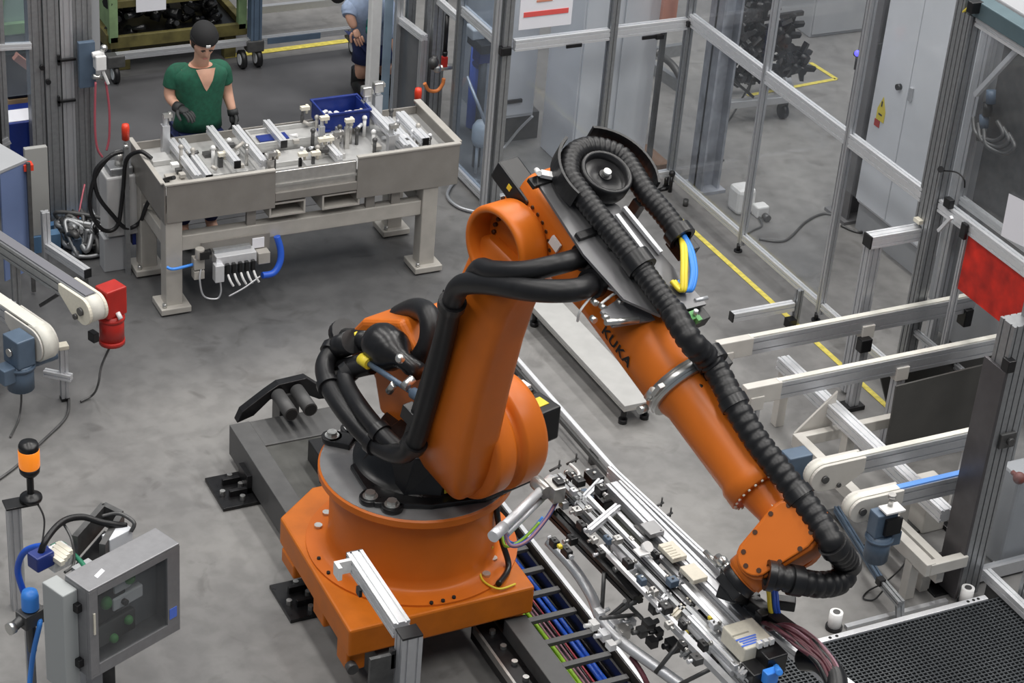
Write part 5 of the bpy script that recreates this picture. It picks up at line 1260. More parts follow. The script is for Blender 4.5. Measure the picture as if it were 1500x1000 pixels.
for dz, m_, r in ((-.07, BLUEC, .010), (-.08, GREENC, .010), (-.06, PINKW, .007), (-.09, GREENC, .008)):
    part(MB().tube([gl(738, 772, GZ - .05), gl(748, 798, GZ + dz), gl(772, 792, GZ + dz), gl(800, 760, GZ + dz - .02), gl(815, 735, GZ + dz)], r, 8), 'end_cable', m_, gp)
part(MB().cyl(gl(785, 705), gl(802, 722), .035, n=16).ob(gl(812, 718), GDV * .05, GX * .03, Z_ * .04), 'end_joint', STEEL, gp, .003)
# cream label blocks
for (x, y, L) in ((985, 808, .06), (1016, 840, .055)):
    part(MB().ob(gl(x, y, GZ + .035), GDV * L, GX * .038, Z_ * .012), 'ivory_block', IVORY, gp, .003)
part(MB().ob(gl(955, 775, GZ + .035), GDV * .045, GX * .038, Z_ * .012), 'grey_block', DRUMG, gp, .003)
tx = MB()
for k in range(6): tx.ob(gl(985, 808, GZ + .048) + GDV * (-.045 + .018 * k), GDV * .003, GX * (.024 - .006 * (k % 2)), Z_ * .0006)
part(tx, 'block_print', mat('faded_print', (.55, .51, .42), .6), gp)
# control block with blue print
cb = part(MB().ob(gl(1095, 938, GZ + .06), GDV * .085, GX * .075, Z_ * .04), 'valve_block', IVORY, gp, .006)
pr_ = MB()
for k in range(4): pr_.ob(gl(1097, 938, GZ + .1008) + GDV * (-.022 + .014 * k), GDV * .0045, GX * (.05 - .008 * (k % 3)), Z_ * .0006)
part(pr_, 'blue_lettering', BLUEINK, cb)
part(MB().ob(gl(1085, 928, GZ + .1008), GDV * .004, GX * .04, Z_ * .0006), 'grey_lettering', GREYINK, cb)
for k in range(3): part(MB().ob(gl(1118, 942, GZ + .11) + GX * (-.02 + .03 * k), GDV * .01, GX * .01, Z_ * .014), 'white_plug', WHITE, cb)
part(MB().ob(gl(1128, 965, GZ + .04), GDV * .05, GX * .05, Z_ * .05).ob(gl(1110, 985, GZ - .0), GDV * .05, GX * .06, Z_ * .04), 'black_valve', BLACK, gp, .006)
part(MB().ob(gl(1128, 990, GZ + .03), GDV * .02, GX * .03, Z_ * .03).cyl(gl(1135, 975, GZ + .03), gl(1142, 985, GZ + .08), .015), 'blue_fitting', BLUEL, gp, .004)
# clamps along the frame
random.seed(21)
clamps = [(818, 708, BLACKM, .04), (838, 700, BLACKM, .035), (852, 732, BLUEM, .05), (880, 718, BLACKM, .045), (873, 760, BLACKM, .04), (905, 790, STEEL, .03), (852, 770, BLACK, .035), (838, 790, BLACK, .03), (820, 800, YELL, .018), (830, 808, BLACK, .03), (812, 795, BLACK, .03), (945, 802, BLACK, .03), (943, 803, WHITE, .022), (960, 812, BLACKM, .03), (985, 852, BLUEM, .035), (1000, 840, STEEL, .022), (920, 825, BLACK, .035), (940, 850, BLUEM, .035), (958, 866, STEEL, .03), (975, 890, BLACK, .035), (1000, 915, BLACKM, .03), (1020, 930, STEELD, .035), (905, 770, BLACK, .025), (925, 790, STEEL, .022), (890, 770, BLACKM, .03), (940, 820, STEEL, .03), (955, 835, BLACK, .03), (970, 845, ALU, .03), (990, 870, BLACK, .03), (1010, 880, BLACKM, .03), (1030, 900, BLACK, .03), (1045, 915, ALU, .03), (1010, 900, STEEL, .03), (1030, 945, BLACK, .035), (1055, 960, BLACKM, .04), (1075, 975, ALU, .03), (890, 790, BLUEM, .03), (915, 830, BLACKM, .035), (880, 810, BLACK, .03), (960, 890, BLACK, .035), (980, 915, STEEL, .03), (1000, 945, BLACK, .03), (1020, 965, STEELD, .035), (840, 720, ALU, .03), (865, 725, BLACK, .03), (1040, 905, YELL, .016), (1060, 925, STEEL, .025), (822, 716, BLACK, .04), (835, 728, BLACKM, .04), (848, 705, BLACK, .035), (870, 700, BLACKM, .04), (885, 735, BLACK, .045), (858, 752, BLACK, .04), (845, 748, STEEL, .03), (900, 758, BLACKM, .035), (826, 738, ALU, .03), (876, 742, STEEL, .03), (862, 745, STEEL, .025), (890, 740, BLACK, .03), (870, 790, STEEL, .025), (890, 805, ALU, .03), (905, 815, ALU, .03), (960, 770, BLACK, .012), (968, 778, BLACK, .012)]
for (x, y, m_, s) in clamps:
    top_ = random.random() < .5; s *= .62 if top_ else .8; c_ = gl(x, y, GZ + (random.uniform(.0, .05) if top_ else random.uniform(-.13, -.05))); mb = MB().ob(c_, GDV * s * random.uniform(.8, 1.3), GX * s * random.uniform(.6, 1.1), Z_ * s * .8)
    k_ = part(mb, 'clamp', m_, gp, .004)
    if s > .015:
        d_ = (GX if random.random() < .5 else GDV) * random.choice((-1, 1))
        part(MB().cyl(c_, c_ + d_ * s * 1.9, s * .38, n=12).cyl(c_ + d_ * s * 1.6, c_ + d_ * s * 2.0, s * .5, n=12), 'piston', random.choice((STEEL, ALUB, BOLT)), k_)
        part(MB().cyl(c_ + Z_ * s * .6, c_ + Z_ * s * 1.1, s * .25, n=8), 'screw', random.choice((BOLT, STEELD)), k_)
for (x, y) in ((955, 745), (968, 760), (805, 690), (830, 680)):
    part(MB().cyl(gl(x, y, GZ), gl(x, y, GZ) + GX * .06 + Z_ * .02, .006).cyl(gl(x, y, GZ) + GX * .05 + Z_ * .0, gl(x, y, GZ) + GX * .05 + Z_ * .05, .004), 'sensor_pin', STEELD, gp)
part(MB().tube([gl(833, 678), gl(848, 694), gl(838, 706)], .008), 'white_rod', WHITE, gp)
part(MB().ob(gl(940, 808, GZ + .04), GDV * .028, GX * .028, Z_ * .004).cyl(gl(945, 803, GZ + .04), gl(950, 800, GZ + .06), .026, n=16), 'white_ring', WHITE, gp)
# hydraulic rods
for (x0, y0, x1, y1, z, r) in ((900, 800, 930, 838, -.05, .02), (965, 868, 990, 890, -.06, .022), (1005, 905, 1045, 950, -.05, .026), (1045, 950, 1075, 985, -.05, .018), (1030, 880, 1060, 905, -.05, .022)):
    part(MB().cyl(gl(x0, y0, GZ + z), gl(x1, y1, GZ + z), r, n=16), 'cylinder_rod', ALUB, gp)
# grey inner plates
part(MB().ob(gl(1040, 890, GZ - .03), GDV * .10, GX * .03, Z_ * .02), 'inner_plate', DRUMG, gp, .003)
part(MB().ob(gl(1065, 915, GZ - .03), GDV * .06, GX * .035, Z_ * .02), 'inner_plate', DRUMG, gp, .003)
part(MB().ob(gl(920, 775, GZ - .05), GDV * .15, GX * .045, Z_ * .008), 'inner_plate', mat('olive_grey_plate', (.10, .105, .09), .5), gp)
# lower curved silver tube and struts
tubeP = [gl(804, 792, GZ - .2), gl(840, 832, GZ - .25), gl(866, 872, GZ - .3), gl(880, 905, GZ - .3), gl(905, 935, GZ - .3), gl(945, 965, GZ - .3), gl(1010, 1012, GZ - .3)]
part(MB().tube(tubeP, .026, 14), 'lower_tube', ALU, gp)
for (x0, y0, x1, y1) in ((885, 838, 882, 890), (940, 862, 890, 905), (930, 880, 895, 905), (1000, 935, 960, 985), (880, 905, 935, 900), (915, 880, 940, 905), (1040, 980, 990, 1005)):
    part(MB().cyl(gl(x0, y0, GZ - .14), gl(x1, y1, GZ - .30), .010, n=8), 'strut', STEELD, gp)
for (x, y, m_) in ((870, 915, WHITE), (885, 930, ALUB), (900, 915, ALU), (895, 945, WHITE), (912, 925, STEEL), (925, 910, ALU), (878, 898, ALUB), (950, 915, STEELD), (965, 925, BLACK), (985, 945, BLACK), (1000, 925, YELL), (955, 940, BLACK), (940, 925, STEELD)):
    c_ = gl(x, y, GZ - .28); s_ = random.uniform(.014, .024); part(MB().ob(c_, GDV * s_ * 1.3, GX * s_, Z_ * s_).cyl(c_, c_ + GX * random.choice((-1, 1)) * .05 + Z_ * .01, s_ * .6, n=10), 'fitting', m_, gp)
part(MB().tube([gl(925, 962, GZ - .35), gl(940, 985, GZ - .36), gl(950, 1005, GZ - .36)], .012), 'red_dark_hose', MAROON, gp)
# adapter up to the robot flange
fl = WC + TD * .36
flw = RCEN + RU * fl.x + RH * fl.y + V((0, 0, fl.z))
mb = MB().beam(flw + V((0, 0, .0)), gl(1092, 868, GZ + .03), .09, .09).beam(gl(1092, 868, GZ + .03), gl(1075, 885, GZ + .0), .10, .06)
part(mb, 'adapter', BLACK, gp, .006)
for (x0, y0, x1, y1, w, m_) in ((1078, 850, 1105, 880, .06, BLACKM), (1100, 880, 1160, 925, .06, BLACK), (1128, 880, 1165, 885, .05, BLACK), (1058, 838, 1075, 855, .03, BLACK), (1110, 905, 1125, 900, .05, BLACK)):
    part(MB().beam(gl(x0, y0, GZ + .06), gl(x1, y1, GZ + .06), w, .05), 'adapter_block', m_, gp, .005)
part(MB().cyl(gl(1033, 808, GZ + .05), gl(1052, 828, GZ + .05), .012).cyl(gl(1050, 816, GZ + .07), gl(1072, 838, GZ + .06), .022).sph(gl(1058, 822, GZ + .08), .026).cyl(gl(1068, 826, GZ + .06), gl(1082, 840, GZ + .06), .02), 'coupling', BOLT, gp)
part(MB().ob(gl(1085, 838, GZ + .10), GDV * .03, GX * .02, Z_ * .03), 'grey_plug', DRUMG, gp, .004)
for (m_, dx, nm) in ((YELL, 0, 'yellow_tube'), (BLUEC, 7, 'blue_tube'), (BLUEC, 11, 'blue_tube')):
    part(MB().tube([gl(1122 + dx, 850, GZ + .16), gl(1126 + dx, 868, GZ + .14), gl(1128 + dx, 890, GZ + .10), gl(1132 + dx, 905, GZ + .06)], .010, 8), nm, m_, gp)
part(MB().tube([gl(1085, 842, GZ + .12), gl(1105, 850, GZ + .14), gl(1124, 852, GZ + .14)], .006, 6).tube([gl(1088, 850, GZ + .1), gl(1105, 858, GZ + .12), gl(1124, 860, GZ + .12)], .005, 6), 'thin_wire', ALU, gp)
# maroon hose bundle
random.seed(5)
for k in range(16):
    o_ = random.uniform(-11, 13)
    pts = [gl(1122 + o_ * .4 + random.uniform(-4, 4), 915 + o_ * .5, GZ + .05), gl(1150 + o_ * .8 + random.uniform(-6, 6), 920 - o_ * .4, GZ + .12 + random.uniform(-.03, .03)), gl(1180 + o_ + random.uniform(-6, 6), 942 - o_ * .5, GZ + .12), gl(1208 + o_ + random.uniform(-5, 5), 972, GZ + .08), gl(1222 + o_, 1006, GZ + .02)]
    part(MB().tube(pts, random.choice((.007, .009, .011)), 7, 0, 5), 'bundle_hose', random.choice((MAROON, MAROON, MAROON, PINKW, BLACK)), gp)
part(MB().tube([gl(1175, 965, GZ), gl(1200, 968, GZ + .04), gl(1222, 990, GZ + .03), gl(1225, 1020, GZ)], .05, 12), 'bundle_core', BLACK, gp)

# ================================================================== foreground profile barrier
fg = thing('profile_stand', 'bright aluminium profile arm on post in front of carriage plate', 'stand', (3.2, 6.8, 0))
fz = 1.05
f0, f1 = at(520, 812, fz), at(586, 912, fz)
f0 = V((f1.x, f0.y, fz))
P('arm', ALUB, fg, (f1.x, f0.y, fz - .02), (f1.x, f1.y - .02, fz - .02), .08, .08, 2, 2)
P('post', ALU, fg, (f1.x + .01, f1.y - .08, 0), (f1.x + .01, f1.y - .08, fz - .0), .10, .08, 2, 2, (0, 1, 0))
part(MB().bx(f1.x - .04, f1.y - .122, fz - .002, f1.x + .06, f1.y - .038, fz + .010), 'post_cap', BLACK, fg, .002)
part(MB().bx(f1.x - .04, f0.y, fz - .06, f1.x + .04, f0.y + .006, fz + .02), 'end_cap', STEELD, fg)
part(MB().bx(f1.x - .10, f0.y - .06, fz - .05, f1.x - .04, f0.y - .04, fz + .02).bx(f1.x - .12, f0.y - .10, fz - .05, f1.x - .10, f0.y - .04, fz + .02), 'sensor_bracket', WHITE, fg)
for mb in (MB().bx(f1.x - .055, f0.y - .2, fz - .09, f1.x - .04, f0.y - .16, fz - .05), MB().bx(f1.x - .06, f1.y - .06, fz - .20, f1.x - .035, f1.y - .03, fz - .10)): part(mb, 'clip', BLACK, fg)
part(MB().bx(f1.x - .16, f1.y - .06, .3, f1.x - .045, f1.y - .04, fz - .12), 'side_panel', STEELD, fg)

# ================================================================== control box with window and its stand
bz = .95
c1_, c2_, c3_ = at(130, 866, bz), at(263, 795, bz), at(205, 770, bz)
ex = (c2_ - c1_); wid = ex.length; ex.normalize(); ey = V((-ex.y, ex.x, 0)); dep = .17
bxh = .50
ang = math.atan2(ex.y, ex.x)
cx_ = thing('window_cabinet', 'grey switch cabinet with a viewing window, green parts visible inside', 'cabinet', c1_ + ex * wid / 2 + ey * dep / 2 - V((0, 0, bz)), ang)
def cbx(x0, y0, z0, x1, y1, z1): return MB().prism([(x0, y0), (x1, y0), (x1, y1), (x0, y1)], c1_ + V((0, 0, z0 - bz)), ex, ey, Z_, z1 - z0)
CABM = mat('cabinet_metal_grey', (.27, .27, .28), .38, .35, .06, 30)
zb = bz - bxh
part(cbx(0, .0, bz - .012, wid, dep, bz), 'top', CABM, cx_, .004)
part(cbx(0, 0.02, zb, .012, dep, bz - .012), 'left_side', CABM, cx_)
part(cbx(wid - .012, 0.02, zb, wid, dep, bz - .012), 'right_side', CABM, cx_)
part(cbx(.012, dep - .012, zb, wid - .012, dep, bz - .012), 'back_plate', CABG, cx_)
part(cbx(0, .0, zb - .012, wid, dep, zb), 'bottom', CABM, cx_)
dr = part(cbx(0, 0, zb, .05, .02, bz - .012), 'door', CABM, cx_, .002)
for q in (cbx(wid - .075, 0, zb, wid, .02, bz - .012), cbx(.05, 0, bz - .05, wid - .075, .02, bz - .012), cbx(.05, 0, zb, wid - .075, .02, zb + .05)): part(q, 'door_frame', CABM, dr)
part(cbx(.05, .008, zb + .05, wid - .075, .014, bz - .05), 'window_pane', GLASSW, dr)
part(cbx(wid - .065, -.002, zb + .08, wid - .02, 0, zb + .14), 'blue_sticker', BLUEINK, dr)
part(cbx(.02, -.006, bz - .26, .03, 0, bz - .14), 'white_strip', IVORY, dr)
for zz in (bz - .12, zb + .06): part(cbx(-.03, .05, zz - .025, .0, .09, zz + .02), 'hinge', BLACK, cx_, .004)
p_ = c1_ + ex * .12 + ey * .07; part(MB().ob(p_ + V((0, 0, .001)), ex * .03 + ey * .01, ey * .012, Z_ * .001), 'white_tag', PAPER, cx_)
def inside(u_, w_, d_): return c1_ + ex * u_ + ey * d_ + V((0, 0, w_ - bz))
part(MB().cyl(inside(.14, bz - .16, .06), inside(.14, bz - .16, .13), .12, n=28), 'black_disc', BLACK, cx_)
part(MB().sph(inside(.14, bz - .17, .055), (.03, .03, .035)).sph(inside(.28, bz - .10, .055), (.03, .03, .03)).sph(inside(.27, zb + .16, .055), .024).sph(inside(.18, zb + .1, .055), .024), 'green_part', GREENPART, cx_)
part(MB().ob(inside(.27, bz - .21, .07), ex * .09, ey * .02, Z_ * .035).ob(inside(.24, bz - .12, .07), ex * .05, ey * .02, Z_ * .03), 'white_module', CABW, cx_, .008)
part(MB().ob(inside(.20, zb + .14, .08), ex * .12, ey * .02, Z_ * .06), 'dark_module', STEELD, cx_, .008)
part(MB().cyl(inside(.24, bz - .21, .03), inside(.24, bz - .21, .05), .016), 'dial', BLACK, cx_)
part(cbx(.10, dep, .0, .20, dep + .08, bz - .05), 'stand_post', CABG, cx_)
part(cbx(.0, dep - .02, .0, .34, dep + .16, .03), 'stand_foot', STEELD, cx_)
part(cbx(-.085, .08, .35, -.0, dep + .06, bz - .03), 'rear_box', mat('pale_grey_box', (.38, .40, .40), .5), cx_, .006)
# devices behind the box
dv = thing('cable_duct', 'open black duct and connectors heaped behind window cabinet', 'duct', c1_ + ey * .4 - V((0, 0, bz)), ang)
def behind(x, y, z=bz - .05): return at(x, y, z)
mb = MB(); A_ = behind(110, 800); B_ = behind(152, 752); C_ = behind(178, 765); D_ = behind(150, 812)
part(MB().beam(A_, B_, .03, .12).beam(B_, C_, .03, .12).beam(D_, C_, .03, .12), 'duct_wall', STEELD, dv)
part(MB().add([A_ - V((0, 0, .1)), B_ - V((0, 0, .1)), C_ - V((0, 0, .1)), D_ - V((0, 0, .1)), A_ - V((0, 0, .12)), B_ - V((0, 0, .12)), C_ - V((0, 0, .12)), D_ - V((0, 0, .12))], [(0, 1, 2, 3), (7, 6, 5, 4), (0, 4, 5, 1), (1, 5, 6, 2), (2, 6, 7, 3), (3, 7, 4, 0)]), 'duct_floor', BLACK, dv)
m_ = (A_ + C_) / 2; part(MB().bx(m_.x - .05, m_.y - .05, 0, m_.x + .05, m_.y + .05, m_.z - .12), 'duct_post', STEELD, dv)
part(MB().ob(behind(172, 787, bz - .03), ex * .07, ey * .03, Z_ * .035), 'white_terminal', CABW, dv, .004)
part(MB().ob(behind(85, 815), ex * .06, ey * .05, Z_ * .04), 'white_connector', WHITE, dv, .006)
for k in range(4): part(MB().ob(behind(82 + 4 * k, 818 - 5 * k, bz + .0), ex * .012, ey * .05, Z_ * .012), 'terminal', IVORY, dv)
part(MB().tube([behind(55, 830), behind(65, 795, bz + .08), behind(90, 765, bz + .10), behind(120, 757, bz + .08), behind(150, 765, bz + .04), behind(185, 770, bz)], .016), 'black_conduit', RUBBER, dv)
for mb in (MB().tube([behind(92, 765, bz + .08), behind(105, 790, bz + .04), behind(108, 825), behind(95, 838)], .007), MB().tube([behind(150, 756, bz + .04), behind(175, 752, bz + .06), behind(196, 765, bz + .04), behind(192, 778, bz)], .010)): part(mb, 'thin_cable', STEELD, dv)
part(MB().tube([behind(108, 812), behind(118, 822), behind(124, 830)], .012).tube([behind(75, 800), behind(90, 795), behind(102, 805)], .010), 'green_lead', mat('green_lead_plastic', (.02, .18, .10), .5), dv)
part(MB().tube([behind(35, 868, .62), behind(26, 835, .75), behind(36, 808, .88), behind(62, 800, bz), behind(72, 815, bz)], .016, 10), 'blue_hose', BLUEC, dv)
part(MB().ob(behind(60, 818, bz - .0), ex * .05, ey * .04, Z_ * .04), 'navy_plug', NAVY, dv, .008)
# pressure regulator
rg = thing('pressure_regulator', 'small blue capped pressure regulator with blue hose left of window cabinet', 'regulator', at(45, 900, .3))
q = at(44, 880, .62)
part(MB().lathe([(0, .06), (.036, .055), (.042, .03), (.042, -.04), (.042, -.04), (.03, -.05), (0, -.05)], q, n=20), 'blue_cap', BLUEL, rg)
part(MB().ob(q - V((0, 0, .09)), ex * .06, ey * .04, Z_ * .04).cyl(q + ex * .06 - V((0, 0, .1)), q + ex * .12 - V((0, 0, .11)), .03).cyl(q - ex * .05 - V((0, 0, .08)), q - ex * .10 - V((0, 0, .10)), .025).cyl(q - V((0, 0, .3)), q - V((0, 0, .13)), .022), 'regulator_body', STEELD, rg, .005)
part(MB().cyl(q - ex * .1 - V((0, 0, .1)), q - ex * .13 - V((0, 0, .1)), .03), 'gauge', BOLT, rg)
part(MB().tube([q + ex * .05 - V((0, 0, .12)), at(58, 915, .50), at(50, 950, .35), at(45, 985, .2), at(40, 1040, .02)], .013, 10), 'blue_hose', BLUEL, rg)
part(MB().bx(q.x - .02, q.y + .03, 0, q.x + .02, q.y + .06, q.z - .08), 'holder', ALUD, rg)
# beacon post
bq = at(27, 888, 0)
be = thing('beacon_post', 'short aluminium post carrying an amber beacon light on black stem', 'beacon', bq)
P('post', ALU, be, (bq.x, bq.y, 0), (bq.x, bq.y, .64), .065, .07, 2, 2)
q = atY(45, 722, bq.y - .0)
part(MB().bx(bq.x - .045, bq.y - .045, .64, q.x + .03, bq.y + .045, .652), 'arm_plate', BLACK, be, .003)
q = V((q.x, bq.y, .652))
part(MB().lathe([(0, 0), (.055, 0), (.058, .01), (.055, .022), (.03, .03), (.018, .04), (.018, .04), (.018, .14), (.018, .14), (.035, .15), (.05, .17), (.052, .20), (0, .20)], q, n=24), 'beacon_base', BLACK, be)
zz = .20
part(MB().lathe([(.050, zz), (.053, zz + .01), (.053, zz + .10), (.050, zz + .105), (0, zz + .105)], q, n=28), 'amber_lens', AMBER, be)
part(MB().lathe([(.051, zz + .105), (.051, zz + .125), (.051, zz + .125), (.045, zz + .14), (0, zz + .145)], q, n=28), 'black_lid', BLACK, be)
part(MB().tube([q + V((.02, -.03, .0)), q + V((.05, -.05, -.1)), q + V((.03, -.06, -.25)), q + V((.01, -.05, -.4))], .005, 6), 'thin_wire', STEELD, be)

# ================================================================== left conveyors
L0, L1 = at(0, 346, .80), at(132, 432, .80)
cd = (L1 - L0); cd.z = 0; cd.normalize(); cn = V((-cd.y, cd.x, 0))
la_ = thing('belt_conveyor', 'dark grey belt conveyor driven by a bright red gear motor', 'conveyor', V((L1.x, L1.y, 0)))
P('beam', ALUD, la_, L0 - cd * .6 - V((0, 0, .05)), L1 - V((0, 0, .05)), .085, .10, 2, 2)
part(MB().beam(L0 - cd * .6 + V((0, 0, .004)), L1 + V((0, 0, .004)), .06, .008), 'belt', mat('grey_belt', (.17, .17, .19), .5), la_)
cz_ = .80 - .085
ep = [(.085 * math.cos(a), .085 * math.sin(a)) for a in [math.pi / 2 - math.pi * k / 14 for k in range(15)]] + [(-.10, -.06), (-.22, .03), (-.22, .085)]
for dn in (-.065, .045):
    part(MB().prism(ep, L1 + cn * dn - V((0, 0, .085)), cd, Z_, cn, .02), 'end_plate', IVORY, la_, .003)
part(MB().cyl(L1 + cn * -.045 - V((0, 0, .085)), L1 + cn * .045 - V((0, 0, .085)), .082, n=28), 'end_pulley', BELT, la_)
part(MB().cyl(L1 + cn * -.08 - V((0, 0, .085)), L1 + cn * -.06 - V((0, 0, .085)), .025, n=12).cyl(L1 + cn * -.08 - V((0, 0, .14)) - cd * .05, L1 + cn * -.06 - V((0, 0, .14)) - cd * .05, .018, n=10), 'axle', STEELD, la_)
gc = L1 + cn * .145 - V((0, 0, .08)) + cd * .0
g = part(MB().ob(gc, cd * .06, cn * .07, Z_ * .09), 'gearbox', REDP, la_, .008)
part(MB().cyl(gc - V((0, 0, .09)), gc - V((0, 0, .28)), .072, n=20).cyl(gc - V((0, 0, .11)), gc - V((0, 0, .13)), .078, n=20).cyl(gc - V((0, 0, .26)), gc - V((0, 0, .29)), .076, n=20), 'motor', REDP, g)
part(MB().cyl(gc + cd * .06 - V((0, 0, .06)), gc + cd * .09 - V((0, 0, .09)), .014), 'motor_plug', WHITE, g)
part(MB().ob(gc - cn * .13 - V((0, 0, .2)), cd * .03, cn * .02, Z_ * .03), 'stay_bracket', BLACK, la_, .004)
for t_, in ((-.75,), (-1.25,)):
    f = L1 + cd * t_; P('leg', ALUD, la_, (f.x, f.y, .0), (f.x, f.y, .70), .05, .05)
a_ = L1 - cd * .30 - V((0, 0, .10)); part(MB().beam(a_ + cn * .1, a_ - cd * .35 + cn * .1 - V((0, 0, .3)), .02, .02), 'stay', STEELD, la_)
f = L1 - cd * .55 - cn * .16
P('side_frame', ALU, la_, (f.x, f.y, 0), (f.x, f.y, .55), .045, .045)
P('side_frame', ALUB, la_, V((f.x, f.y, .55)), V((f.x, f.y, .55)) - cn * .35 - cd * .05, .045, .045)
tag(MB().tube([gc - V((0, 0, .29)), atY(149, 535, gc.y), atY(144, 562, gc.y - .03), at(136, 578, .03), at(118, 588, .01)], .007).build('motor_cable', STEELD), 'thin grey cable hanging from the red motor to floor', 'cable')
# cream conveyor with blue motor
M0, M1 = at(0, 436, .62), at(58, 478, .62)
ld = cd
lb_ = thing('belt_conveyor', 'cream belted conveyor end with blue-grey gear motor below the red motor conveyor', 'conveyor', V((M1.x, M1.y, 0)))
P('beam', ALU, lb_, M1 - ld * 1.1 - V((0, 0, .06)), M1 - ld * .1 - V((0, 0, .06)), .06, .10, 1, 2)
part(MB().beam(M1 - ld * 1.1 + V((0, 0, .004)), M1 + V((0, 0, .004)), .075, .012), 'belt', BELT, lb_)
part(MB().cyl(M1 + cn * -.045 - V((0, 0, .10)), M1 + cn * .045 - V((0, 0, .10)), .11, n=32), 'end_pulley', BELT, lb_)
for dn in (-.06, .048):
    part(MB().prism([(p[0] * 1.2, p[1] * 1.2) for p in ep], M1 + cn * dn - V((0, 0, .10)), ld, Z_, cn, .012), 'end_plate', CREAM, lb_, .003)
gc = M1 - cn * .13 - V((0, 0, .11)) - ld * .02
g = part(MB().ob(gc, ld * .075, cn * .06, Z_ * .09), 'gearbox', BLUEM, lb_, .008)
part(MB().cyl(gc - V((0, 0, .09)), gc - V((0, 0, .26)), .078, n=20).cyl(gc - V((0, 0, .1)), gc - V((0, 0, .12)), .09, n=20), 'motor', BLUEM, g)
part(MB().ob(gc - cn * .10 - V((0, 0, .13)), ld * .05, cn * .04, Z_ * .05), 'terminal_box', BLUEM, g, .006)
part(MB().cyl(gc - cn * .06, gc - cn * .075, .025), 'shaft_cap', BOLT, g)
f = M1 - ld * .5; P('leg', ALU, lb_, (f.x, f.y, 0), (f.x, f.y, .5), .05, .05)
k0, k1 = at(-10, 552, .36), at(82, 520, .36)
part(MB().cyl(k0, k1, .026, n=14), 'cross_tube', BLUEM, lb_)
pf = at(95, 585)
P('short_post', ALU, lb_, (pf.x, pf.y, .02), (pf.x, pf.y, .36), .045, .045)
part(MB().bx(pf.x - .03, pf.y - .03, .36, pf.x + .03, pf.y + .03, .385), 'post_cap', IVORY, lb_, .003)
part(MB().bx(pf.x - .025, pf.y - .025, 0, pf.x + .025, pf.y + .025, .02), 'post_foot', BLACK, lb_)
P('stub_beam', ALUB, lb_, at(65, 545, .18), at(105, 553, .18) , .04, .04)
part(MB().tube([gc - V((0, 0, .26)), at(31, 590, .1), at(27, 615, .01), at(15, 640, .01)], .006), 'motor_lead', STEELD, lb_)
tag(MB().tube([at(101, 585, .01), at(96, 612, .01), at(60, 648, .01), at(20, 686, .01), at(-30, 720, .01)], .008).build('floor_cable', STEELD), 'dark cable running across floor toward the beacon', 'cable')

# ================================================================== background: crate, trolleys, rack
def bgz(x, y, Y): return atY(x, y, Y)
cY = 15.15
k0, k1 = atY(160, 62, cY), atY(359, 36, cY)
oc_ = thing('mesh_crate', 'olive-green steel transport crate filled with dark parts, top left', 'crate', ((k0.x + k1.x) / 2, cY + .35, 0))
zb = k0.z; x0, x1 = k0.x, k1.x; dp_ = .75; hh = .75
for x in (x0 + .03, x1 - .03):
    for y in (cY, cY + dp_): part(MB().bx(x - .035, y - .03, zb, x + .035, y + .03, zb + hh), 'corner_post', GREENP, oc_, .004)
box('bottom_rail', OLIVE, oc_, x0, cY - .03, zb - .05, x1, cY + .01, zb + .05, .005)
box('bottom_rail', OLIVE, oc_, x0 - .02, cY, zb - .06, x0 + .04, cY + dp_, zb + .06, .005)
box('bottom_rail', OLIVE, oc_, x1 - .04, cY, zb - .06, x1 + .02, cY + dp_, zb + .06, .005)
box('crate_floor', BLACKM, oc_, x0, cY, zb - .02, x1, cY + dp_, zb + .01)
box('mid_rail', OLIVE, oc_, x0 + .06, cY - .02, zb + .28, x1 - .06, cY + .01, zb + .34, .004)
box('top_rail', GREENP, oc_, x0, cY - .02, zb + hh, x1, cY + .02, zb + hh + .06, .004)
box('side_sheet', GREENP, oc_, x0 + .0, cY + .03, zb + .1, x0 + .012, cY + dp_ - .03, zb + hh)
box('rear_sheet', OLIVE, oc_, x0, cY + dp_ - .01, zb + .02, x1, cY + dp_, zb + hh)
for x in (x0 + .12, x1 - .12):
    for y in (cY + .05, cY + dp_ - .08): part(MB().bx(x - .05, y - .04, .0, x + .05, y + .04, zb - .05), 'crate_foot', OLIVE, oc_, .006)
random.seed(9)
mb = MB()
for k in range(150):
    c_ = V((random.uniform(x0 + .1, x1 - .1), random.uniform(cY + .05, cY + .5), zb + random.uniform(.03, .55)))
    mb.cyl(c_, c_ + V((random.uniform(-.12, .12), random.uniform(-.1, .1), random.uniform(-.05, .08))), random.uniform(.02, .05), n=8)
o = part(mb, 'dark_castings', BLACKM, oc_); o['kind'] = 'stuff'
q = atY(222, 8, cY - .04); box('white_label', PAPER, oc_, q.x - .12, cY - .03, q.z - .05, q.x + .12, cY - .024, q.z + .08)
box('shadow_board', mat('crate_shadow_board', (.10, .09, .05), .7), oc_, x0 + .05, cY + .1, .12, x1 - .05, cY + dp_ - .1, zb - .06)  # dark block standing in for the shade under the crate
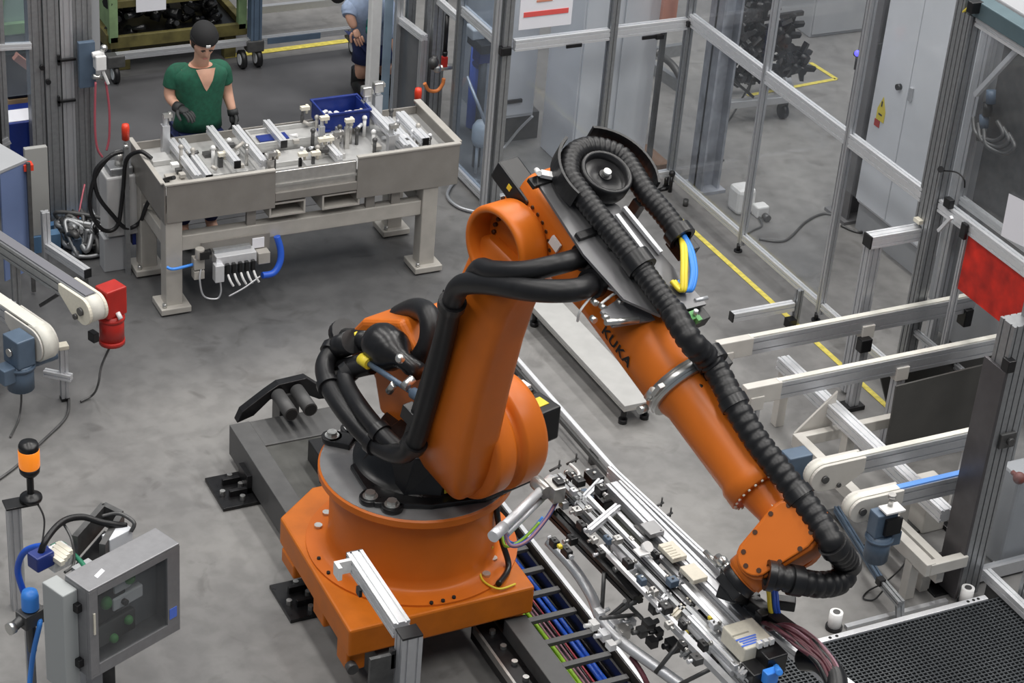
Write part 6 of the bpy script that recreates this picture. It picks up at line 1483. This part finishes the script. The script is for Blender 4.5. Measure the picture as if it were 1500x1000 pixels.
# long trolley
TYY = 14.95
tl_ = thing('long_trolley', 'long low transport trolley with grey bars and castor wheels behind the worker', 'trolley', (5.8, 15.2, 0))
q0, q1 = atY(170, 90, TYY), atY(515, 43, TYY)
P('front_bar', ALU, tl_, (q0.x, TYY, .22), (q1.x + .2, TYY, .22), .05, .05)
for px in (168, 372, 518):
    q = atY(px, 80, TYY)
    part(MB().bx(q.x - .07, TYY - .05, .14, q.x + .07, TYY + .05, .24), 'fork', STEELD, tl_, .01)
    for dx in ((-.10, .03) if px == 372 else (0,)):
        w_ = part(MB().cyl((q.x + dx - .02, TYY, .075), (q.x + dx + .02, TYY, .075), .075, n=24), 'wheel', RUBBER, tl_)
        part(MB().cyl((q.x + dx - .024, TYY, .075), (q.x + dx + .024, TYY, .075), .045, n=20), 'rim', CABW, w_)
q = atY(373, 38, TYY); P('upright', BLUEM, tl_, (q.x, TYY, .24), (q.x, TYY, .72), .09, .09, 2, 2)
part(MB().bx(q.x - .12, TYY - .08, .70, q.x + .12, TYY + .08, .76).cyl((q.x, TYY, .76), (q.x, TYY, .92), .03), 'head_plate', STEELD, tl_, .01)
q2 = atY(500, 4, TYY + .05)
part(MB().beam((q.x + .12, TYY + .05, .71), (q2.x + .3, TYY + .05, .71), .06, .10), 'dark_bar', STEELD, tl_, .006)
q3 = atY(488, 30, TYY + .05)
part(MB().bx(q3.x - .06, TYY, .56, q3.x + .08, TYY + .1, .70).cyl((q3.x + .03, TYY + .02, .52), (q3.x + .03, TYY + .06, .52), .07, n=20), 'hanging_castor', BLACK, tl_, .006)
box('label_strip', BLUEM, tl_, q.x + .1, TYY - .03, .19, q.x + .55, TYY - .024, .24)
box('rear_bar', ALU, tl_, q0.x, 15.55, .18, q1.x + .2, 15.6, .24)
# parts rack outside fence
rkf = at(1105, 150)
rk = thing('parts_rack', 'wheeled rack carrying star-shaped black castings, seen through right fence', 'trolley', V((9.0, 13.2, 0)))
d0, d1 = at(1048, 155, .18), at(1162, 143, .18)
part(MB().beam(d0, d1, .06, .06), 'deck_beam', ALU, rk, .005)
part(MB().beam(d0 + V((.25, .55, 0)), d1 + V((.25, .55, 0)), .06, .06), 'deck_beam', ALU, rk, .005)
part(MB().beam(d1 + V((0, 0, 0)), d1 + V((.25, .55, 0)), .05, .05), 'deck_beam', ALU, rk, .005)
part(MB().beam(d0, d0 + V((.25, .55, 0)), .05, .05), 'deck_beam', ALU, rk, .005)
for q in (d0 + V((.05, .03, 0)), d1 + V((-.06, .03, 0)), d0 + V((.3, .5, 0)), d1 + V((.2, .5, 0))):
    w_ = part(MB().cyl((q.x - .02, q.y, .06), (q.x + .02, q.y, .06), .06, n=20), 'castor_wheel', BLACK, rk)
    part(MB().bx(q.x - .03, q.y - .02, .10, q.x + .03, q.y + .02, .16), 'castor_fork', STEELD, w_)
mid = (d0 + d1) / 2 + V((.12, .28, 0))
part(MB().bx(mid.x - .035, mid.y - .035, .2, mid.x + .035, mid.y + .035, 1.9), 'mast', STEELD, rk, .004)
for k, z in enumerate((.75, 1.0, 1.3, 1.6, 1.85)):
    part(MB().beam(mid + V((-.42, -.02, z - .18)), mid + V((.42, .02, z - .18)), .035, .035), 'carrier_arm', BLACKM, rk)
part(MB().beam(at(1075, 118, .5), at(1103, 142, .3), .02, .02).beam(at(1103, 112, .5), at(1096, 135, .3), .015, .015), 'stay', BLACKM, rk)
random.seed(13)
ir = atY
cy_ = mid.y - .12
cpos = [(1078, 108), (1092, 100), (1068, 100), (1105, 104), (1160, 92), (1170, 80), (1150, 72), (1172, 97), (1145, 97), (1096, 70), (1112, 60), (1085, 55), (1125, 45), (1140, 38), (1100, 42), (1080, 35), (1128, 65), (1150, 50), (1118, 80), (1085, 8), (1105, 6), (1122, 5), (1155, 35)]
c0_ = None
for k, (px, py) in enumerate(cpos):
    q = atY(px, py, cy_ + random.uniform(-.1, .12)); mb = MB()
    n_ = 5; poly = []
    for i in range(n_):
        a = 2 * math.pi * i / n_ + k; poly += [(.115 * math.cos(a - .16), .115 * math.sin(a - .16)), (.125 * math.cos(a + .1), .125 * math.sin(a + .1)), (.04 * math.cos(a + .63), .04 * math.sin(a + .63))]
    tx_ = V((math.cos(k * 1.3), .3, math.sin(k * 1.3) * .5)).normalized(); ty_ = tx_.cross(V((0, 1, .2))).normalized()
    mb.prism(poly, q, tx_, ty_, tx_.cross(ty_), .04).cyl(q - tx_.cross(ty_) * .05, q + tx_.cross(ty_) * .09, .035, n=10)
    tag(mb.build('star_casting', BLACKM), {0: 'black casting lowest on the wheeled rack, hanging just below the fence rail', 7: 'black star casting sticking out lowest at the outer end of the wheeled rack', 19: 'topmost black casting on the wheeled rack, beside the mottled column', 22: 'black casting high on the outer end of the wheeled rack'}.get(k, 'black star-shaped casting inside the dense pile on the wheeled rack'), 'casting', 'black castings on the wheeled rack')
# grey box cabinets far right
f = at(1228, 50); cab('far_cabinet', 'mid grey far cabinet at top right behind grey column', f.x - .3, f.x + .45, f.y, f.y + .6, 0, 1.4, CABG)
f = at(1140, 30); cab('far_cabinet', 'pale grey far cabinet in the background above the parts rack', f.x + .1, f.x + .6, f.y + .3, f.y + .9, 0, 1.4, CABW)
f = at(955, 130)
tag(MB().tube([at(960, 75, .3), at(985, 95, .2), at(1000, 120, .1)], .03).build('dark_pipe', STEELD), 'dark bent pipe on the floor beyond the rear fence', 'pipe')
br = thing('floor_rails', 'pair of pale steel rails lying beyond rear fence panel', 'rails', at(975, 100))
for (a_, b_) in (((955, 98), (1000, 128)), ((958, 78), (1010, 70))): part(MB().beam(at(*a_, .05), at(*b_, .05), .05, .10), 'rail', ALUD, br)
f = at(940, 235); box_ = thing('wooden_block', 'brown wooden block on the floor by fence corner', 'block', f)
part(MB().bx(f.x - .02, f.y - .25, 0, f.x + .10, f.y + .1, .08), 'timber', WOOD, box_, .004)
# white pole with glazed screen
wf = V((5.98, 13.72, 0))
wp = thing('white_pole', 'tall white pole standing right behind the fixture table', 'pole', wf)
part(MB().bx(wf.x - .05, wf.y - .05, 0, wf.x + .035, wf.y + .03, 2.9), 'pole_shaft', WHITE, wp, .01)
part(MB().bx(wf.x - .09, wf.y - .09, 0, wf.x + .08, wf.y + .07, .03), 'pole_base', ALU, wp)
gs = thing('glazed_screen', 'bluish glazed screen with aluminium posts beside the white pole', 'screen', (6.1, 13.6, 0))
q = atY(565, 100, 13.65); q2 = atY(580, 100, 13.6); q3 = atY(622, 60, 13.3)
P('post', ALU, gs, (q2.x, 13.6, 0), (q2.x, 13.6, 2.8), .05, .05)
box('pane', mat('sky_blue_pane', (.30, .40, .50), .25, .1, .2, 3), gs, wf.x + .05, 13.66, .05, q2.x - .02, 13.67, 2.8)
# small gate bay left of the booth
gb_ = thing('gate_bay', 'small aluminium gate bay with angled top rail behind table', 'gate', (6.1, 13.3, 0))
g0, g1 = atX(583, 30, 6.13), atX(620, 58, 6.13)
P('post', ALU, gb_, (6.13, g0.y, 0), (6.13, g0.y, g0.z), .045, .045)
P('post', ALU, gb_, (6.13, g1.y, 0), (6.13, g1.y, g1.z), .045, .045)
P('top_rail', ALUB, gb_, (6.13, g0.y + .02, g0.z + .02), (6.13, g1.y - .02, g1.z + .02), .05, .05)
box('grey_infill', mat('dark_glazing', (.10, .105, .115), .2, .2, .2, 3), gb_, 6.127, g1.y + .03, .05, 6.133, g0.y - .03, g1.z - .03)
for x, y in ((6.22, 13.62), (6.30, 13.45), (6.42, 13.5)): P('rear_post', ALUD, gb_, (x, y, 0), (x, y, 2.8), .06, .06)
# valve and orange hose hanging there
hv = thing('hose_valve', 'brass and red air valve with orange hose hanging on the booth post', 'valve', atY(655, 100, 13.05))
q = atY(652, 75, 13.0)
part(MB().cyl(q, q + V((0, 0, .28)), .016).cyl(q + V((0, 0, -.03)), q, .02), 'down_pipe', BLACK, hv)
part(MB().ob(q - V((0, 0, .09)), X_ * .02, Y_ * .02, Z_ * .05), 'red_body', REDP, hv, .006)
q = atY(640, 100, 13.0); part(MB().cyl(q, q + V((.14, 0, .0)), .022).sph(q, .035), 'silver_arm', BOLT, hv)
part(MB().sph(q + V((-.03, 0, .05)), .04).cyl(q + V((-.04, 0, .0)), q + V((-.02, 0, .1)), .02), 'brass_part', STEELD, hv)
part(MB().tube([atY(x, y, 12.98) for x, y in ((622, 122), (628, 132), (640, 133), (648, 124), (650, 115))], .014), 'orange_hose', ORANGEH, hv)

# ================================================================== people
def skin_chain(name, verts, edges, mats, root=0, sub=2):
    me = bpy.data.meshes.new(name + '_sk'); me.from_pydata([tuple(v[0]) for v in verts], edges, [])
    o = bpy.data.objects.new(name + '_sk', me); COL.objects.link(o)
    o.modifiers.new('skin', 'SKIN'); o.modifiers.new('sub', 'SUBSURF').levels = sub; o.modifiers['sub'].render_levels = sub
    for i, v in enumerate(verts):
        sv = me.skin_vertices[0].data[i]; r = v[1]; sv.radius = r if isinstance(r, tuple) else (r, r); sv.use_root = (i == root)
    bpy.context.view_layer.update()
    m2 = bpy.data.meshes.new_from_object(o.evaluated_get(bpy.context.evaluated_depsgraph_get()))
    mb = MB(); mb.add([v.co.copy() for v in m2.vertices], [list(p.vertices) for p in m2.polygons], 0, True)
    bpy.data.objects.remove(o); return mb
def chain(pts):
    return [(V(p), r) for p, r in pts], [(i, i + 1) for i in range(len(pts) - 1)]
def head_mesh(mb, c, fwd, up, s):
    """head of height ~2*s*1.25 with brow, nose, lips, chin"""
    fwd = fwd.normalized(); sd = fwd.cross(up).normalized(); up = sd.cross(fwd).normalized()
    nu, nv = 32, 24; k = len(mb.v)
    for q in range(nv + 1):
        t = math.pi * q / nv
        for i in range(nu):
            a = 2 * math.pi * i / nu; x = math.sin(t) * math.cos(a); y = math.sin(t) * math.sin(a); z = -math.cos(t)
            w = .76 * (1 - .20 * max(0, -z)); X = x * w; Y = y * .95 + (.05 if z < 0 and y > 0 else 0); Z = z * 1.22
            if y < 0 and z < -.3: Y *= .75
            front = max(0, y) ** 3
            nose = math.exp(-((x / .14) ** 2)) * math.exp(-(((z + .16) / .17) ** 2)) * front
            brow = math.exp(-(((z - .14) / .09) ** 2)) * front * .05
            eye = math.exp(-(((abs(x) - .33) / .15) ** 2)) * math.exp(-(((z + .0) / .09) ** 2)) * front
            lips = math.exp(-((x / .22) ** 2)) * math.exp(-(((z + .50) / .07) ** 2)) * front * .05
            chin = math.exp(-((x / .28) ** 2)) * math.exp(-(((z + .82) / .14) ** 2)) * max(0, y) * .12
            Y += nose * .24 + brow - eye * .07 + lips + chin
            mb.v.append(c + (sd * X + fwd * Y + up * Z) * s)
    for q in range(nv):
        for i in range(nu):
            j = (i + 1) % nu; mb.f.append([k + q * nu + i, k + q * nu + j, k + (q + 1) * nu + j, k + (q + 1) * nu + i]); mb.m.append(0); mb.sm.append(True)
    for sgn in (-1, 1): mb.sph(c + sd * sgn * s * .78 + fwd * -.03 * s - up * .08 * s, (s * .10, s * .16, s * .24), 10, 8)
    return sd, up
def hand_mesh(w, d, palm_n, s=1.0):
    """palm with five separate bent fingers; w wrist, d pointing to fingers, palm_n facing the palm"""
    d = d.normalized(); pn = palm_n.normalized(); sdv = d.cross(pn).normalized()
    vs = [(w, .026 * s), (w + d * .035 * s, (.036 * s, .02 * s)), (w + d * .075 * s, (.038 * s, .018 * s))]; es = [(0, 1), (1, 2)]
    mbs = [skin_chain('hand', vs, es, None, 0, 2)]
    for off, L in ((-.030, .068), (-.010, .080), (.010, .076), (.029, .058)):
        b0 = w + d * .065 * s + sdv * off * s
        p = [(b0, .0105 * s), (b0 + (d * .9 + pn * .25).normalized() * L * .45 * s, .0098 * s), (b0 + (d * .9 + pn * .25).normalized() * L * .45 * s + (d * .55 + pn * .8).normalized() * L * .34 * s, .009 * s), (b0 + (d * .9 + pn * .25).normalized() * L * .45 * s + (d * .55 + pn * .8).normalized() * L * .34 * s + (d * .1 + pn).normalized() * L * .28 * s, .0078 * s)]
        v_, e_ = chain(p); mbs.append(skin_chain('finger', v_, e_, None, 0, 1))
    b0 = w + d * .02 * s - sdv * .026 * s
    p = [(b0, .013 * s), (b0 + (d * .5 - sdv * .8 + pn * .3).normalized() * .035 * s, .012 * s), (b0 + (d * .5 - sdv * .8 + pn * .3).normalized() * .035 * s + (d * .8 - sdv * .3 + pn * .5).normalized() * .032 * s, .0105 * s), (b0 + (d * .5 - sdv * .8 + pn * .3).normalized() * .035 * s + (d * .8 - sdv * .3 + pn * .5).normalized() * .056 * s, .009 * s)]
    v_, e_ = chain(p); mbs.append(skin_chain('thumb', v_, e_, None, 0, 1))
    out = MB()
    for m in mbs: out.add(m.v, m.f, 0, True)
    return out
# ---- worker in green shirt
PY = 12.33
pe = thing('person', 'man in dark green v-neck shirt, black cap and gloves standing behind the table', 'person', (atY(292, 150, PY).x, PY, 0))
hd = atY(298, 60, PY - .12); nk = atY(294, 92, PY - .05)
pv = atY(289, 190, PY + .02); ch = atY(291, 118, PY - .01); wa = atY(291, 158, PY + .0)
rs = atY(257, 101, PY); re = atY(247, 142, PY - .0); rw_ = atY(262, 158, PY - .12); rh_d = (atY(280, 168, PY - .22) - rw_)
ls = atY(324, 95, PY); le = atY(332, 134, PY + .02); lw = atY(341, 164, PY - .06); lh_d = (atY(346, 190, PY - .10) - lw)
hipz = pv.z - .05
hl, hr_ = V((pv.x + .09, PY + .02, hipz - .04)), V((pv.x - .09, PY + .02, hipz - .04))
verts = [(pv, (.10, .08)), (wa, (.095, .075)), (ch, (.115, .085)), (V((nk.x, nk.y + .02, nk.z - .03)), (.060, .055)), (nk + V((0, -.02, .03)), .052), (hd - V((0, 0, .02)), .06),
         (rs, .062), (re, .042), (rw_, .028), (ls, .062), (le, .042), (lw, .028),
         (hl, .095), (V((hl.x, PY + .0, .48)), .062), (V((hl.x + .01, PY + .04, .09)), .042), (V((hl.x + .02, PY - .10, .04)), .038),
         (hr_, .095), (V((hr_.x, PY + .0, .48)), .062), (V((hr_.x - .01, PY + .04, .09)), .042), (V((hr_.x - .02, PY - .10, .04)), .038)]
edges = [(0, 1), (1, 2), (2, 3), (3, 4), (4, 5), (2, 6), (6, 7), (7, 8), (2, 9), (9, 10), (10, 11), (0, 12), (12, 13), (13, 14), (14, 15), (0, 16), (16, 17), (17, 18), (18, 19)]
bm_ = skin_chain('body', verts, edges, None)
fw = V((-.06, -.80, -.42)); sdv, upv = head_mesh(bm_, hd, fw, V((0, -.42, .9)), .098)
fw = fw.normalized()
bd = part(bm_, 'body', SKIN, pe)
hs = .098
capm = MB(); nu, nv = 28, 10
cc_ = hd + upv * hs * .44 - fw * hs * .04
for q in range(nv + 1):
    t = math.pi * .5 * q / nv
    for i in range(nu):
        a = 2 * math.pi * i / nu; capm.v.append(cc_ + (sdv * math.cos(t) * math.cos(a) * .88 + fw * math.cos(t) * math.sin(a) * 1.06 + upv * (math.sin(t) * .90 + .10)) * hs)
for q in range(nv):
    for i in range(nu):
        j = (i + 1) % nu; capm.f.append([q * nu + i, q * nu + j, (q + 1) * nu + j, (q + 1) * nu + i]); capm.m.append(0); capm.sm.append(True)
cp = part(capm, 'cap', CAP, pe, 0, 'black cap worn backwards')
capm = MB()
secs = []
for r in (.88, .93):
    pass
part(MB().lathe([(hs * .90, -hs * .06), (hs * .94, -hs * .02), (hs * .94, hs * .16), (hs * .90, hs * .20)], cc_, upv, n=28), 'cap_band', CAP, cp)
part(MB().ob(cc_ + fw * hs * 1.05 + upv * hs * .20, sdv * .014, fw * .004, upv * .010), 'cap_badge', WHITE, cp, 0, 'small white badge on cap')
part(MB().lathe([(hs * .80, -hs * .45), (hs * .86, -hs * .2), (hs * .86, hs * .12)], hd - fw * hs * .10 + upv * hs * .1, upv, n=24), 'hair', HAIR, pe)
part(MB().sph(hd + (sdv * .25 + fw * .93 + upv * .02) * hs, (.005, .003, .003), 8, 6).sph(hd + (sdv * -.25 + fw * .93 + upv * .02) * hs, (.005, .003, .003), 8, 6), 'eyes', EYE, bd)
part(MB().ob(hd + (sdv * .26 + fw * .97 + upv * .18) * hs, sdv * .014, fw * .004, upv * .003).ob(hd + (sdv * -.26 + fw * .97 + upv * .18) * hs, sdv * .014, fw * .004, upv * .003), 'eyebrows', HAIR, bd)
part(MB().sph(hd + (fw * .99 - upv * .61) * hs, (.017, .006, .005), 10, 6), 'mouth', LIP, bd)
# shirt
rm = rs.lerp(re, .62); lm = ls.lerp(le, .62)
sv = [(pv + V((0, 0, -.03)), (.168, .128)), (wa, (.142, .105)), (ch, (.172, .122)), (ch.lerp(nk, .70), (.125, .095)), (rs, .078), (rm, .058), (ls, .078), (lm, .058), (V((nk.x, nk.y + .02, nk.z - .015)), (.080, .070))]
shm = skin_chain('shirt', sv, [(0, 1), (1, 2), (2, 3), (3, 4), (4, 5), (3, 6), (6, 7), (3, 8)], None)
def torso(c_list, n=28):
    secs = []
    for c_, rx, ry in c_list: secs.append([c_ + V((rx * math.copysign(abs(math.cos(2 * math.pi * k / n)) ** .85, math.cos(2 * math.pi * k / n)), ry * math.sin(2 * math.pi * k / n), 0)) for k in range(n)])
    m = MB(); m.loft(secs); return m
def tline(a, b, t): return V((a.x + (b.x - a.x) * t, a.y + (b.y - a.y) * t, a.z + (b.z - a.z) * t))
shm = torso([(pv + V((0, 0, .035)), .166, .122), (tline(pv, wa, .6), .156, .112), (wa, .152, .108), (tline(wa, ch, .5), .165, .116), (ch, .182, .124), (tline(ch, nk, .35), .190, .118), (tline(ch, nk, .62), .172, .098), (tline(ch, nk, .78), .125, .084), (tline(ch, nk, .87), .088, .070)])
for s_, m__ in ((rs, rm), (ls, lm)):
    shm.tube([tline(s_, ch, .42) + V((0, .02, -.0)), tline(s_, ch, .06) + V((0, 0, -.022)), tline(s_, m__, .5), m__], .07, 18, 0, 6, True, lambda q, L: .068 - .012 * q / (L - 1))
sh2 = part(shm, 'shirt', SHIRT, pe)
# v neck: skin patch lying on the chest
from mathutils.bvhtree import BVHTree
bv = BVHTree.FromPolygons([tuple(v) for v in shm.v], shm.f)
mb = MB(); N_ = 8; tc_ = tline(ch, nk, .87)
for i in range(N_ + 1):
    z_ = tc_.z + .003 - .150 * i / N_; hw_ = .066 * (1 - i / N_) ** .8
    for j in range(7):
        x_ = nk.x + .012 + hw_ * (j - 3) / 3
        h_ = bv.ray_cast(V((x_, PY - 1.0, z_)), V((0, 1, 0)))
        y_ = h_[0].y if (h_[0] and i > 0) else tc_.y - .066
        mb.v.append(V((x_, y_ - .004, z_)))
for i in range(N_):
    for j in range(6):
        a_ = i * 7 + j; mb.f.append([a_, a_ + 1, a_ + 8, a_ + 7]); mb.m.append(0); mb.sm.append(True)
k_ = len(mb.v)
for i in range(20): mb.v.append(tc_ + V((.080 * math.cos(i * math.pi / 10), .064 * math.sin(i * math.pi / 10), .004)))
mb.f.append([k_ + i for i in range(20)]); mb.m.append(0); mb.sm.append(False)
part(mb, 'neck_opening', SKIN, sh2, 0, 'skin in the v-shaped neckline')
#
vn = atY(301, 97, PY - .168); part(MB().prism([(-.050, .06), (.050, .06), (0, -.035)], vn + V((0, .035, -.0)), V((1, 0, 0)), V((0, .5, .85)), V((0, -.85, .5)), .012), 'neck_opening', SKIN, pe, .003) if False else None
ve = [(pv + V((0, 0, -.08)), (.15, .12)), (hl, .105), (V((hl.x, PY + .0, .48)), .078), (V((hl.x + .01, PY + .04, .10)), .06), (hr_, .105), (V((hr_.x, PY + .0, .48)), .078), (V((hr_.x - .01, PY + .04, .10)), .06)]
tm_ = skin_chain('trousers', ve, [(0, 1), (1, 2), (2, 3), (0, 4), (4, 5), (5, 6)], None)
th_ = torso([(pv + V((0, .01, -.24)), .175, .125), (pv + V((0, .01, -.12)), .168, .124), (pv + V((0, .0, .02)), .160, .116), (pv + V((0, .0, .07)), .145, .105)]); tm_.add(th_.v, th_.f, 0, True)
part(tm_, 'trousers', TROU, pe)
for hx, s_ in ((hl, 1), (hr_, -1)):
    part(MB().sph((hx.x + .015 * s_, PY - .04, .045), (.05, .14, .045)), 'shoe', BLACK, pe)
gl_ = hand_mesh(rw_, rh_d, V((.1, -.35, -1)), 1.08); part(gl_, 'glove', GLOVE, pe)
part(MB().cyl(rw_ - rh_d.normalized() * .03, rw_ + rh_d.normalized() * .02, .036, n=14), 'glove_cuff', GLOVE, pe)
gl_ = hand_mesh(lw, lh_d, V((-1, -.2, -.1)), 1.08); part(gl_, 'glove', GLOVE, pe)
part(MB().cyl(lw - lh_d.normalized() * .02, lw + lh_d.normalized() * .02, .036, n=14), 'glove_cuff', GLOVE, pe)
# ---- second worker, mostly behind the white pole
QY = 14.25
p2 = thing('person', 'person in pale blue top and navy shorts bending behind the white pole', 'person', (atY(545, 60, QY).x, QY, 0))
pv = atY(549, 52, QY); ch = atY(536, 18, QY - .18); nk = ch + V((-.04, -.06, .24)); hd = nk + V((-.03, -.07, .14))
rs = ch + V((-.14, -.04, .06)); re = atY(512, 24, QY - .26); rw_ = atY(520, 42, QY - .3); ls = ch + V((.15, .0, .06)); le = ls + V((.05, -.12, -.24)); lw = le + V((-.05, -.18, -.12))
hl = V((pv.x + .08, QY, pv.z - .07)); hr_ = V((pv.x - .08, QY, pv.z - .07)); kz = hl.z * .55
verts = [(pv, (.10, .08)), (pv.lerp(ch, .5), (.10, .08)), (ch, (.11, .09)), (nk, .06), (hd, .07), (rs, .06), (re, .045), (rw_, .03), (ls, .06), (le, .045), (lw, .03),
         (hl, .09), (V((hl.x + .02, QY - .02, kz)), .065), (V((hl.x + .03, QY + .03, .09)), .045), (V((hl.x + .03, QY - .11, .04)), .04), (hr_, .09), (V((hr_.x - .02, QY - .02, kz)), .065), (V((hr_.x - .03, QY + .03, .09)), .045), (V((hr_.x - .05, QY - .11, .04)), .04)]
bm_ = skin_chain('body', verts, [(0, 1), (1, 2), (2, 3), (3, 4), (2, 5), (5, 6), (6, 7), (2, 8), (8, 9), (9, 10), (0, 11), (11, 12), (12, 13), (13, 14), (0, 15), (15, 16), (16, 17), (17, 18)], None)
head_mesh(bm_, hd, V((-.4, -.7, -.5)), V((-.2, -.4, .9)), .09)
part(bm_, 'body', SKIN, p2)
s2 = torso([(pv + V((0, 0, -.03)), .17, .13), (tline(pv, ch, .5), .16, .125), (ch, .18, .13), (tline(ch, nk, .4), .17, .11), (tline(ch, nk, .85), .07, .065)])
for s_, e_ in ((rs, re), (ls, le)): s2.tube([tline(s_, ch, .3), s_, tline(s_, e_, .6), e_], .06, 16, 0, 5, True, lambda q, L: .085 - .03 * q / (L - 1))
part(s2, 'shirt', LSHIRT, p2)
sm_ = skin_chain('shorts', [(pv, (.165, .125)), (hl, .11), (V((hl.x + .02, QY - .02, kz + .02)), .09), (hr_, .11), (V((hr_.x - .02, QY - .02, kz + .02)), .09)], [(0, 1), (1, 2), (0, 3), (3, 4)], None)
t2_ = torso([(pv + V((0, 0, -.2)), .18, .13), (pv + V((0, 0, .02)), .16, .12)]); sm_.add(t2_.v, t2_.f, 0, True)
part(sm_, 'shorts', TROU, p2)
part(MB().sph(hd + V((.02, .03, .03)), .10, 16, 10), 'hair', HAIR, p2)
for hx, s_ in ((hl, 1), (hr_, -1)): part(MB().sph((hx.x + .04 * s_, QY - .05, .06), (.06, .15, .06)).cyl((hx.x + .03 * s_, QY + .03, .05), (hx.x + .03 * s_, QY + .03, .20), .06, n=14), 'shoe', BLACK, p2)
for w_, d_ in ((rw_, V((.2, -.4, -.8))), (lw, V((-.2, -.5, -.8)))): part(hand_mesh(w_, d_, V((.3, .2, -.5)), 1.0), 'hand', SKIN, p2)
q = atY(546, 30, QY - .3); tag(MB().sph(q, (.05, .04, .09), 14, 10).cyl(q + V((0, 0, -.1)), q + V((0, 0, -.05)), .05).build('teal_bag', TEAL), 'teal cloth bag held beside the person behind the pole', 'bag')

# pale green machine far behind the left columns
q = atY(18, 25, 14.4)
gmn = thing('green_machine', 'pale green machine frame far behind the left fence bay', 'machine', (q.x, 14.6, 0))
box('panel', mat('pale_green_sheet', (.30, .38, .30), .5), gmn, q.x - .5, 14.5, 0, q.x + .16, 14.9, 2.3, .01)
part(MB().beam(V((q.x - .3, 14.47, .75)), V((q.x + .16, 14.47, .75)), .05, .08), 'rail', GREENP, gmn)
part(MB().beam(V((q.x - .1, 14.47, .8)), V((q.x + .05, 14.47, 1.5)), .04, .05), 'brace', GREENP, gmn)
